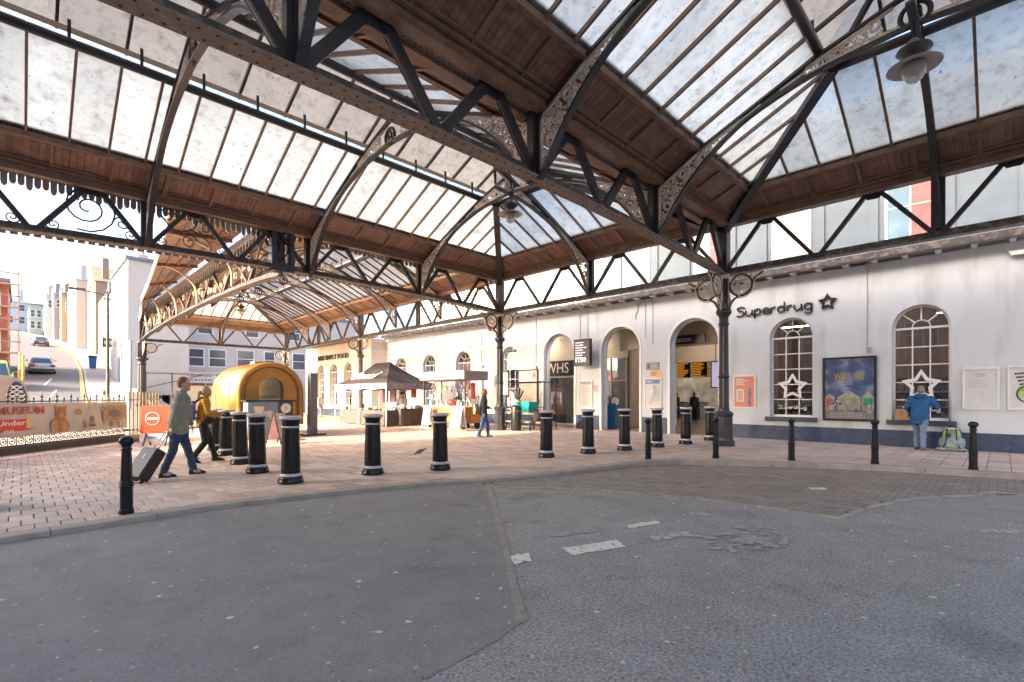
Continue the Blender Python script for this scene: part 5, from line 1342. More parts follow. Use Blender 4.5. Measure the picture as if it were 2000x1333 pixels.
MB().bb(WX - .42, WX - .01, (a.y + b.y) / 2 - .06, (a.y + b.y) / 2 + .06, b.z + .5, b.z + .66).build('bracket', M_black, DS, W=True)
# food shop lettering
FS = root('shop_lettering', 'dark raised capital shop lettering above the three far arched windows', 'sign', (17, 37, 4.4))
text('M&S SIMPLY FOOD', .52, frame_mX((16.96, 36.5, 4.5)), P('dark_brown_letters', (.05, .03, .025), .5), FS, W=True, width=5.2, ext=.03, bold=.01)

# ================================================================ PEOPLE
def shape(mb, name, m, par, voxel=.016, sm=4, smooth=True, fold=0):
    me = mb.mesh(name); o = bpy.data.objects.new(name, me); COL.objects.link(o)
    r = o.modifiers.new('r', 'REMESH'); r.mode = 'VOXEL'; r.voxel_size = voxel
    s = o.modifiers.new('s', 'SMOOTH'); s.iterations = sm; s.factor = .5
    me2 = evaluated(o); bpy.data.objects.remove(o)
    if fold:
        sd_ = Vector((rnd.uniform(0, 50), 0, 0)); mv = [(v, v.normal.copy()) for v in me2.vertices]
        for v, nn in mv:
            p = v.co; q = Vector((p.x * 6 + p.z * 3, p.y * 6 - p.z * 2, p.z * 13 + abs(p.x) * 9)) + sd_
            k = noise.noise(q); k2 = noise.noise(q * 2.1); v.co = p + nn * fold * ((1 - abs(k) * 2.6) * .7 + k2 * .5)
    me2.materials.clear(); me2.materials.append(m); me2.shade_smooth(); me2.name = name
    ob = bpy.data.objects.new(name, me2); COL.objects.link(ob); ob.parent = par; return ob
def ik(a, b, l1, l2, pole):
    a = Vector(a); b = Vector(b); d = b - a; L = min(d.length, (l1 + l2) * .999); d.normalize(); pole = Vector(pole)
    x = (l1 * l1 - l2 * l2 + L * L) / (2 * L); h = math.sqrt(max(l1 * l1 - x * x, 0)); n = pole - d * pole.dot(d); n.normalize()
    return a + d * x + n * h, a + d * L
def ering(c, rx, ry, n=14, yaw=0): return [(c[0] + rx * math.cos(2 * math.pi * k / n), c[1] + ry * math.sin(2 * math.pi * k / n), c[2]) for k in range(n)]
M_skin = mat('skin', (.56, .33, .24), .5, var=.08, vscale=20)
def person(label, loc, head_deg, H=1.75, lean=0, feet=((.1, .0, 0), (-.1, 0, 0)), hands=((.28, .05, .82), (-.28, .05, .82)), top=None, legs=None, shoe=None, hair=None, hairstyle='short', headturn=0, bulk=1.0, long=.0, hood=False, voxel=.017):
    """faces local +Y; right side is +X. feet: (x, y, lift) right then left"""
    k = H / 1.75; rt = root('person', label, 'person', loc, R(head_deg)); rt.scale = (k, k, k)
    hipc = Vector((0, 0, .93)); ch = Vector((0, lean, 1.36)); nk = Vector((0, lean * 1.15, 1.5)); hd = Vector((0, lean * 1.3 + .02, 1.63))
    body = MB(); tr = MB(); jk = MB(); sh = []
    low = min(f[2] for f in feet)
    for sgn, f in ((1, feet[0]), (-1, feet[1])):
        hp = Vector((sgn * .085, 0, .9)); an = Vector((f[0], f[1], .09 + f[2])); kn, an = ik(hp, an, .43, .41, (0, 1, 0))
        body.tube([hp, kn, an], [.07, .05, .035], 8); body.ell(an + Vector((0, .05, -.03)), (.035, .09, .04), 8, 6)
        q = [hp + Vector((0, 0, .06)), hp.lerp(kn, .3), hp.lerp(kn, .7), kn, kn.lerp(an, .35), kn.lerp(an, .75), an + Vector((0, 0, -.02))]
        tr.tube(q, [.098 * bulk, .098 * bulk, .078, .07, .066, .062, .06], 12)
        pitch = 0 if f[2] < .01 else -.5
        Mx = Matrix.Rotation(pitch, 3, 'X'); c0 = an + Vector((0, 0, -.09))
        rings = []
        for y, wd, h in ((-.075, .032, .07), (-.05, .042, .09), (.03, .045, .085), (.1, .05, .06), (.16, .045, .045), (.19, .025, .03)):
            rings.append([c0 + Mx @ Vector((a * wd, y, b * h)) for a, b in ((-1, .02), (1, .02), (1, .55), (.6, 1), (-.6, 1), (-1, .55))])
        sh.append(rings)
    tr.loft([ering((0, .0, .82), .15 * bulk, .11 * bulk), ering((0, 0, .92), .165 * bulk, .12 * bulk), ering((0, 0, 1.02), .15 * bulk, .11 * bulk)])
    body.loft([ering((0, 0, .85), .13, .09), ering((0, lean * .3, 1.05), .12, .085), ering((0, lean * .8, 1.3), .145, .095), ering((0, lean, 1.42), .13, .075), ering((0, lean, 1.47), .06, .055)])
    body.tube([ch, nk, hd], [.06, .055, .05], 10)
    z0 = .80 - long
    jk.loft([ering((0, .0, z0), .175 * bulk, .135 * bulk), ering((0, .0, .95), .178 * bulk, .135 * bulk), ering((0, lean * .35, 1.1), .172 * bulk, .128 * bulk), ering((0, lean * .75, 1.26), .185 * bulk, .13 * bulk), ering((0, lean, 1.38), .18 * bulk, .115 * bulk), ering((0, lean * 1.02, 1.45), .12, .085), ering((0, lean * 1.1, 1.5), .07, .068)])
    jk.tube([(.075 * math.cos(a), lean * 1.12 - .01 + .07 * math.sin(a), 1.505 + .012 * math.sin(a)) for a in [i * math.pi / 8 for i in range(16)]], .022, 6, True)
    if hood: jk.ell((0, lean - .09, 1.47), (.13, .09, .08)); jk.tube([(x, lean * 1.1 + .02 - .11 * math.sin(a), 1.5) for a in [i * math.pi / 6 for i in range(7)] for x in [.1 * math.cos(a)]], .045, 8)
    for sgn, h in ((1, hands[0]), (-1, hands[1])):
        sp = Vector((sgn * .19 * (1 + (bulk - 1) * .5), lean * .98, 1.405)); el, hw = ik(sp, h, .29, .26, (sgn * .5, -1, -.35))
        body.tube([sp, el, hw], [.045, .036, .026], 8)
        jk.tube([Vector((sgn * .1, lean, 1.4)), sp, sp.lerp(el, .5), el, el.lerp(hw, .5), hw.lerp(el, .06)], [.085, .082 * bulk, .07 * bulk, .062, .055, .047], 12)
        d = (hw - el).normalized(); s2 = d.cross(Vector((0, 0, 1)))
        s2 = s2.normalized() if s2.length > .1 else Vector((1, 0, 0)); body.ell(hw + d * .045, (.03, .03, .045), 8, 6)
        for i, (o_, L) in enumerate(((-.026, .07), (-.009, .085), (.009, .08), (.026, .062))):
            b0 = hw + d * .07 + s2 * o_; n2 = d.cross(s2); b1 = b0 + d * L * .5 + n2 * .012; b2 = b1 + d * L * .3 + n2 * .028; body.tube([b0 - d * .03, b0, b1, b2], [.012, .011, .01, .008], 6)
        b0 = hw + d * .03 - s2 * .03; body.tube([b0, b0 + d * .03 - s2 * .025, b0 + d * .06 - s2 * .03], [.013, .012, .009], 6)
    # head
    Rt = Matrix.Rotation(R(headturn), 3, 'Z')
    def HP(x, y, z): return hd + Rt @ Vector((x, y, z))
    body.ell(hd + Vector((0, 0, .02)), (.076, .095, .112), 16, 12, Rt); body.ell(HP(0, .035, -.05), (.055, .06, .065), 12, 8, Rt)
    body.ell(HP(0, .1, -.01), (.014, .02, .028), 8, 6, Rt); body.ell(HP(0, .088, -.058), (.028, .012, .012), 8, 6, Rt); body.ell(HP(0, .08, -.095), (.025, .022, .018), 8, 6, Rt)
    for s in (-1, 1): body.ell(HP(s * .078, -.005, .0), (.012, .022, .032), 8, 6, Rt); body.ell(HP(s * .032, .083, .03), (.022, .012, .008), 8, 6, Rt)
    b = shape(body, 'body', M_skin, rt, min(voxel, .013), 3)
    ey = MB()
    for s in (-1, 1): ey.ell(HP(s * .032, .087, .012), (.011, .007, .007), 8, 6, Rt)
    ey.build('eyes', P('dark_eye', (.03, .02, .02), .2), b, True)
    shape(tr, 'trousers', legs, rt, voxel, 5, fold=.011); shape(jk, 'jacket', top, rt, voxel, 5, fold=.014)
    for rg_s in sh: MB().loft(rg_s).build('shoe', shoe, rt, True)
    hm = MB()
    hm.ell(hd + Rt @ Vector((0, -.012, .04)), (.083, .098, .107), 16, 10, Rt)
    if hairstyle == 'short': hm.ell(HP(0, -.035, .0), (.08, .07, .075), 14, 8, Rt)
    elif hairstyle == 'ponytail':
        hm.ell(HP(0, -.04, .0), (.082, .075, .09), 14, 8, Rt); hm.tube([HP(0, -.1, .03), HP(0, -.15, -.03), HP(0, -.16, -.13), HP(.01, -.13, -.22)], [.03, .045, .04, .012], 8)
    elif hairstyle == 'long':
        hm.ell(HP(0, -.04, .0), (.088, .08, .1), 14, 8, Rt); hm.tube([HP(0, -.06, -.02), HP(0, -.08, -.12), HP(0, -.08, -.23)], [.09, .085, .05], 10)
    elif hairstyle == 'bob':
        hm.ell(HP(0, -.03, -.02), (.1, .095, .12), 14, 8, Rt)
    elif hairstyle == 'hat':
        hm.ell(HP(0, -.005, .07), (.09, .105, .075), 14, 8, Rt); hm.ell(HP(0, .03, .045), (.1, .12, .015), 14, 6, Rt)
    # keep the face clear
    for i, v in enumerate(hm.v):
        p = Rt.inverted() @ (Vector(v) - hd)
        if p.y > .045 and p.z < .075 and hairstyle != 'hat': p.y = .045 - (.075 - p.z) * .25; hm.v[i] = tuple(hd + Rt @ p)
    shape(hm, 'hair' if hairstyle != 'hat' else 'hat', hair, rt, .012, 2)
    return rt
def heading(dx, dy): return math.degrees(math.atan2(dy, dx)) - 90
def cloth(n, c, r=.85, v=.18, vs=14, b=.5, bs=9): return mat(n, c, r, var=v, vscale=vs, bump=b, bscale=bs)
denim = cloth('dark_denim', (.035, .06, .12)); denim2 = cloth('faded_denim', (.16, .24, .36)); blackc = cloth('black_cloth', (.02, .02, .022)); M_shoe = mat('black_shoe', (.02, .02, .022), .5); M_sole = mat('grey_trainer', (.3, .29, .28), .6)
man_p = gp(348, 929)
man = person('man in sage green jacket and jeans pulling a black wheeled suitcase', man_p, heading(.97, -.22), 1.80, .05, ((.1, -.21, .0), (-.1, .23, 0)), ((.24, -.10, .80), (-.26, .2, .86)),
    cloth('sage_jacket', (.24, .25, .19)), denim, M_shoe, mat('ginger_brown_hair', (.22, .095, .05), .7, var=.3, vscale=60), 'short', -8, 1.2, .05)
# white stripes on his trainers
for s, fy in ((.1, -.21), (-.1, .23)):
    st = MB()
    for sd in (-1, 1):
        for k in range(3):
            y = fy + .03 + k * .035; st.beam((s + sd * .049, y, .03), (s + sd * .04, y - .03, .078), .006, .014)
    st.build('shoe_stripes', M_white, man)
wom_p = gp(396, 903)
wom = person('woman in mustard jacket and black trousers with a patterned rucksack', wom_p, heading(.99, -.12), 1.68, .04, ((.08, -.20, 0.05), (-.08, .26, 0)), ((.18, .32, 1.12), (-.18, .3, 1.05)),
    cloth('mustard_jacket', (.52, .24, .02)), blackc, M_shoe, mat('blonde_hair', (.50, .36, .2), .6, var=.3, vscale=60), 'ponytail', 0, .95, -.03)
bp = root('rucksack', 'purple patterned rucksack worn by the woman in mustard', 'rucksack', wom_p, R(heading(.99, -.12)))
rk = MB(); rk.loft([ering((0, -.2, .93), .13, .06), ering((0, -.22, 1.05), .15, .085), ering((0, -.21, 1.25), .14, .08), ering((0, -.19, 1.36), .09, .05)])
shape(rk, 'bag', mat('purple_pattern', (.16, .12, .28), .7, col2=(.4, .36, .5), c2scale=22, c2at=.52, var=.2), bp, .015, 3)
for s in (-1, 1): MB().tube(catmull([(s * .1, -.16, 1.3), (s * .12, -.02, 1.43), (s * .13, .11, 1.3), (s * .14, .02, 1.02), (s * .1, -.15, .98)], 5), .015, 6).build('strap', blackc, bp, True)
hb = root('camera_bag', 'small black camera bag at the hip of the woman in mustard', 'bag', wom_p + Vector((.02, -.23, .93)), R(heading(.99, -.12)))
MB().ell((0, .02, 0), (.06, .11, .08)).build('pouch', blackc, hb, True); MB().tube(catmull([(0, .1, .03), (-.06, .06, .3), (-.14, .0, .52)], 6), .012, 5).build('strap', blackc, hb)
# suitcase
wh = gp(264, 944); hand = man.matrix_basis @ Vector((.24, -.10, .80)) if False else man_p + Matrix.Rotation(R(heading(.97, -.22)), 3, 'Z') @ (Vector((.24, -.15, .80)) * 1.028)
fwd = Vector((hand.x - wh.x, hand.y - wh.y, 0)); ang = math.atan2(hand.z - .04, fwd.length); rz = math.atan2(fwd.y, fwd.x)
sc = root('suitcase', 'black wheeled suitcase tilted behind the man in sage jacket', 'suitcase', (wh.x, wh.y, 0), rz)
ca, sa = math.cos(ang), math.sin(ang); ax = Vector((ca, 0, sa)); nrm = Vector((-sa, 0, ca)); cc = Vector((0, 0, .05)) + ax * .30
Msc = Matrix((ax, Vector((0, 1, 0)), nrm)).transposed()
b = MB(); rings = []
for x, g in ((-.28, .86), (-.265, .97), (-.2, 1), (.2, 1), (.265, .97), (.28, .86)):
    rings.append([cc + Msc @ Vector((x, g * yy, g * zz)) for yy, zz in ((-.17, -.1), (-.19, -.08), (-.19, .08), (-.17, .1), (.17, .1), (.19, .08), (.19, -.08), (.17, -.1))])
b.loft(rings); b.build('shell', mat('black_suitcase', (.022, .022, .026), .5, var=.2, vscale=20, bump=.2, bscale=80), sc)
for yy in (-.1, 0, .1): MB().beam(cc + Msc @ Vector((-.24, yy, -.105)), cc + Msc @ Vector((.24, yy, -.105)), .03, .012).build('rib', M_black, sc)
mb = MB(); top = (Vector((fwd.length, 0, hand.z)))
for s in (-.07, .07): mb.tube([cc + ax * .27 + Vector((0, s, 0)), top + Vector((0, s * .6, 0))], .008, 6)
mb.tube([top + Vector((0, -.06, 0)), top + Vector((0, .06, 0))], .014, 8); mb.build('handle', mat('chrome_tube', (.5, .5, .52), .25, metal=.9), sc, True)
for s in (-.14, .14): MB().tube([(.0, s - .012, .035), (.0, s + .012, .035)], .035, 12).build('wheel', M_black, sc)
MB().box(cc + Msc @ Vector((.1, 0, .103)), (.09, .05, .004), Msc).build('luggage_tag', M_cable, sc)
# man in blue coat at the window
bc_p = gp(1800, 876)
person('man in blue coat and faded jeans leaning at the starred shop window', (17.42, bc_p.y, 0), heading(1, -.05), 1.74, .16, ((.10, -.22, 0), (-.08, .06, 0)), ((.3, .42, 1.15), (-.24, .30, 1.05)),
    cloth('royal_blue_coat', (.012, .085, .22), .75), denim2, mat('brown_boot', (.14, .09, .06), .7), mat('grey_brown_hair', (.30, .2, .15), .8, var=.3, vscale=50), 'short', -15, 1.18, .1, True)
# rucksack on the ground
rp_ = gp(1860, 880)
r2 = root('rucksack', 'grey-green rucksack with yellow trim slumped against the navy plinth', 'rucksack', (17.62, rp_.y, 0), R(-90))
def sring(c, rx, ry, n=20, e=.55):
    out = []
    for k in range(n):
        a = 2 * math.pi * k / n; ca_, sa_ = math.cos(a), math.sin(a)
        out.append((c[0] + rx * math.copysign(abs(ca_) ** e, ca_), c[1] + ry * math.copysign(abs(sa_) ** e, sa_), c[2]))
    return out
rk = MB(); rk.loft([sring((0, 0, .02), .2, .13), sring((0, 0, .06), .225, .15), sring((0, 0.0, .2), .215, .145), sring((0, .03, .42), .195, .125), sring((0, .05, .56), .175, .11), sring((0, .06, .62), .14, .08)])
rk.ell((-.2, -.12, .05), (.13, .1, .05)); rk.ell((.21, -.1, .05), (.11, .1, .045)); rk.loft([sring((.01, -.15, .1), .13, .05), sring((.01, -.15, .3), .12, .05)]); rk.loft([sring((0, .02, .56), .19, .15), sring((0, .04, .63), .15, .12)])
for s_ in (-1, 1): rk.ell((s_ * .22, 0, .22), (.05, .09, .13))
shape(rk, 'bag', mat('sage_nylon', (.27, .33, .32), .6, var=.3, vscale=9, bump=.5, bscale=12), r2, .014, 2)
for s_ in (-1, 1): MB().tube(catmull([(s_ * .09, -.1, .6), (s_ * .1, -.17, .45), (s_ * .11, -.17, .25), (s_ * .17, -.16, .1), (s_ * .26, -.2, .02)], 5), .014, 6).build('strap', blackc, r2, True)
arc = [(.19 * math.cos(a * math.pi / 10), .0, .42 + .24 * math.sin(a * math.pi / 10)) for a in range(11)]
MB().tube([(.2, 0, .1)] + arc + [(-.2, 0, .1)], .022, 6).build('frame_strap', blackc, r2, True)
MB().tube([(.15 * math.cos(a * math.pi / 8), -.07, .44 + .17 * math.sin(a * math.pi / 8)) for a in range(9)], .02, 6).build('yellow_trim', P('neon_yellow', (.75, .75, .05), .5), r2, True)
MB().box((-.06, -.125, .42), (.09, .02, .1)).build('patch', P('dark_green_patch', (.04, .06, .06), .6), r2)
# paper bag on the sill
a = onX(1748, 822, WX); 
pbg = root('paper_bag', 'brown paper carrier bag printed with a black cross on the window sill', 'bag', (WX - .02, 2.08, .78))
MB().bb(-.07, .09, -.14, .14, .0, .32).build('bag', mat('kraft_paper', (.52, .30, .18), .8, var=.1, vscale=12), pbg)
mb = MB(); mb.beam((-.073, .05, .3), (-.073, -.03, .16), .006, .004, up=(1, 0, 0)); mb.beam((-.073, -.05, .3), (-.073, .03, .16), .006, .004, up=(1, 0, 0)); mb.build('printed_cross', M_ink, pbg)
MB().tube(catmull([(0, .06, .32), (0, .05, .4), (0, -.05, .4), (0, -.06, .32)], 5), .006, 5).build('handle', mat('kraft_twine', (.4, .25, .15), .8), pbg)
# woman by the cart
wp = gp(944, 854)
person('red-haired woman in dark jacket and blue jeans walking before the cart', wp, heading(.72, -.6), 1.72, .03, ((.08, -.18, 0), (-.06, .18, 0)), ((.26, .0, .86), (-.22, .25, 1.05)),
    cloth('charcoal_jacket', (.035, .045, .05)), cloth('mid_denim', (.05, .12, .26)), M_sole, mat('red_hair', (.36, .13, .04), .6, var=.3, vscale=50), 'bob', 20, .98, .06)
tb = root('shoulder_bag', 'pale canvas bag with green base at the back of the red-haired woman', 'bag', wp + Vector((-.26, .1, 1.0)), R(20))
MB().loft([[(-.14, -.05, -.16), (.12, -.05, -.16), (.12, .05, -.16), (-.14, .05, -.16)], [(-.12, -.06, .0), (.12, -.06, .0), (.12, .06, .0), (-.12, .06, .0)], [(-.14, -.03, .2), (.14, -.03, .2), (.14, .03, .2), (-.14, .03, .2)]]).build('bag', mat('canvas_bag', (.55, .5, .36), .8, col2=(.08, .22, .12), c2scale=3, c2at=.55), tb)
MB().tube(catmull([(-.1, 0, .2), (0.05, 0, .42), (.2, 0, .45), (.1, 0, .2)], 5), .012, 5).build('strap', blackc, tb)
VO = .022
person('stallholder in grey top and cap behind the tent counter', (14.0, 22.0, 0), heading(-.9, -.5), 1.68, .06, hands=((.2, .34, 1.05), (-.2, .3, 1.0)), top=cloth('grey_top', (.25, .24, .25)), legs=blackc, shoe=M_shoe, hair=blackc, hairstyle='hat', voxel=VO)
person('cart vendor in pale blue shirt under the white cart canopy', (14.9, 17.9, 0), heading(-1, 0), 1.72, .03, hands=((.2, .3, 1.05), (-.2, .3, 1.05)), top=cloth('pale_blue_shirt', (.30, .36, .45)), legs=blackc, shoe=M_shoe, hair=P('dark_hair', (.06, .03, .02), .6), hairstyle='short', voxel=VO)
person('person in dark top standing beside the cart vendor', (15.0, 18.7, 0), heading(-.8, -.6), 1.66, .02, top=cloth('dark_top', (.03, .04, .05)), legs=blackc, shoe=M_shoe, hair=P('chestnut_hair', (.16, .06, .03), .6), hairstyle='long', voxel=VO)
person('person in patterned pale coat walking past the far food shop', (15.2, 34.6, 0), heading(.3, -1), 1.7, .02, ((.08, .15, 0), (-.08, -.15, 0)), top=cloth('pale_coat', (.5, .46, .42)), legs=cloth('mottled_trousers', (.2, .18, .17)), shoe=M_shoe, hair=P('brown_hair', (.2, .1, .05), .6), hairstyle='bob', voxel=VO)
person('person in white top on the pavement beside the street lamp', (2.62, 28.6, 0), heading(.4, 1), 1.72, .02, top=cloth('white_top', (.65, .62, .6)), legs=denim, shoe=M_shoe, hair=P('sandy_hair', (.3, .18, .1), .6), hairstyle='short', voxel=VO)
person('seated-looking person in beige coat beside the turquoise crate', (15.9, 15.6, 0), heading(-.8, -.4), 1.55, .06, top=cloth('beige_coat', (.46, .36, .28)), legs=blackc, shoe=M_shoe, hair=P('pale_hat', (.5, .45, .4), .7), hairstyle='bob', voxel=VO)
for i, (x, y, c) in enumerate(((31, 14.2, (.5, .33, .03)), (30, 14.9, (.05, .05, .06)), (33, 16.4, (.6, .45, .05)), (29, 13.3, (.12, .1, .12)))):
    person(['person in amber jacket on the concourse', 'person in black on the concourse', 'person in yellow hi-vis at the ticket barriers', 'person in dark plum on the concourse'][i], (x, y, 0), 40 * i, 1.7, .02, top=cloth('conc%d' % i, c), legs=blackc, shoe=M_shoe, hair=blackc, voxel=.026)
# pigeon, a full-grown bird
pg = root('pigeon', 'grey pigeon pecking at the pavement between two stout bollards', 'pigeon', gp(820, 890), R(heading(-.75, .6)) )
pg.scale = (.85, .85, .85)
mb = MB(); mb.ell((0, 0, .13), (.055, .11, .06), 12, 8, Matrix.Rotation(R(-25), 3, 'X')); mb.tube([(0, .06, .12), (0, .11, .08), (0, .13, .05)], [.045, .03, .022], 8); mb.ell((0, .135, .045), (.022, .028, .022)); mb.tube([(0, -.08, .16), (0, -.2, .22)], [.035, .018], 6)
shape(mb, 'body', mat('pigeon_grey', (.13, .13, .16), .6, var=.4, vscale=25), pg, .008, 2)
MB().tube([(0, .15, .035), (0, .175, .02)], [.006, .002], 5).build('beak', M_black, pg)
for s in (-1, 1): MB().tube([(s * .025, .01, .09), (s * .025, .01, .012), (s * .025, .04, .005)], .005, 5).build('leg', P('pink_leg%d' % (s + 1), (.45, .15, .12), .6), pg)

# ================================================================ STALLS, TRAILER, CART
# gold trailer
TY0 = 18.6; X1t, X2t = 5.25, 7.5; LT = 3.5
tr = root('food_trailer', 'rounded gold catering trailer with arched window in its end', 'trailer', ((X1t + X2t) / 2, TY0, 0))
hw = (X2t - X1t) / 2
def arch_out(w_, zb, zs, rz, n=24):
    return [(-w_, zb)] + [(-w_ * math.cos(math.pi * k / n) , zs + rz * max(0, math.sin(math.pi * k / n)) ** .9) for k in range(n + 1)] + [(w_, zb)]
M_gold = mat('gold_paint', (.46, .215, .03), .38, metal=.1, var=.06, vscale=3, coat=.3); M_goldm = mat('gold_metal', (.52, .33, .13), .3, metal=.75, var=.1, vscale=2)
A0 = arch_out(hw, .42, 1.55, 1.15)
mb = MB(); rings = [[(x, y, z) for x, z in A0] for y in (.06, LT - .3)] + [[(x * .93, LT - .08, .42 + (z - .42) * .95) for x, z in A0], [(x * .75, LT, .42 + (z - .42) * .82) for x, z in A0]]
mb.loft(rings); mb.build('body', M_goldm, tr, True)
A1 = arch_out(hw * .86, .44, 1.55, .98)
# end face with window hole
Wn = [(x, z) for x, z in arch_out(.42, 1.3, 1.72, .42, 12)]
def resample(poly, n):
    P_ = [Vector((a, b, 0)) for a, b in poly]; L = [0]
    for i in range(len(P_) - 1): L.append(L[-1] + (P_[i + 1] - P_[i]).length)
    out = []
    for k in range(n):
        t = L[-1] * k / (n - 1); i = 0
        while i < len(L) - 2 and L[i + 1] < t: i += 1
        f = (t - L[i]) / max(L[i + 1] - L[i], 1e-9); p = P_[i].lerp(P_[i + 1], f); out.append((p.x, p.y))
    return out
n_ = 40; o_ = resample(A1, n_); i_ = resample(Wn, n_)
mb = MB(); mb.add([(x, .03, z) for x, z in o_] + [(x, .03, z) for x, z in i_], [(k, k + 1, n_ + k + 1, n_ + k) for k in range(n_ - 1)] + [(0, n_, 2 * n_ - 1, n_ - 1)])
mb.build('end_panel', M_gold, tr)
mb = MB(); oo = resample(A0, n_)
mb.add([(x, -.02, z) for x, z in oo] + [(x, -.02, z) for x, z in o_] + [(x, .06, z) for x, z in oo] + [(x, .06, z) for x, z in o_], sum([[(k, k + 1, n_ + k + 1, n_ + k), (k, 2 * n_ + k, 2 * n_ + k + 1, k + 1), (n_ + k, n_ + k + 1, 3 * n_ + k + 1, 3 * n_ + k)] for k in range(n_ - 1)], []))
mb.build('end_rim', M_gold, tr, True)
mb = MB(); mb.tube([(x, .02, z) for x, z in Wn] , .025, 6, True); mb.build('window_surround', M_goldm, tr, True)
mb = MB(); mb.add([(x, .045, z) for x, z in Wn], [tuple(range(len(Wn)))]); mb.build('window_pane', M_wglass, tr)
mb = MB(); mb.add([(x * .98, .07, z) for x, z in Wn], [tuple(range(len(Wn)))]); mb.build('interior_stand_in', mat('cream_interior_sheet', (.62, .52, .40), .6, var=.3, vscale=3), tr)  # cream sheet just behind the pane, stands in for the bright interior
for yy in (.9, 1.75, 2.6):
    MB().tube([(x * 1.004, yy, .42 + (z - .42) * 1.003) for x, z in A0], .009, 5).build('panel_seam', M_gold, tr, True)
MB().tube([(x * .93, -.025, z - .02) for x, z in A1], .012, 5).build('rubber_seal', M_black, tr, True)
for s in (-1, 1):
    MB().lathe([(.05, 0), (.05, .03), (.03, .045)], 12, (0, 0, 0)).build('tail_light', M_red, tr).location = (s * .82, -.03, .78); tr.children[-1].rotation_euler = (R(90), 0, 0)
    MB().bb(s * .75 - .06, s * .75 + .06, -.03, .02, .56, .62).build('reflector', M_red, tr)
mb = MB()
for k in range(22):
    a_ = math.pi * (k + .5) / 22; mb.ell((-hw * .93 * math.cos(a_), -.022, 1.55 + 1.06 * math.sin(a_)), (.012, .008, .012), 6, 4)
mb.build('rivets', M_goldm, tr)['kind'] = 'stuff'
MB().bb(-.16, .16, -.02, .02, .5, .6).build('number_plate', M_paper, tr)
MB().bb(-.9, .9, .1, LT - .3, .32, .42).build('chassis', M_black, tr)
for s in (-1, 1): MB().tube([(s * (hw - .12), LT * .5, .3), (s * (hw + .04), LT * .5, .3)], .3, 18).build('wheel', M_black, tr)
for s in (-.7, .7): MB().tube([(s, .2, 0), (s, .2, .4)], .03, 6).build('jack_leg', M_cable, tr)
MB().bb(-.2, .2, 1.2, 1.7, 2.69, 2.78).build('roof_vent', M_cable, tr)
sv = MB(); sv.loft([[(-hw - .02, .9, 1.35), (-hw - .02, 2.6, 1.35), (-hw - .02, 2.6, 1.4), (-hw - .02, .9, 1.4)], [(-hw - .75, .9, 1.72), (-hw - .75, 2.6, 1.72), (-hw - .75, 2.6, 1.77), (-hw - .75, .9, 1.77)]])
# grey counter before the trailer
ctr = root('counter_unit', 'dark grey serving counter with coffee cup picture before the gold trailer', 'counter', (6.0, 17.9, 0))
MB().bb(-.62, .35, 0, .5, 0, 1.28).build('front_panel', mat('blue_grey_panel', (.17, .22, .30), .5, var=.1, vscale=3), ctr); MB().bb(.352, .85, -.02, .5, 0, 1.28).build('side_panel', P('charcoal_panel', (.05, .05, .055), .5), ctr)
MB().bb(-.7, .95, -.06, .55, 1.282, 1.34).build('worktop', M_black, ctr); MB().tube([(.6, -.025, 1.05), (.6, -.045, 1.05)], .17, 20).build('logo_disc', M_paper, ctr); text('B', .2, frame_mY((.6, -.05, 1.05)), M_greyink, ctr)
cp = MB(); cp.prism([(-.46, -.006, 1.12), (-.1, -.006, 1.12), (-.16, -.006, .86), (-.38, -.006, .86)], (0, .004, 0)); cp.build('printed_cup', P('cup_print', (.62, .52, .40), .5, var=.2, vscale=20), ctr)
cp = MB(); cp.prism([(-.1, -.008, .95), (.12, -.008, .98), (.25, -.008, .8), (.2, -.008, .6), (.05, -.008, .75), (-.15, -.008, .85)], (0, .004, 0)); cp.build('printed_hand', P('hand_print', (.55, .42, .36), .5), ctr)
# tall grey slab
sl = root('sign_slab', 'tall narrow grey slab sign standing beside the gold trailer', 'sign', (7.72, 18.5, 0))
MB().bb(-.06, .2, -.2, .14, .06, 2.35).build('slab', mat('steel_grey_slab', (.13, .13, .15), .4, var=.25, vscale=1.2), sl); MB().bb(-.3, .5, -.3, .3, 0, .06).build('foot', M_black, sl)
M_board2 = mat('weathered_board', (.34, .34, .35), .6, var=.15, vscale=6)
def aboard(name, label, loc, rz, wd, ht, m, spread=.28, mf=M_white):
    rt = root(name, label, 'sign', loc, rz)
    for s in (-1, 1):
        a = Vector((0, s * spread, .02)); b = Vector((0, s * .03, ht)); ax_ = (b - a).normalized(); n = Vector((1, 0, 0)).cross(ax_)
        M = Matrix((Vector((1, 0, 0)), -n, ax_)).transposed() if s < 0 else Matrix((Vector((1, 0, 0)), -n, ax_)).transposed()
        L = (b - a).length
        MB().box(a + ax_ * L * .56, (wd, .02, L * .86), M).build('panel', m, rt)
        for e in (-1, 1): MB().beam(a + Vector((e * wd * .48, 0, 0)), b + Vector((e * wd * .48, 0, 0)), .035, .035).build('leg', mf, rt)
    return rt
ab = aboard('pavement_sign', 'folding pink board on crossed legs between stout bollards', gp(545, 868), R(25), .45, .95, mat('pinkish_board', (.6, .42, .4), .6, var=.25, vscale=8), .3, M_black)
ab = aboard('pavement_sign', 'white folding pavement board in front of the orange cart', gp(895, 842), R(-78), .5, 1.0, M_board2); 
ab = aboard('pavement_sign', 'narrow white folding board between tent and cart', gp(836, 836), R(-70), .35, 1.0, M_board2)
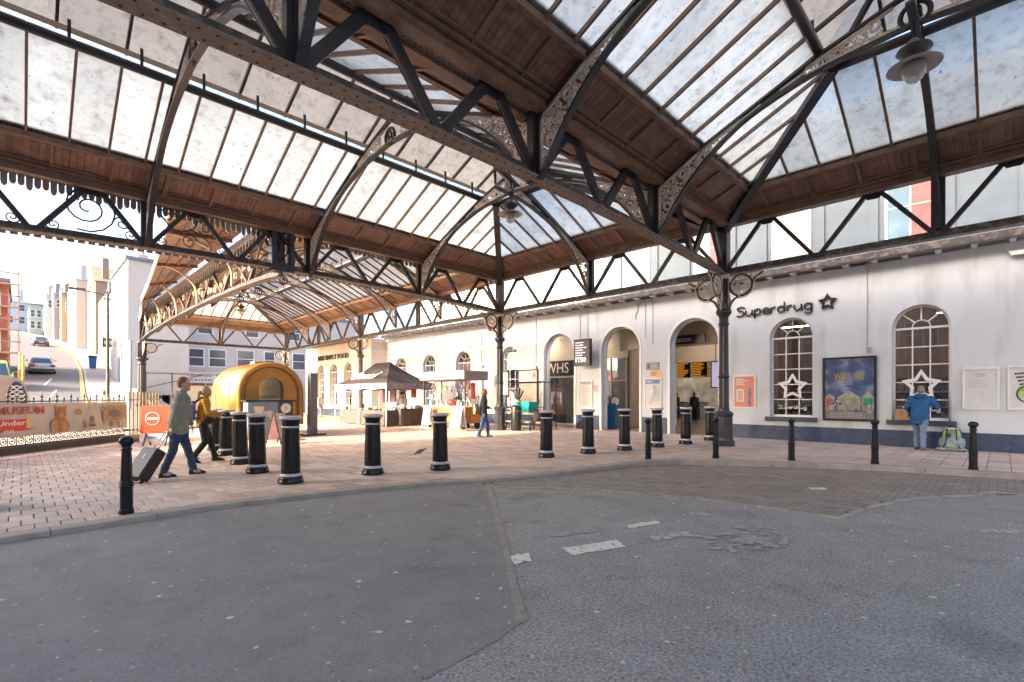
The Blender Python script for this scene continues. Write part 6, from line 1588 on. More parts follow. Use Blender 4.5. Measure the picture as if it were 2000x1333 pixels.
# red no-entry board
ne = root('barrier_sign', 'red barrier board with white no-entry disc beside the railings', 'sign', gp(308, 870), R(-37))
MB().bb(-.46, .46, -.03, .0, .36, 1.18).build('panel', mat('signal_red', (.72, .07, .03), .45, var=.08, vscale=3), ne); MB().bb(-.48, .48, -.032, .002, .12, .357).build('lower_panel', mat('lilac_white', (.6, .58, .63), .5), ne)
mb = MB(); mb.tube([(-.12 + .19 * math.cos(k * .2618), -.035, .8 + .19 * math.sin(k * .2618)) for k in range(24)], .012, 5, True); mb.bb(-.27, .03, -.038, -.031, .775, .83); mb.build('no_entry_disc', M_white, ne)
mb = MB(); mb.prism([(-.15 + .13 * math.cos(k * .5236), -.034, .24 + .03 * math.sin(k * .5236)) for k in range(12)], (0, -.002, 0)); mb.build('logo', P('plum_logo', (.3, .18, .3), .5), ne)
for s in (-.3, .3):
    for e in (-1, 1): MB().beam((s, e * .2, 0), (s, -.015, .36), .03, .03).build('leg', M_black, ne)
sp = root('straw_bale', 'low straw-coloured sack at the foot of the railings', 'sack', gp(262, 862) + Vector((0, 0, 0)), .6)
mb = MB(); mb.ell((0, 0, .1), (.5, .22, .13)); shape(mb, 'sack', mat('straw', (.42, .28, .13), .9, var=.4, vscale=30, bump=.5, bscale=60), sp, .03, 1)

# tent
tx0, tx1, ty0, ty1 = 12.2, 14.9, 20.6, 25.9
tn = root('market_tent', 'black peaked market tent with white script lettering over stall tables', 'tent', ((tx0 + tx1) / 2, (ty0 + ty1) / 2, 0))
M_tent = mat('charcoal_canvas', (.035, .030, .033), .8, var=.2, vscale=3, bump=.4, bscale=4); M_val = mat('lilac_grey_valance', (.24, .20, .24), .8, var=.35, vscale=4, bump=.5, bscale=6)
ze, zp = 2.12, 3.25; mx = (tx0 + tx1) / 2; r0, r1 = ty0 + 1.9, ty1 - 1.9
def sag(a, b, n=6, d=.1):
    a = Vector(a); b = Vector(b); return [a.lerp(b, k / n) - Vector((0, 0, d * 4 * (k / n) * (1 - k / n))) for k in range(n + 1)]
C = [(tx0, ty0, ze), (tx1, ty0, ze), (tx1, ty1, ze), (tx0, ty1, ze)]; Rg = [(mx, r0, zp), (mx, r1, zp)]
faces = [(C[0], C[1], Rg[0], Rg[0]), (C[1], C[2], Rg[1], Rg[0]), (C[2], C[3], Rg[1], Rg[1]), (C[3], C[0], Rg[0], Rg[1])]
for a, b, c, d in faces:
    mb = MB(); L = sag(a, d, 7); Rr = sag(b, c, 7); N = 8; rows = []
    for p, q in zip(L, Rr): rows.append([p.lerp(q, k / N) for k in range(N + 1)])
    o = 0
    for i in range(7):
        for k in range(N): mb.add([rows[i][k], rows[i][k + 1], rows[i + 1][k + 1], rows[i + 1][k]], [(0, 1, 2, 3)])
    o = mb.build('canopy_panel', M_tent, tn, W=True)
    sm_ = o.modifiers.new('t', 'SOLIDIFY'); sm_.thickness = .01
for i in range(4):
    a, b = Vector(C[i]), Vector(C[(i + 1) % 4]); mb = MB(); N = 30; rows = []; out = Vector(((b - a).y, -(b - a).x, 0)).normalized()
    for k in range(N + 1):
        p = a.lerp(b, k / N); wv = out * (.02 * math.sin(k * 1.9) + .01); rows.append((p, p + wv + Vector((0, 0, -.3 - .03 * math.sin(k * .6)))))
    for k in range(N): mb.add([rows[k][0], rows[k + 1][0], rows[k + 1][1], rows[k][1]], [(0, 1, 2, 3)])
    mb.build('valance', M_val, tn, W=True).modifiers.new('t', 'SOLIDIFY').thickness = .006
for c in C: MB().bb(c[0] - .025, c[0] + .025, c[1] - .025, c[1] + .025, 0, ze).build('leg', M_white, tn, W=True)
MB().bb(tx0 - .025, tx0 + .025, 23.3, 23.35, 0, ze).build('leg', M_white, tn, W=True)
# script lettering lies on the street-side slope
sl_ = Vector((mx - tx0, 0, zp - ze)).normalized()
Mt = Matrix((Vector((0, -1, 0)), sl_, Vector((0, -1, 0)).cross(sl_))).transposed().to_4x4(); Mt.translation = Vector((tx0 + .5, 23.6, ze + .5 * (zp - ze) / (mx - tx0) + .0))
text('Bonui', .8, Mt, M_white, tn, W=True, shear=.5, width=2.6, ext=.02, bold=.004)
M_skirt = mat('dark_table_cloth', (.09, .075, .07), .8, var=.3, vscale=5, bump=.6, bscale=5)
def table(label, x0, x1, y0, y1, h=.78, m=M_skirt, goods=10, seed=0):
    rt = root('stall_table', label, 'table', ((x0 + x1) / 2, (y0 + y1) / 2, 0))
    MB().bb(x0, x1, y0, y1, h - .04, h).build('top', m, rt, W=True)
    mb = MB(); N = 40; per = [(x0, y0), (x1, y0), (x1, y1), (x0, y1)]
    for i in range(4):
        a, b = Vector((*per[i], 0)), Vector((*per[(i + 1) % 4], 0)); out = Vector(((b - a).y, -(b - a).x, 0)).normalized(); n = 24
        for k in range(n):
            p, q = a.lerp(b, k / n), a.lerp(b, (k + 1) / n); w1, w2 = out * (.025 * (1 + math.sin(k * 1.7))), out * (.025 * (1 + math.sin((k + 1) * 1.7)))
            mb.add([p + Vector((0, 0, h - .002)), q + Vector((0, 0, h - .002)), q + w2 + Vector((0, 0, .05)), p + w1 + Vector((0, 0, .05))], [(0, 1, 2, 3)])
    mb.build('cloth_skirt', m, rt, W=True)
    r_ = random.Random(seed); cols = [(.6, .58, .55), (.5, .5, .5), (.55, .42, .3), (.3, .2, .18), (.62, .6, .5)]
    for k in range(goods):
        x, y = r_.uniform(x0 + .12, x1 - .12), r_.uniform(y0 + .15, y1 - .15); t = k % 3; mm = GOODM[k % 5]
        if t == 0: g = MB().lathe([(.06, 0), (.07, .02), (.07, .14), (.05, .16), (.02, .2)], 10); nm = 'jar'; lb = 'small jar standing among wares on the stall table'
        elif t == 1: g = MB().lathe([(.08, 0), (.13, .06), (.135, .08), (.12, .08), (.07, .02)], 12); nm = 'bowl'; lb = 'shallow bowl set out on the stall table'
        else: g = MB().bb(-.1, .1, -.07, .07, 0, .13); g.bb(-.105, .105, -.075, .075, .131, .15); nm = 'box'; lb = 'lidded box of wares on the stall table'
        o = g.build(nm, mm, None); o.location = (x, y, h + .002); tag(o, lb, nm, nm + ' group on the stall tables')
GOODM = [P('ware%d' % i, c, .5) for i, c in enumerate([(.6, .58, .55), (.42, .42, .44), (.55, .42, .3), (.3, .2, .18), (.62, .58, .48)])]
table('long dark-skirted stall table on the street side of the tent', 12.35, 13.05, 21.0, 25.7, goods=16, seed=1)
table('short dark-skirted stall table closing the near end of the tent', 13.1, 14.8, 20.75, 21.35, .86, goods=7, seed=2)
mn = root('menu_board', 'white menu board hanging at the far corner of the tent', 'sign', (12.25, 25.2, 1.2)); MB().bb(-.02, .02, -.45, .45, 0, .6).build('board', M_paper, mn); mb = MB(); scrawl(mb, (-.024, .4, .55), (0, -1, 0), (0, 0, 1), .8, .5, 6, random.Random(3)); mb.build('print', M_greyink, mn)['kind'] = 'stuff'
mn = root('banner_flag', 'red cloth banner hung at the back of the tent', 'banner', (14.8, 22.2, 1.4)); MB().bb(-.01, .01, -.25, .25, 0, .6).build('cloth', P('red_banner', (.6, .13, .08), .7, var=.2, vscale=6), mn)
for k, y in enumerate((23.2, 24.2, 25.0)):
    c_ = root('hanging_picture', 'framed picture hung at the back of the tent', 'picture', (14.75, y, 1.15), 0, 'pictures in the tent'); MB().bb(-.02, .02, -.3, .3, 0, .75).build('frame', P('fr%d' % k, (.2, .14, .1), .6), c_); MB().bb(-.03, -.021, -.24, .24, .06, .69).build('picture', P('pi%d' % k, (.5, .42 - .1 * k, .35), .6, var=.5, vscale=7), c_)

# cart
kx, ky0, ky1 = 13.7, 16.6, 19.75
kc = root('vending_cart', 'orange-brown wooden vending cart with white canopy board on wheels', 'cart', (kx + .6, (ky0 + ky1) / 2, 0))
M_cart = mat('orange_brown_panel', (.42, .17, .07), .5, var=.15, vscale=5); M_cart2 = mat('bright_orange_panel', (.62, .22, .04), .5, var=.1, vscale=5)
MB().bb(kx, kx + 1.1, ky0, ky1, .28, .98).build('body', M_cart, kc, W=True); MB().bb(kx - .05, kx + 1.15, ky0 - .05, ky1 + .05, .982, 1.03).build('counter', M_cream, kc, W=True)
MB().bb(kx + .35, kx + 1.1, ky0 - .02, ky0 - .003, .3, .97).build('side_panel', M_cart2, kc, W=True)
for x in (kx + .03, kx + 1.07):
    for y in (ky0 + .03, ky1 - .03): MB().bb(x - .025, x + .025, y - .025, y + .025, 1.031, 2.2).build('post', P('brown_post', (.1, .06, .05), .5), kc, W=True)
MB().bb(kx - .12, kx + 1.25, ky0 - .1, ky1 + .1, 2.2, 2.25).build('canopy_floor', P('brown_frame', (.1, .06, .05), .5), kc, W=True)
MB().bb(kx - .14, kx - .08, ky0 - .1, ky1 + .1, 2.251, 2.62).build('header_board', mat('white_header', (.42, .42, .44), .5), kc, W=True)
MB().bb(kx - .08, kx + 1.25, ky0 - .12, ky0 - .1, 2.2, 2.6).build('header_end', P('olive_end', (.25, .23, .2), .6), kc, W=True)
mb = MB(); scrawl(mb, (kx - .143, (ky0 + ky1) / 2 + .4, 2.5), (0, -1, 0), (0, 0, 1), .9, .16, 2, random.Random(2)); mb.build('header_print', M_greyink, kc, W=True)['kind'] = 'stuff'
mb = MB(); mb.tube([(kx - .004, ky0 + .9 + .07 * math.cos(k * .5), .62 + .07 * math.sin(k * .5)) for k in range(13)], .014, 5, True); mb.build('ring_handle', M_cream, kc, True, W=True)
for x in (kx + .15, kx + .95):
    for y in (ky0 + .3, ky1 - .3): MB().tube([(x, y - .03, .16), (x, y + .03, .16)], .16, 14).build('wheel', M_black, kc, W=True)
rg_ = random.Random(21)
for k in range(14):
    y = ky0 + .2 + k * .2; x = kx + .2 + rg_.random() * .5
    c = (rg_.uniform(.15, .6), rg_.uniform(.12, .5), rg_.uniform(.12, .5)); nm = rg_.choice(['packet', 'jar', 'basket'])
    if nm == 'jar': g = MB().lathe([(.06, 0), (.07, .03), (.07, .2), (.045, .24), (.045, .27)], 10)
    elif nm == 'packet': g = MB().loft([[(-.06, -.03, 0), (.06, -.03, 0), (.06, .03, 0), (-.06, .03, 0)], [(-.065, -.045, .1), (.065, -.045, .1), (.065, .045, .1), (-.065, .045, .1)], [(-.06, -.004, .22), (.06, -.004, .22), (.06, .004, .22), (-.06, .004, .22)]])
    else: g = MB().lathe([(.08, 0), (.11, .1), (.115, .11), (.1, .11), (.07, .02)], 12)
    o = g.build(nm, P('cg%d' % k, c, .6)); o.location = (x, y, 1.035); tag(o, 'small coloured %s set out on the cart counter' % nm, nm, nm + 's on the cart counter')
rb = root('red_hamper', 'shiny red rounded hamper on the cart counter', 'hamper', (kx + .3, ky0 + 1.35, 1.032)); mb = MB(); mb.ell((0, 0, .16), (.2, .26, .16)); shape(mb, 'hamper', P('red_gloss', (.55, .05, .04), .3), rb, .03, 2)
for k in range(8):
    y = ky0 + .25 + k * .36; c_ = root('hanging_goods', 'bunch of small goods hanging under the cart canopy', 'goods', (kx + .25 + .1 * (k % 2), y, 2.195), 0, 'bunches under the cart canopy')
    MB().tube([(0, 0, 0), (0, 0, -.15)], .005, 4).build('cord', M_black, c_); g = MB()
    for j in range(6): g.ell((rg_.uniform(-.06, .06), rg_.uniform(-.09, .09), -.2 - j * .07), (.05, .05, .06), 7, 5)
    g.build('bunch', P('hg%d' % k, (rg_.uniform(.2, .6), rg_.uniform(.15, .4), rg_.uniform(.12, .45)), .6), c_, True)['kind'] = 'stuff'
c_ = root('pink_garment', 'pink garment hanging at the near end of the cart', 'garment', (14.75, 17.3, 1.35)); mb = MB(); mb.loft([ering((0, 0, 0), .17, .06), ering((0, 0, .4), .13, .05), ering((0, 0, .68), .16, .05), ering((0, 0, .75), .05, .03)]); mb.build('garment', P('coral_pink', (.65, .18, .18), .8, var=.2, vscale=12), c_, True)
c_ = root('white_notice_board', 'plain white board hanging above the red-haired woman beside the cart', 'sign', (15.3, 16.0, 1.55)); MB().bb(-.02, .02, -.45, .45, 0, 1.0).build('board', mat('pale_board', (.6, .6, .63), .5), c_)
# rail stand and turquoise crate
rs = root('display_rack', 'black tube rack with wooden shelves beside the column', 'rack', (16.3, 14.9, 0))
for x in (-.4, .4):
    for y in (-.95, 1.35): MB().tube([(x, y, .0), (x, y, 2.1)], .025, 6).build('upright', M_black, rs)
for x in (-.4, .4): MB().tube([(x, -.95, 2.1), (x, 1.35, 2.1)], .025, 6).build('top_rail', M_black, rs)
for z in (.3, .72): MB().bb(-.45, .45, -.95, 1.35, z, z + .05).build('shelf', P('ply_shelf', (.42, .30, .2), .6, var=.15, vscale=6), rs)
for y in (-.8, 1.2): MB().tube([(-.1, y, .09), (.1, y, .09)], .09, 12).build('wheel', M_black, rs)
tc = root('turquoise_crate', 'turquoise plastic crate on the rack shelf behind the column', 'crate', (16.1, 15.2, .772)); MB().loft([[(-.3, -.42, 0), (.3, -.42, 0), (.3, .42, 0), (-.3, .42, 0)], [(-.34, -.5, .42), (.34, -.5, .42), (.34, .5, .42), (-.34, .5, .42)]]).build('tub', P('turquoise', (.01, .38, .33), .45), tc); MB().bb(-.37, .37, -.53, .53, .42, .46).build('rim', P('turquoise_rim', (.01, .42, .37), .45), tc)
zb = root('striped_parasol', 'small black and white striped fan standing in the crate', 'fan', (16.0, 15.6, 1.24))
for k in range(7):
    a = R(50 + k * 13); MB().beam((0, 0, 0), (0, .55 * math.cos(a), .62 * math.sin(a)), .05, .02, up=(1, 0, 0)).build('blade', M_black if k % 2 == 0 else M_white, zb)
lb = root('litter_bin', 'tall black litter bin beside the fluted column at the rack', 'bin', (15.0, 14.75, 0)); MB().lathe([(.2, 0), (.22, .05), (.22, 1.0), (.2, 1.05), (.12, 1.1)], 16).build('body', M_black, lb, True); MB().lathe([(.225, .8), (.23, .82), (.23, .85), (.225, .87)], 16).build('band', M_ironw, lb, True)
sc2 = root('pushchair', 'black pushchair frame beside the display rack', 'pushchair', (15.5, 14.0, 0), .5)
mb = MB(); mb.tube([(-.3, -.2, .12), (.1, -.2, .5), (.4, -.2, 1.0)], .015, 6); mb.tube([(-.3, .2, .12), (.1, .2, .5), (.4, .2, 1.0)], .015, 6); mb.tube([(.4, -.2, 1.0), (.4, .2, 1.0)], .018, 6); mb.tube([(.35, -.2, .12), (.0, -.2, .55)], .015, 6); mb.tube([(.35, .2, .12), (.0, .2, .55)], .015, 6); mb.build('frame', M_black, sc2)
for x in (-.3, .35):
    for s in (-.22, .22): MB().tube([(x, s - .02, .12), (x, s + .02, .12)], .12, 14).build('wheel', M_black, sc2)
mb = MB(); mb.loft([ering((0, 0, .42), .2, .17), ering((.05, 0, .6), .2, .17), ering((.2, 0, .9), .06, .17)]); mb.build('seat', blackc, sc2, True)

# ================================================================ RAILINGS AND BANNER
F0 = Vector((-3.4, 13.95, 0)); F1 = Vector((2.45, 20.85, 0)); fd = (F1 - F0).normalized(); fn = Vector((fd.y, -fd.x, 0))
fl = root('iron_railings', 'low black iron railings with cross-shaped finials behind the museum banner', 'railing', F0.lerp(F1, .5))
Lf = (F1 - F0).length
MB().beam(F0 + Vector((0, 0, .09)), F1 + Vector((0, 0, .09)), .3, .18).build('plinth', mat('dark_plinth_stone', (.07, .065, .06), .7, var=.2, vscale=5), fl, W=True)
for z in (.2, .44, 1.33): MB().beam(F0 + Vector((0, 0, z)), F1 + Vector((0, 0, z)), .05, .035).build('rail', M_iron, fl, W=True)
n = int(Lf / .24); barm = MB().tube([(0, 0, .18), (0, 0, 1.4)], .013, 6).mesh('bar', M_iron)
fin = MB(); fin.lathe([(.018, 1.34), (.03, 1.37), (.012, 1.4), (.012, 1.43), (.03, 1.46), (.02, 1.5), (.003, 1.55)], 8); fin.beam((-.055 * fd.x, -.055 * fd.y, 1.435), (.055 * fd.x, .055 * fd.y, 1.435), .02, .02); finm = fin.mesh('finial', M_iron, True)
fin2 = MB().lathe([(.012, 1.34), (.02, 1.38), (.012, 1.4), (.022, 1.42), (.003, 1.45)], 8); fin2.beam((-.03 * fd.x, -.03 * fd.y, 1.4), (.03 * fd.x, .03 * fd.y, 1.4), .014, .014); finm2 = fin2.mesh('finial', M_iron, True)
for k in range(n + 1):
    p = F0 + fd * (k * Lf / n) - fl.location; p.z = 0; b = inst('bar', barm, fl, p); inst('finial', finm if k % 2 == 0 else finm2, b)
    if k < n:
        c = F0 + fd * ((k + .5) * Lf / n); mb = MB(); mb.tube([c + fd * (.08 * math.cos(j * .5236)) + Vector((0, 0, .32 + .08 * math.sin(j * .5236))) for j in range(12)], .014, 5, True); mb.ell(c + Vector((0, 0, .32)), (.03, .03, .03), 6, 4); mb.build('ring_casting', M_iron, fl, W=True)
def fence_at(px):
    d = ray(px, 775); d.z = 0
    den = d.x * fd.y - d.y * fd.x; s = (F0.x * d.y - F0.y * d.x) / -(fd.x * d.y - fd.y * d.x); return s
bn = root('museum_banner', 'long pale banner with red museum lettering and brown teddy bear tied to the railings', 'banner', F0.lerp(F1, .5) + fn * .1)
M_banner = mat('banner_vinyl', (.50, .47, .42), .5, var=.1, vscale=2)
sE = fence_at(243); zb0, zb1 = .42, 1.29
def BP(s, z, off=0.0): return F0 + fd * s + fn * (.075 + off + .012 * math.sin(s * 5) * math.sin(z * 3)) + Vector((0, 0, z))
mb = MB(); N = 60; rows = []
for k in range(N + 1):
    s = .2 + (sE - .2) * k / N; rows.append([BP(s, zb0 + .012 * math.sin(k * .9)), BP(s, zb0 * .5 + zb1 * .5), BP(s, zb1 - .012 * abs(math.sin(k * .5)))])
for k in range(N):
    for j in range(2): mb.add([rows[k][j], rows[k + 1][j], rows[k + 1][j + 1], rows[k][j + 1]], [(0, 1, 2, 3)])
mb.build('vinyl', M_banner, bn, W=True).modifiers.new('t', 'SOLIDIFY').thickness = .004
def blob(name, m, s, z, rs, rz, off, n=16, jag=0):
    pts = [BP(s, z, off) * 0 + F0 + fd * (s + rs * math.cos(2 * math.pi * k / n) * (1 + jag * rnd.uniform(-1, 1))) + fn * (.09 + off) + Vector((0, 0, z + rz * math.sin(2 * math.pi * k / n) * (1 + jag * rnd.uniform(-1, 1)))) for k in range(n)]
    MB().prism(pts, fn * .002).build(name, m, bn, W=True)
def quadb(name, m, pts, off):
    MB().prism([F0 + fd * s + fn * (.09 + off) + Vector((0, 0, z)) for s, z in pts], fn * .002).build(name, m, bn, W=True)
M_teddy = mat('teddy_print', (.36, .16, .06), .6, var=.35, vscale=14); M_teddyl = mat('teddy_light', (.5, .27, .11), .6, var=.25, vscale=14)
sT = fence_at(112); h_ = zb1 - zb0
blob('printed_bear', M_teddy, sT - .03, zb0 + .25, .31, .21, .001); blob('printed_bear', M_teddyl, sT - .2, zb0 + .2, .13, .17, .004); blob('printed_bear', M_teddyl, sT + .17, zb0 + .2, .14, .17, .004); blob('printed_bear', M_teddy, sT, zb0 + .58, .18, .19, .006)
for s in (-.17, .16): blob('printed_bear', M_teddyl, sT + s, zb0 + .73, .06, .06, .004)
blob('printed_bear', M_teddyl, sT + .02, zb0 + .53, .08, .065, .009); blob('printed_bear', M_ink, sT + .03, zb0 + .55, .02, .015, .012)
for s in (-.06, .09): blob('printed_bear', M_ink, sT + s, zb0 + .63, .014, .014, .012)
rz_ = random.Random(17)
for k in range(22):
    s = fence_at(rz_.uniform(146, 238)); z = zb0 + rz_.uniform(.12, .75)
    blob('printed_toy', P('toy%d' % k, rz_.choice([(.45, .4, .34), (.3, .2, .14), (.55, .45, .3), (.4, .22, .12), (.55, .53, .5), (.16, .13, .12)]), .6, var=.3, vscale=20), s, z, rz_.uniform(.05, .15), rz_.uniform(.04, .12), .001 + k * .0006, 9, .25)
s0, s1 = fence_at(194), fence_at(240); quadb('printed_photo', P('sepia_photo', (.36, .24, .13), .5, var=.5, vscale=9), [(s0, zb0 + .3), (s1, zb0 + .3), (s1, zb0 + .75), (s0, zb0 + .75)], .016); blob('printed_engine', P('grey_engine', (.12, .11, .11), .4), (s0 + s1) / 2, zb0 + .5, .3, .13, .02)
for sg in (-1, 1): blob('logo', M_greyink, fence_at(211) + sg * .03, zb0 + .13, .04, .02, .02, 6)
sA = fence_at(44)
quadb('red_panel', P('banner_red', (.62, .06, .03), .5), [(.3, zb0 + .05), (fence_at(43), zb0 + .16), (fence_at(64), zb0 + .19), (fence_at(44), zb0 + .22), (fence_at(44), zb0 + .46), (.3, zb0 + .46)], .001)
quadb('yellow_stripe', P('banner_yellow', (.7, .5, .15), .5), [(fence_at(44) + .003, zb0 + .22), (fence_at(51), zb0 + .21), (fence_at(51), zb0 + .5), (fence_at(44) + .003, zb0 + .5)], .001)
def frameF(s, z, off=.1): return Matrix.Translation(F0 + fd * s + fn * off + Vector((0, 0, z))) @ Matrix(((fd.x, 0, fn.x, 0), (fd.y, 0, fn.y, 0), (0, 1, 0, 0), (0, 0, 0, 1)))
sM1 = fence_at(79); sM0 = fence_at(1)
wl = (sM1 - sM0) * 6 / 5.05
text('MUSEUM', .27, frameF(sM1 - wl / 2, zb1 - .2), P('banner_red_ink', (.5, .07, .05), .5), bn, W=True, width=wl, ext=.002, bold=.004)
text('Under', .17, frameF(fence_at(39) - .36, zb0 + .36, .1), M_white, bn, W=True, width=.78, ext=.002, bold=.003); text('on', .17, frameF(fence_at(21) - .16, zb0 + .16, .1), M_white, bn, W=True, width=.28, ext=.002, bold=.003)
# return run of taller railings by the pavement
G0 = Vector((2.62, 21.05, 0)); G1 = Vector((4.0, 24.6, 0)); gd = (G1 - G0).normalized()
gr = root('iron_railings', 'taller sunlit railings returning from the banner end towards the shops', 'railing', G0.lerp(G1, .5))
M_goldiron = mat('sunlit_gold_iron_bar', (.34, .23, .11), .4, var=.3, vscale=5)  # iron bars coloured gold, sunlight painted on every other one
for z in (.2, 1.35): MB().beam(G0 + Vector((0, 0, z)), G1 + Vector((0, 0, z)), .05, .04).build('rail', M_iron, gr, W=True)
for k in range(18):
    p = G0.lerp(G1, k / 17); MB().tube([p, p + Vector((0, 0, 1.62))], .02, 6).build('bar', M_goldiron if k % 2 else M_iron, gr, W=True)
# advert hoarding with trainers beyond the railings
hb_ = root('shoe_hoarding', 'domed hoarding printed with two giant laced trainers behind the railings', 'hoarding', (-.30, 24.0, .0)); hb_.scale = (.55, 1, .93)
out = [(-1.9, .6), (.85, .6), (.95, 1.4)] + [(.95 - .25 * k, 1.75 + .62 * math.sin(math.pi * (k + 1.2) / 13.5) ** .7) for k in range(1, 11)] + [(-1.9, 1.7)]
MB().prism([(x, 0, z) for x, z in out], (0, .25, 0)).build('panel', mat('taupe_panel', (.36, .30, .27), .5, var=.2, vscale=3), hb_)
for x in (-1.5, .6): MB().bb(x - .05, x + .05, .05, .2, 0, .6).build('leg', M_black, hb_)
for cx in (-.95, .35):
    mb = MB(); mb.prism([(cx + .46 * math.cos(k * .3142) * (1 - .12 * math.sin(k * .3142)), -.004, 1.45 + .68 * math.sin(k * .3142)) for k in range(20)], (0, -.006, 0)); mb.build('printed_shoe', P('navy_shoe%d' % (cx > 0), (.035, .04, .07), .5), hb_)
    mb = MB()
    for k in range(6):
        z = 1.0 + k * .17; wv = .36 - .12 * abs(k - 2.5) / 2.5
        mb.tube(catmull([(cx - wv, -.014, z), (cx, -.016, z + .12), (cx + wv, -.014, z + .04)], 5), .026, 5); mb.tube(catmull([(cx - wv, -.02, z + .14), (cx, -.02, z), (cx + wv, -.02, z + .12)], 5), .02, 5)
    mb.build('printed_laces', M_paper, hb_, True)
# pale rounded street cabinet cut by the left edge
cb = root('street_cabinet', 'pale grey rounded cabinet at the kerb in front of the banner', 'cabinet', (-.42, 9.45, 0)); mb = MB(); mb.lathe([(.2, 0), (.21, .04), (.21, .7), (.19, .8), (.12, .86), (.02, .88)], 18); mb.build('body', mat('pale_grey_green', (.36, .41, .42), .4), cb, True); MB().lathe([(.213, .5), (.22, .51), (.22, .56), (.213, .57)], 18).build('band', M_cable, cb, True)

# ================================================================ STREET BEYOND
def strip(name, xl, xr, y0, y1, dz, m, n=40):
    mb = MB()
    for k in range(n):
        a, b = y0 + (y1 - y0) * k / n, y0 + (y1 - y0) * (k + 1) / n
        P_ = [(xl(a), a), (xr(a), a), (xr(b), b), (xl(b), b)]; mb.add([(x, y, hill(min(x, 6), y) + dz) for x, y in P_], [(0, 1, 2, 3)])
    return struct(name, mb, m)
def lerpf(pts):
    def f(y):
        for (a, b), (c, d) in zip(pts, pts[1:]):
            if y <= c: return b + (d - b) * (y - a) / (c - a)
        return pts[-1][1]
    return f
XK = lerpf([(26, 2.6), (46, 3.3), (65, 4.4), (84, 5.0), (102, 4.5), (119, 3.0), (135, .9), (150, -1.6), (175, -7)])
M_hroad = asphalt('hill_road', (.115, .115, .125), False, .5); M_hpave = mat('hill_pavement', (.27, .26, .26), .85, var=.15, vscale=2); M_yline = mat('yellow_line', (.62, .42, .12), .7, var=.2, vscale=3)
strip('hill_road', lambda y: XK(y) - 8.5, XK, 26, 175, -.02, M_hroad); strip('hill_pavement', lambda y: XK(y) + .15, lambda y: XK(y) + 3.2, 26, 175, .09, M_hpave)
strip('hill_kerb', lambda y: XK(y), lambda y: XK(y) + .16, 26, 175, .085, mat('pale_kerb', (.45, .40, .33), .8)); strip('yellow_lines', lambda y: XK(y) - .32, lambda y: XK(y) - .08, 28, 150, .0, M_yline)
for y in (44, 52): 
    mb = MB(); mb.add([(1.2, y, hill(0, y) - .005), (1.32, y, hill(0, y) - .005), (1.9, y + 5, hill(0, y + 5) - .005), (1.78, y + 5, hill(0, y + 5) - .005)], [(0, 1, 2, 3)]); struct('lane_marking', mb, M_pt1)
M_hwhite = mat('house_white', (.44, .43, .42), .7, var=.06, vscale=.8); M_hcream = mat('house_cream', (.28, .19, .13), .7, var=.1, vscale=.8); M_hgrey = mat('house_grey', (.24, .25, .27), .7, var=.1, vscale=.8); M_hbrick = mat('house_red_brick', (.42, .15, .10), .8, var=.25, vscale=6); M_hpane = mat('house_pane', (.07, .085, .11), .12); M_hgreen = mat('house_green', (.30, .38, .34), .6, var=.15, vscale=2); M_pot = mat('terracotta_pot', (.42, .22, .13), .8)
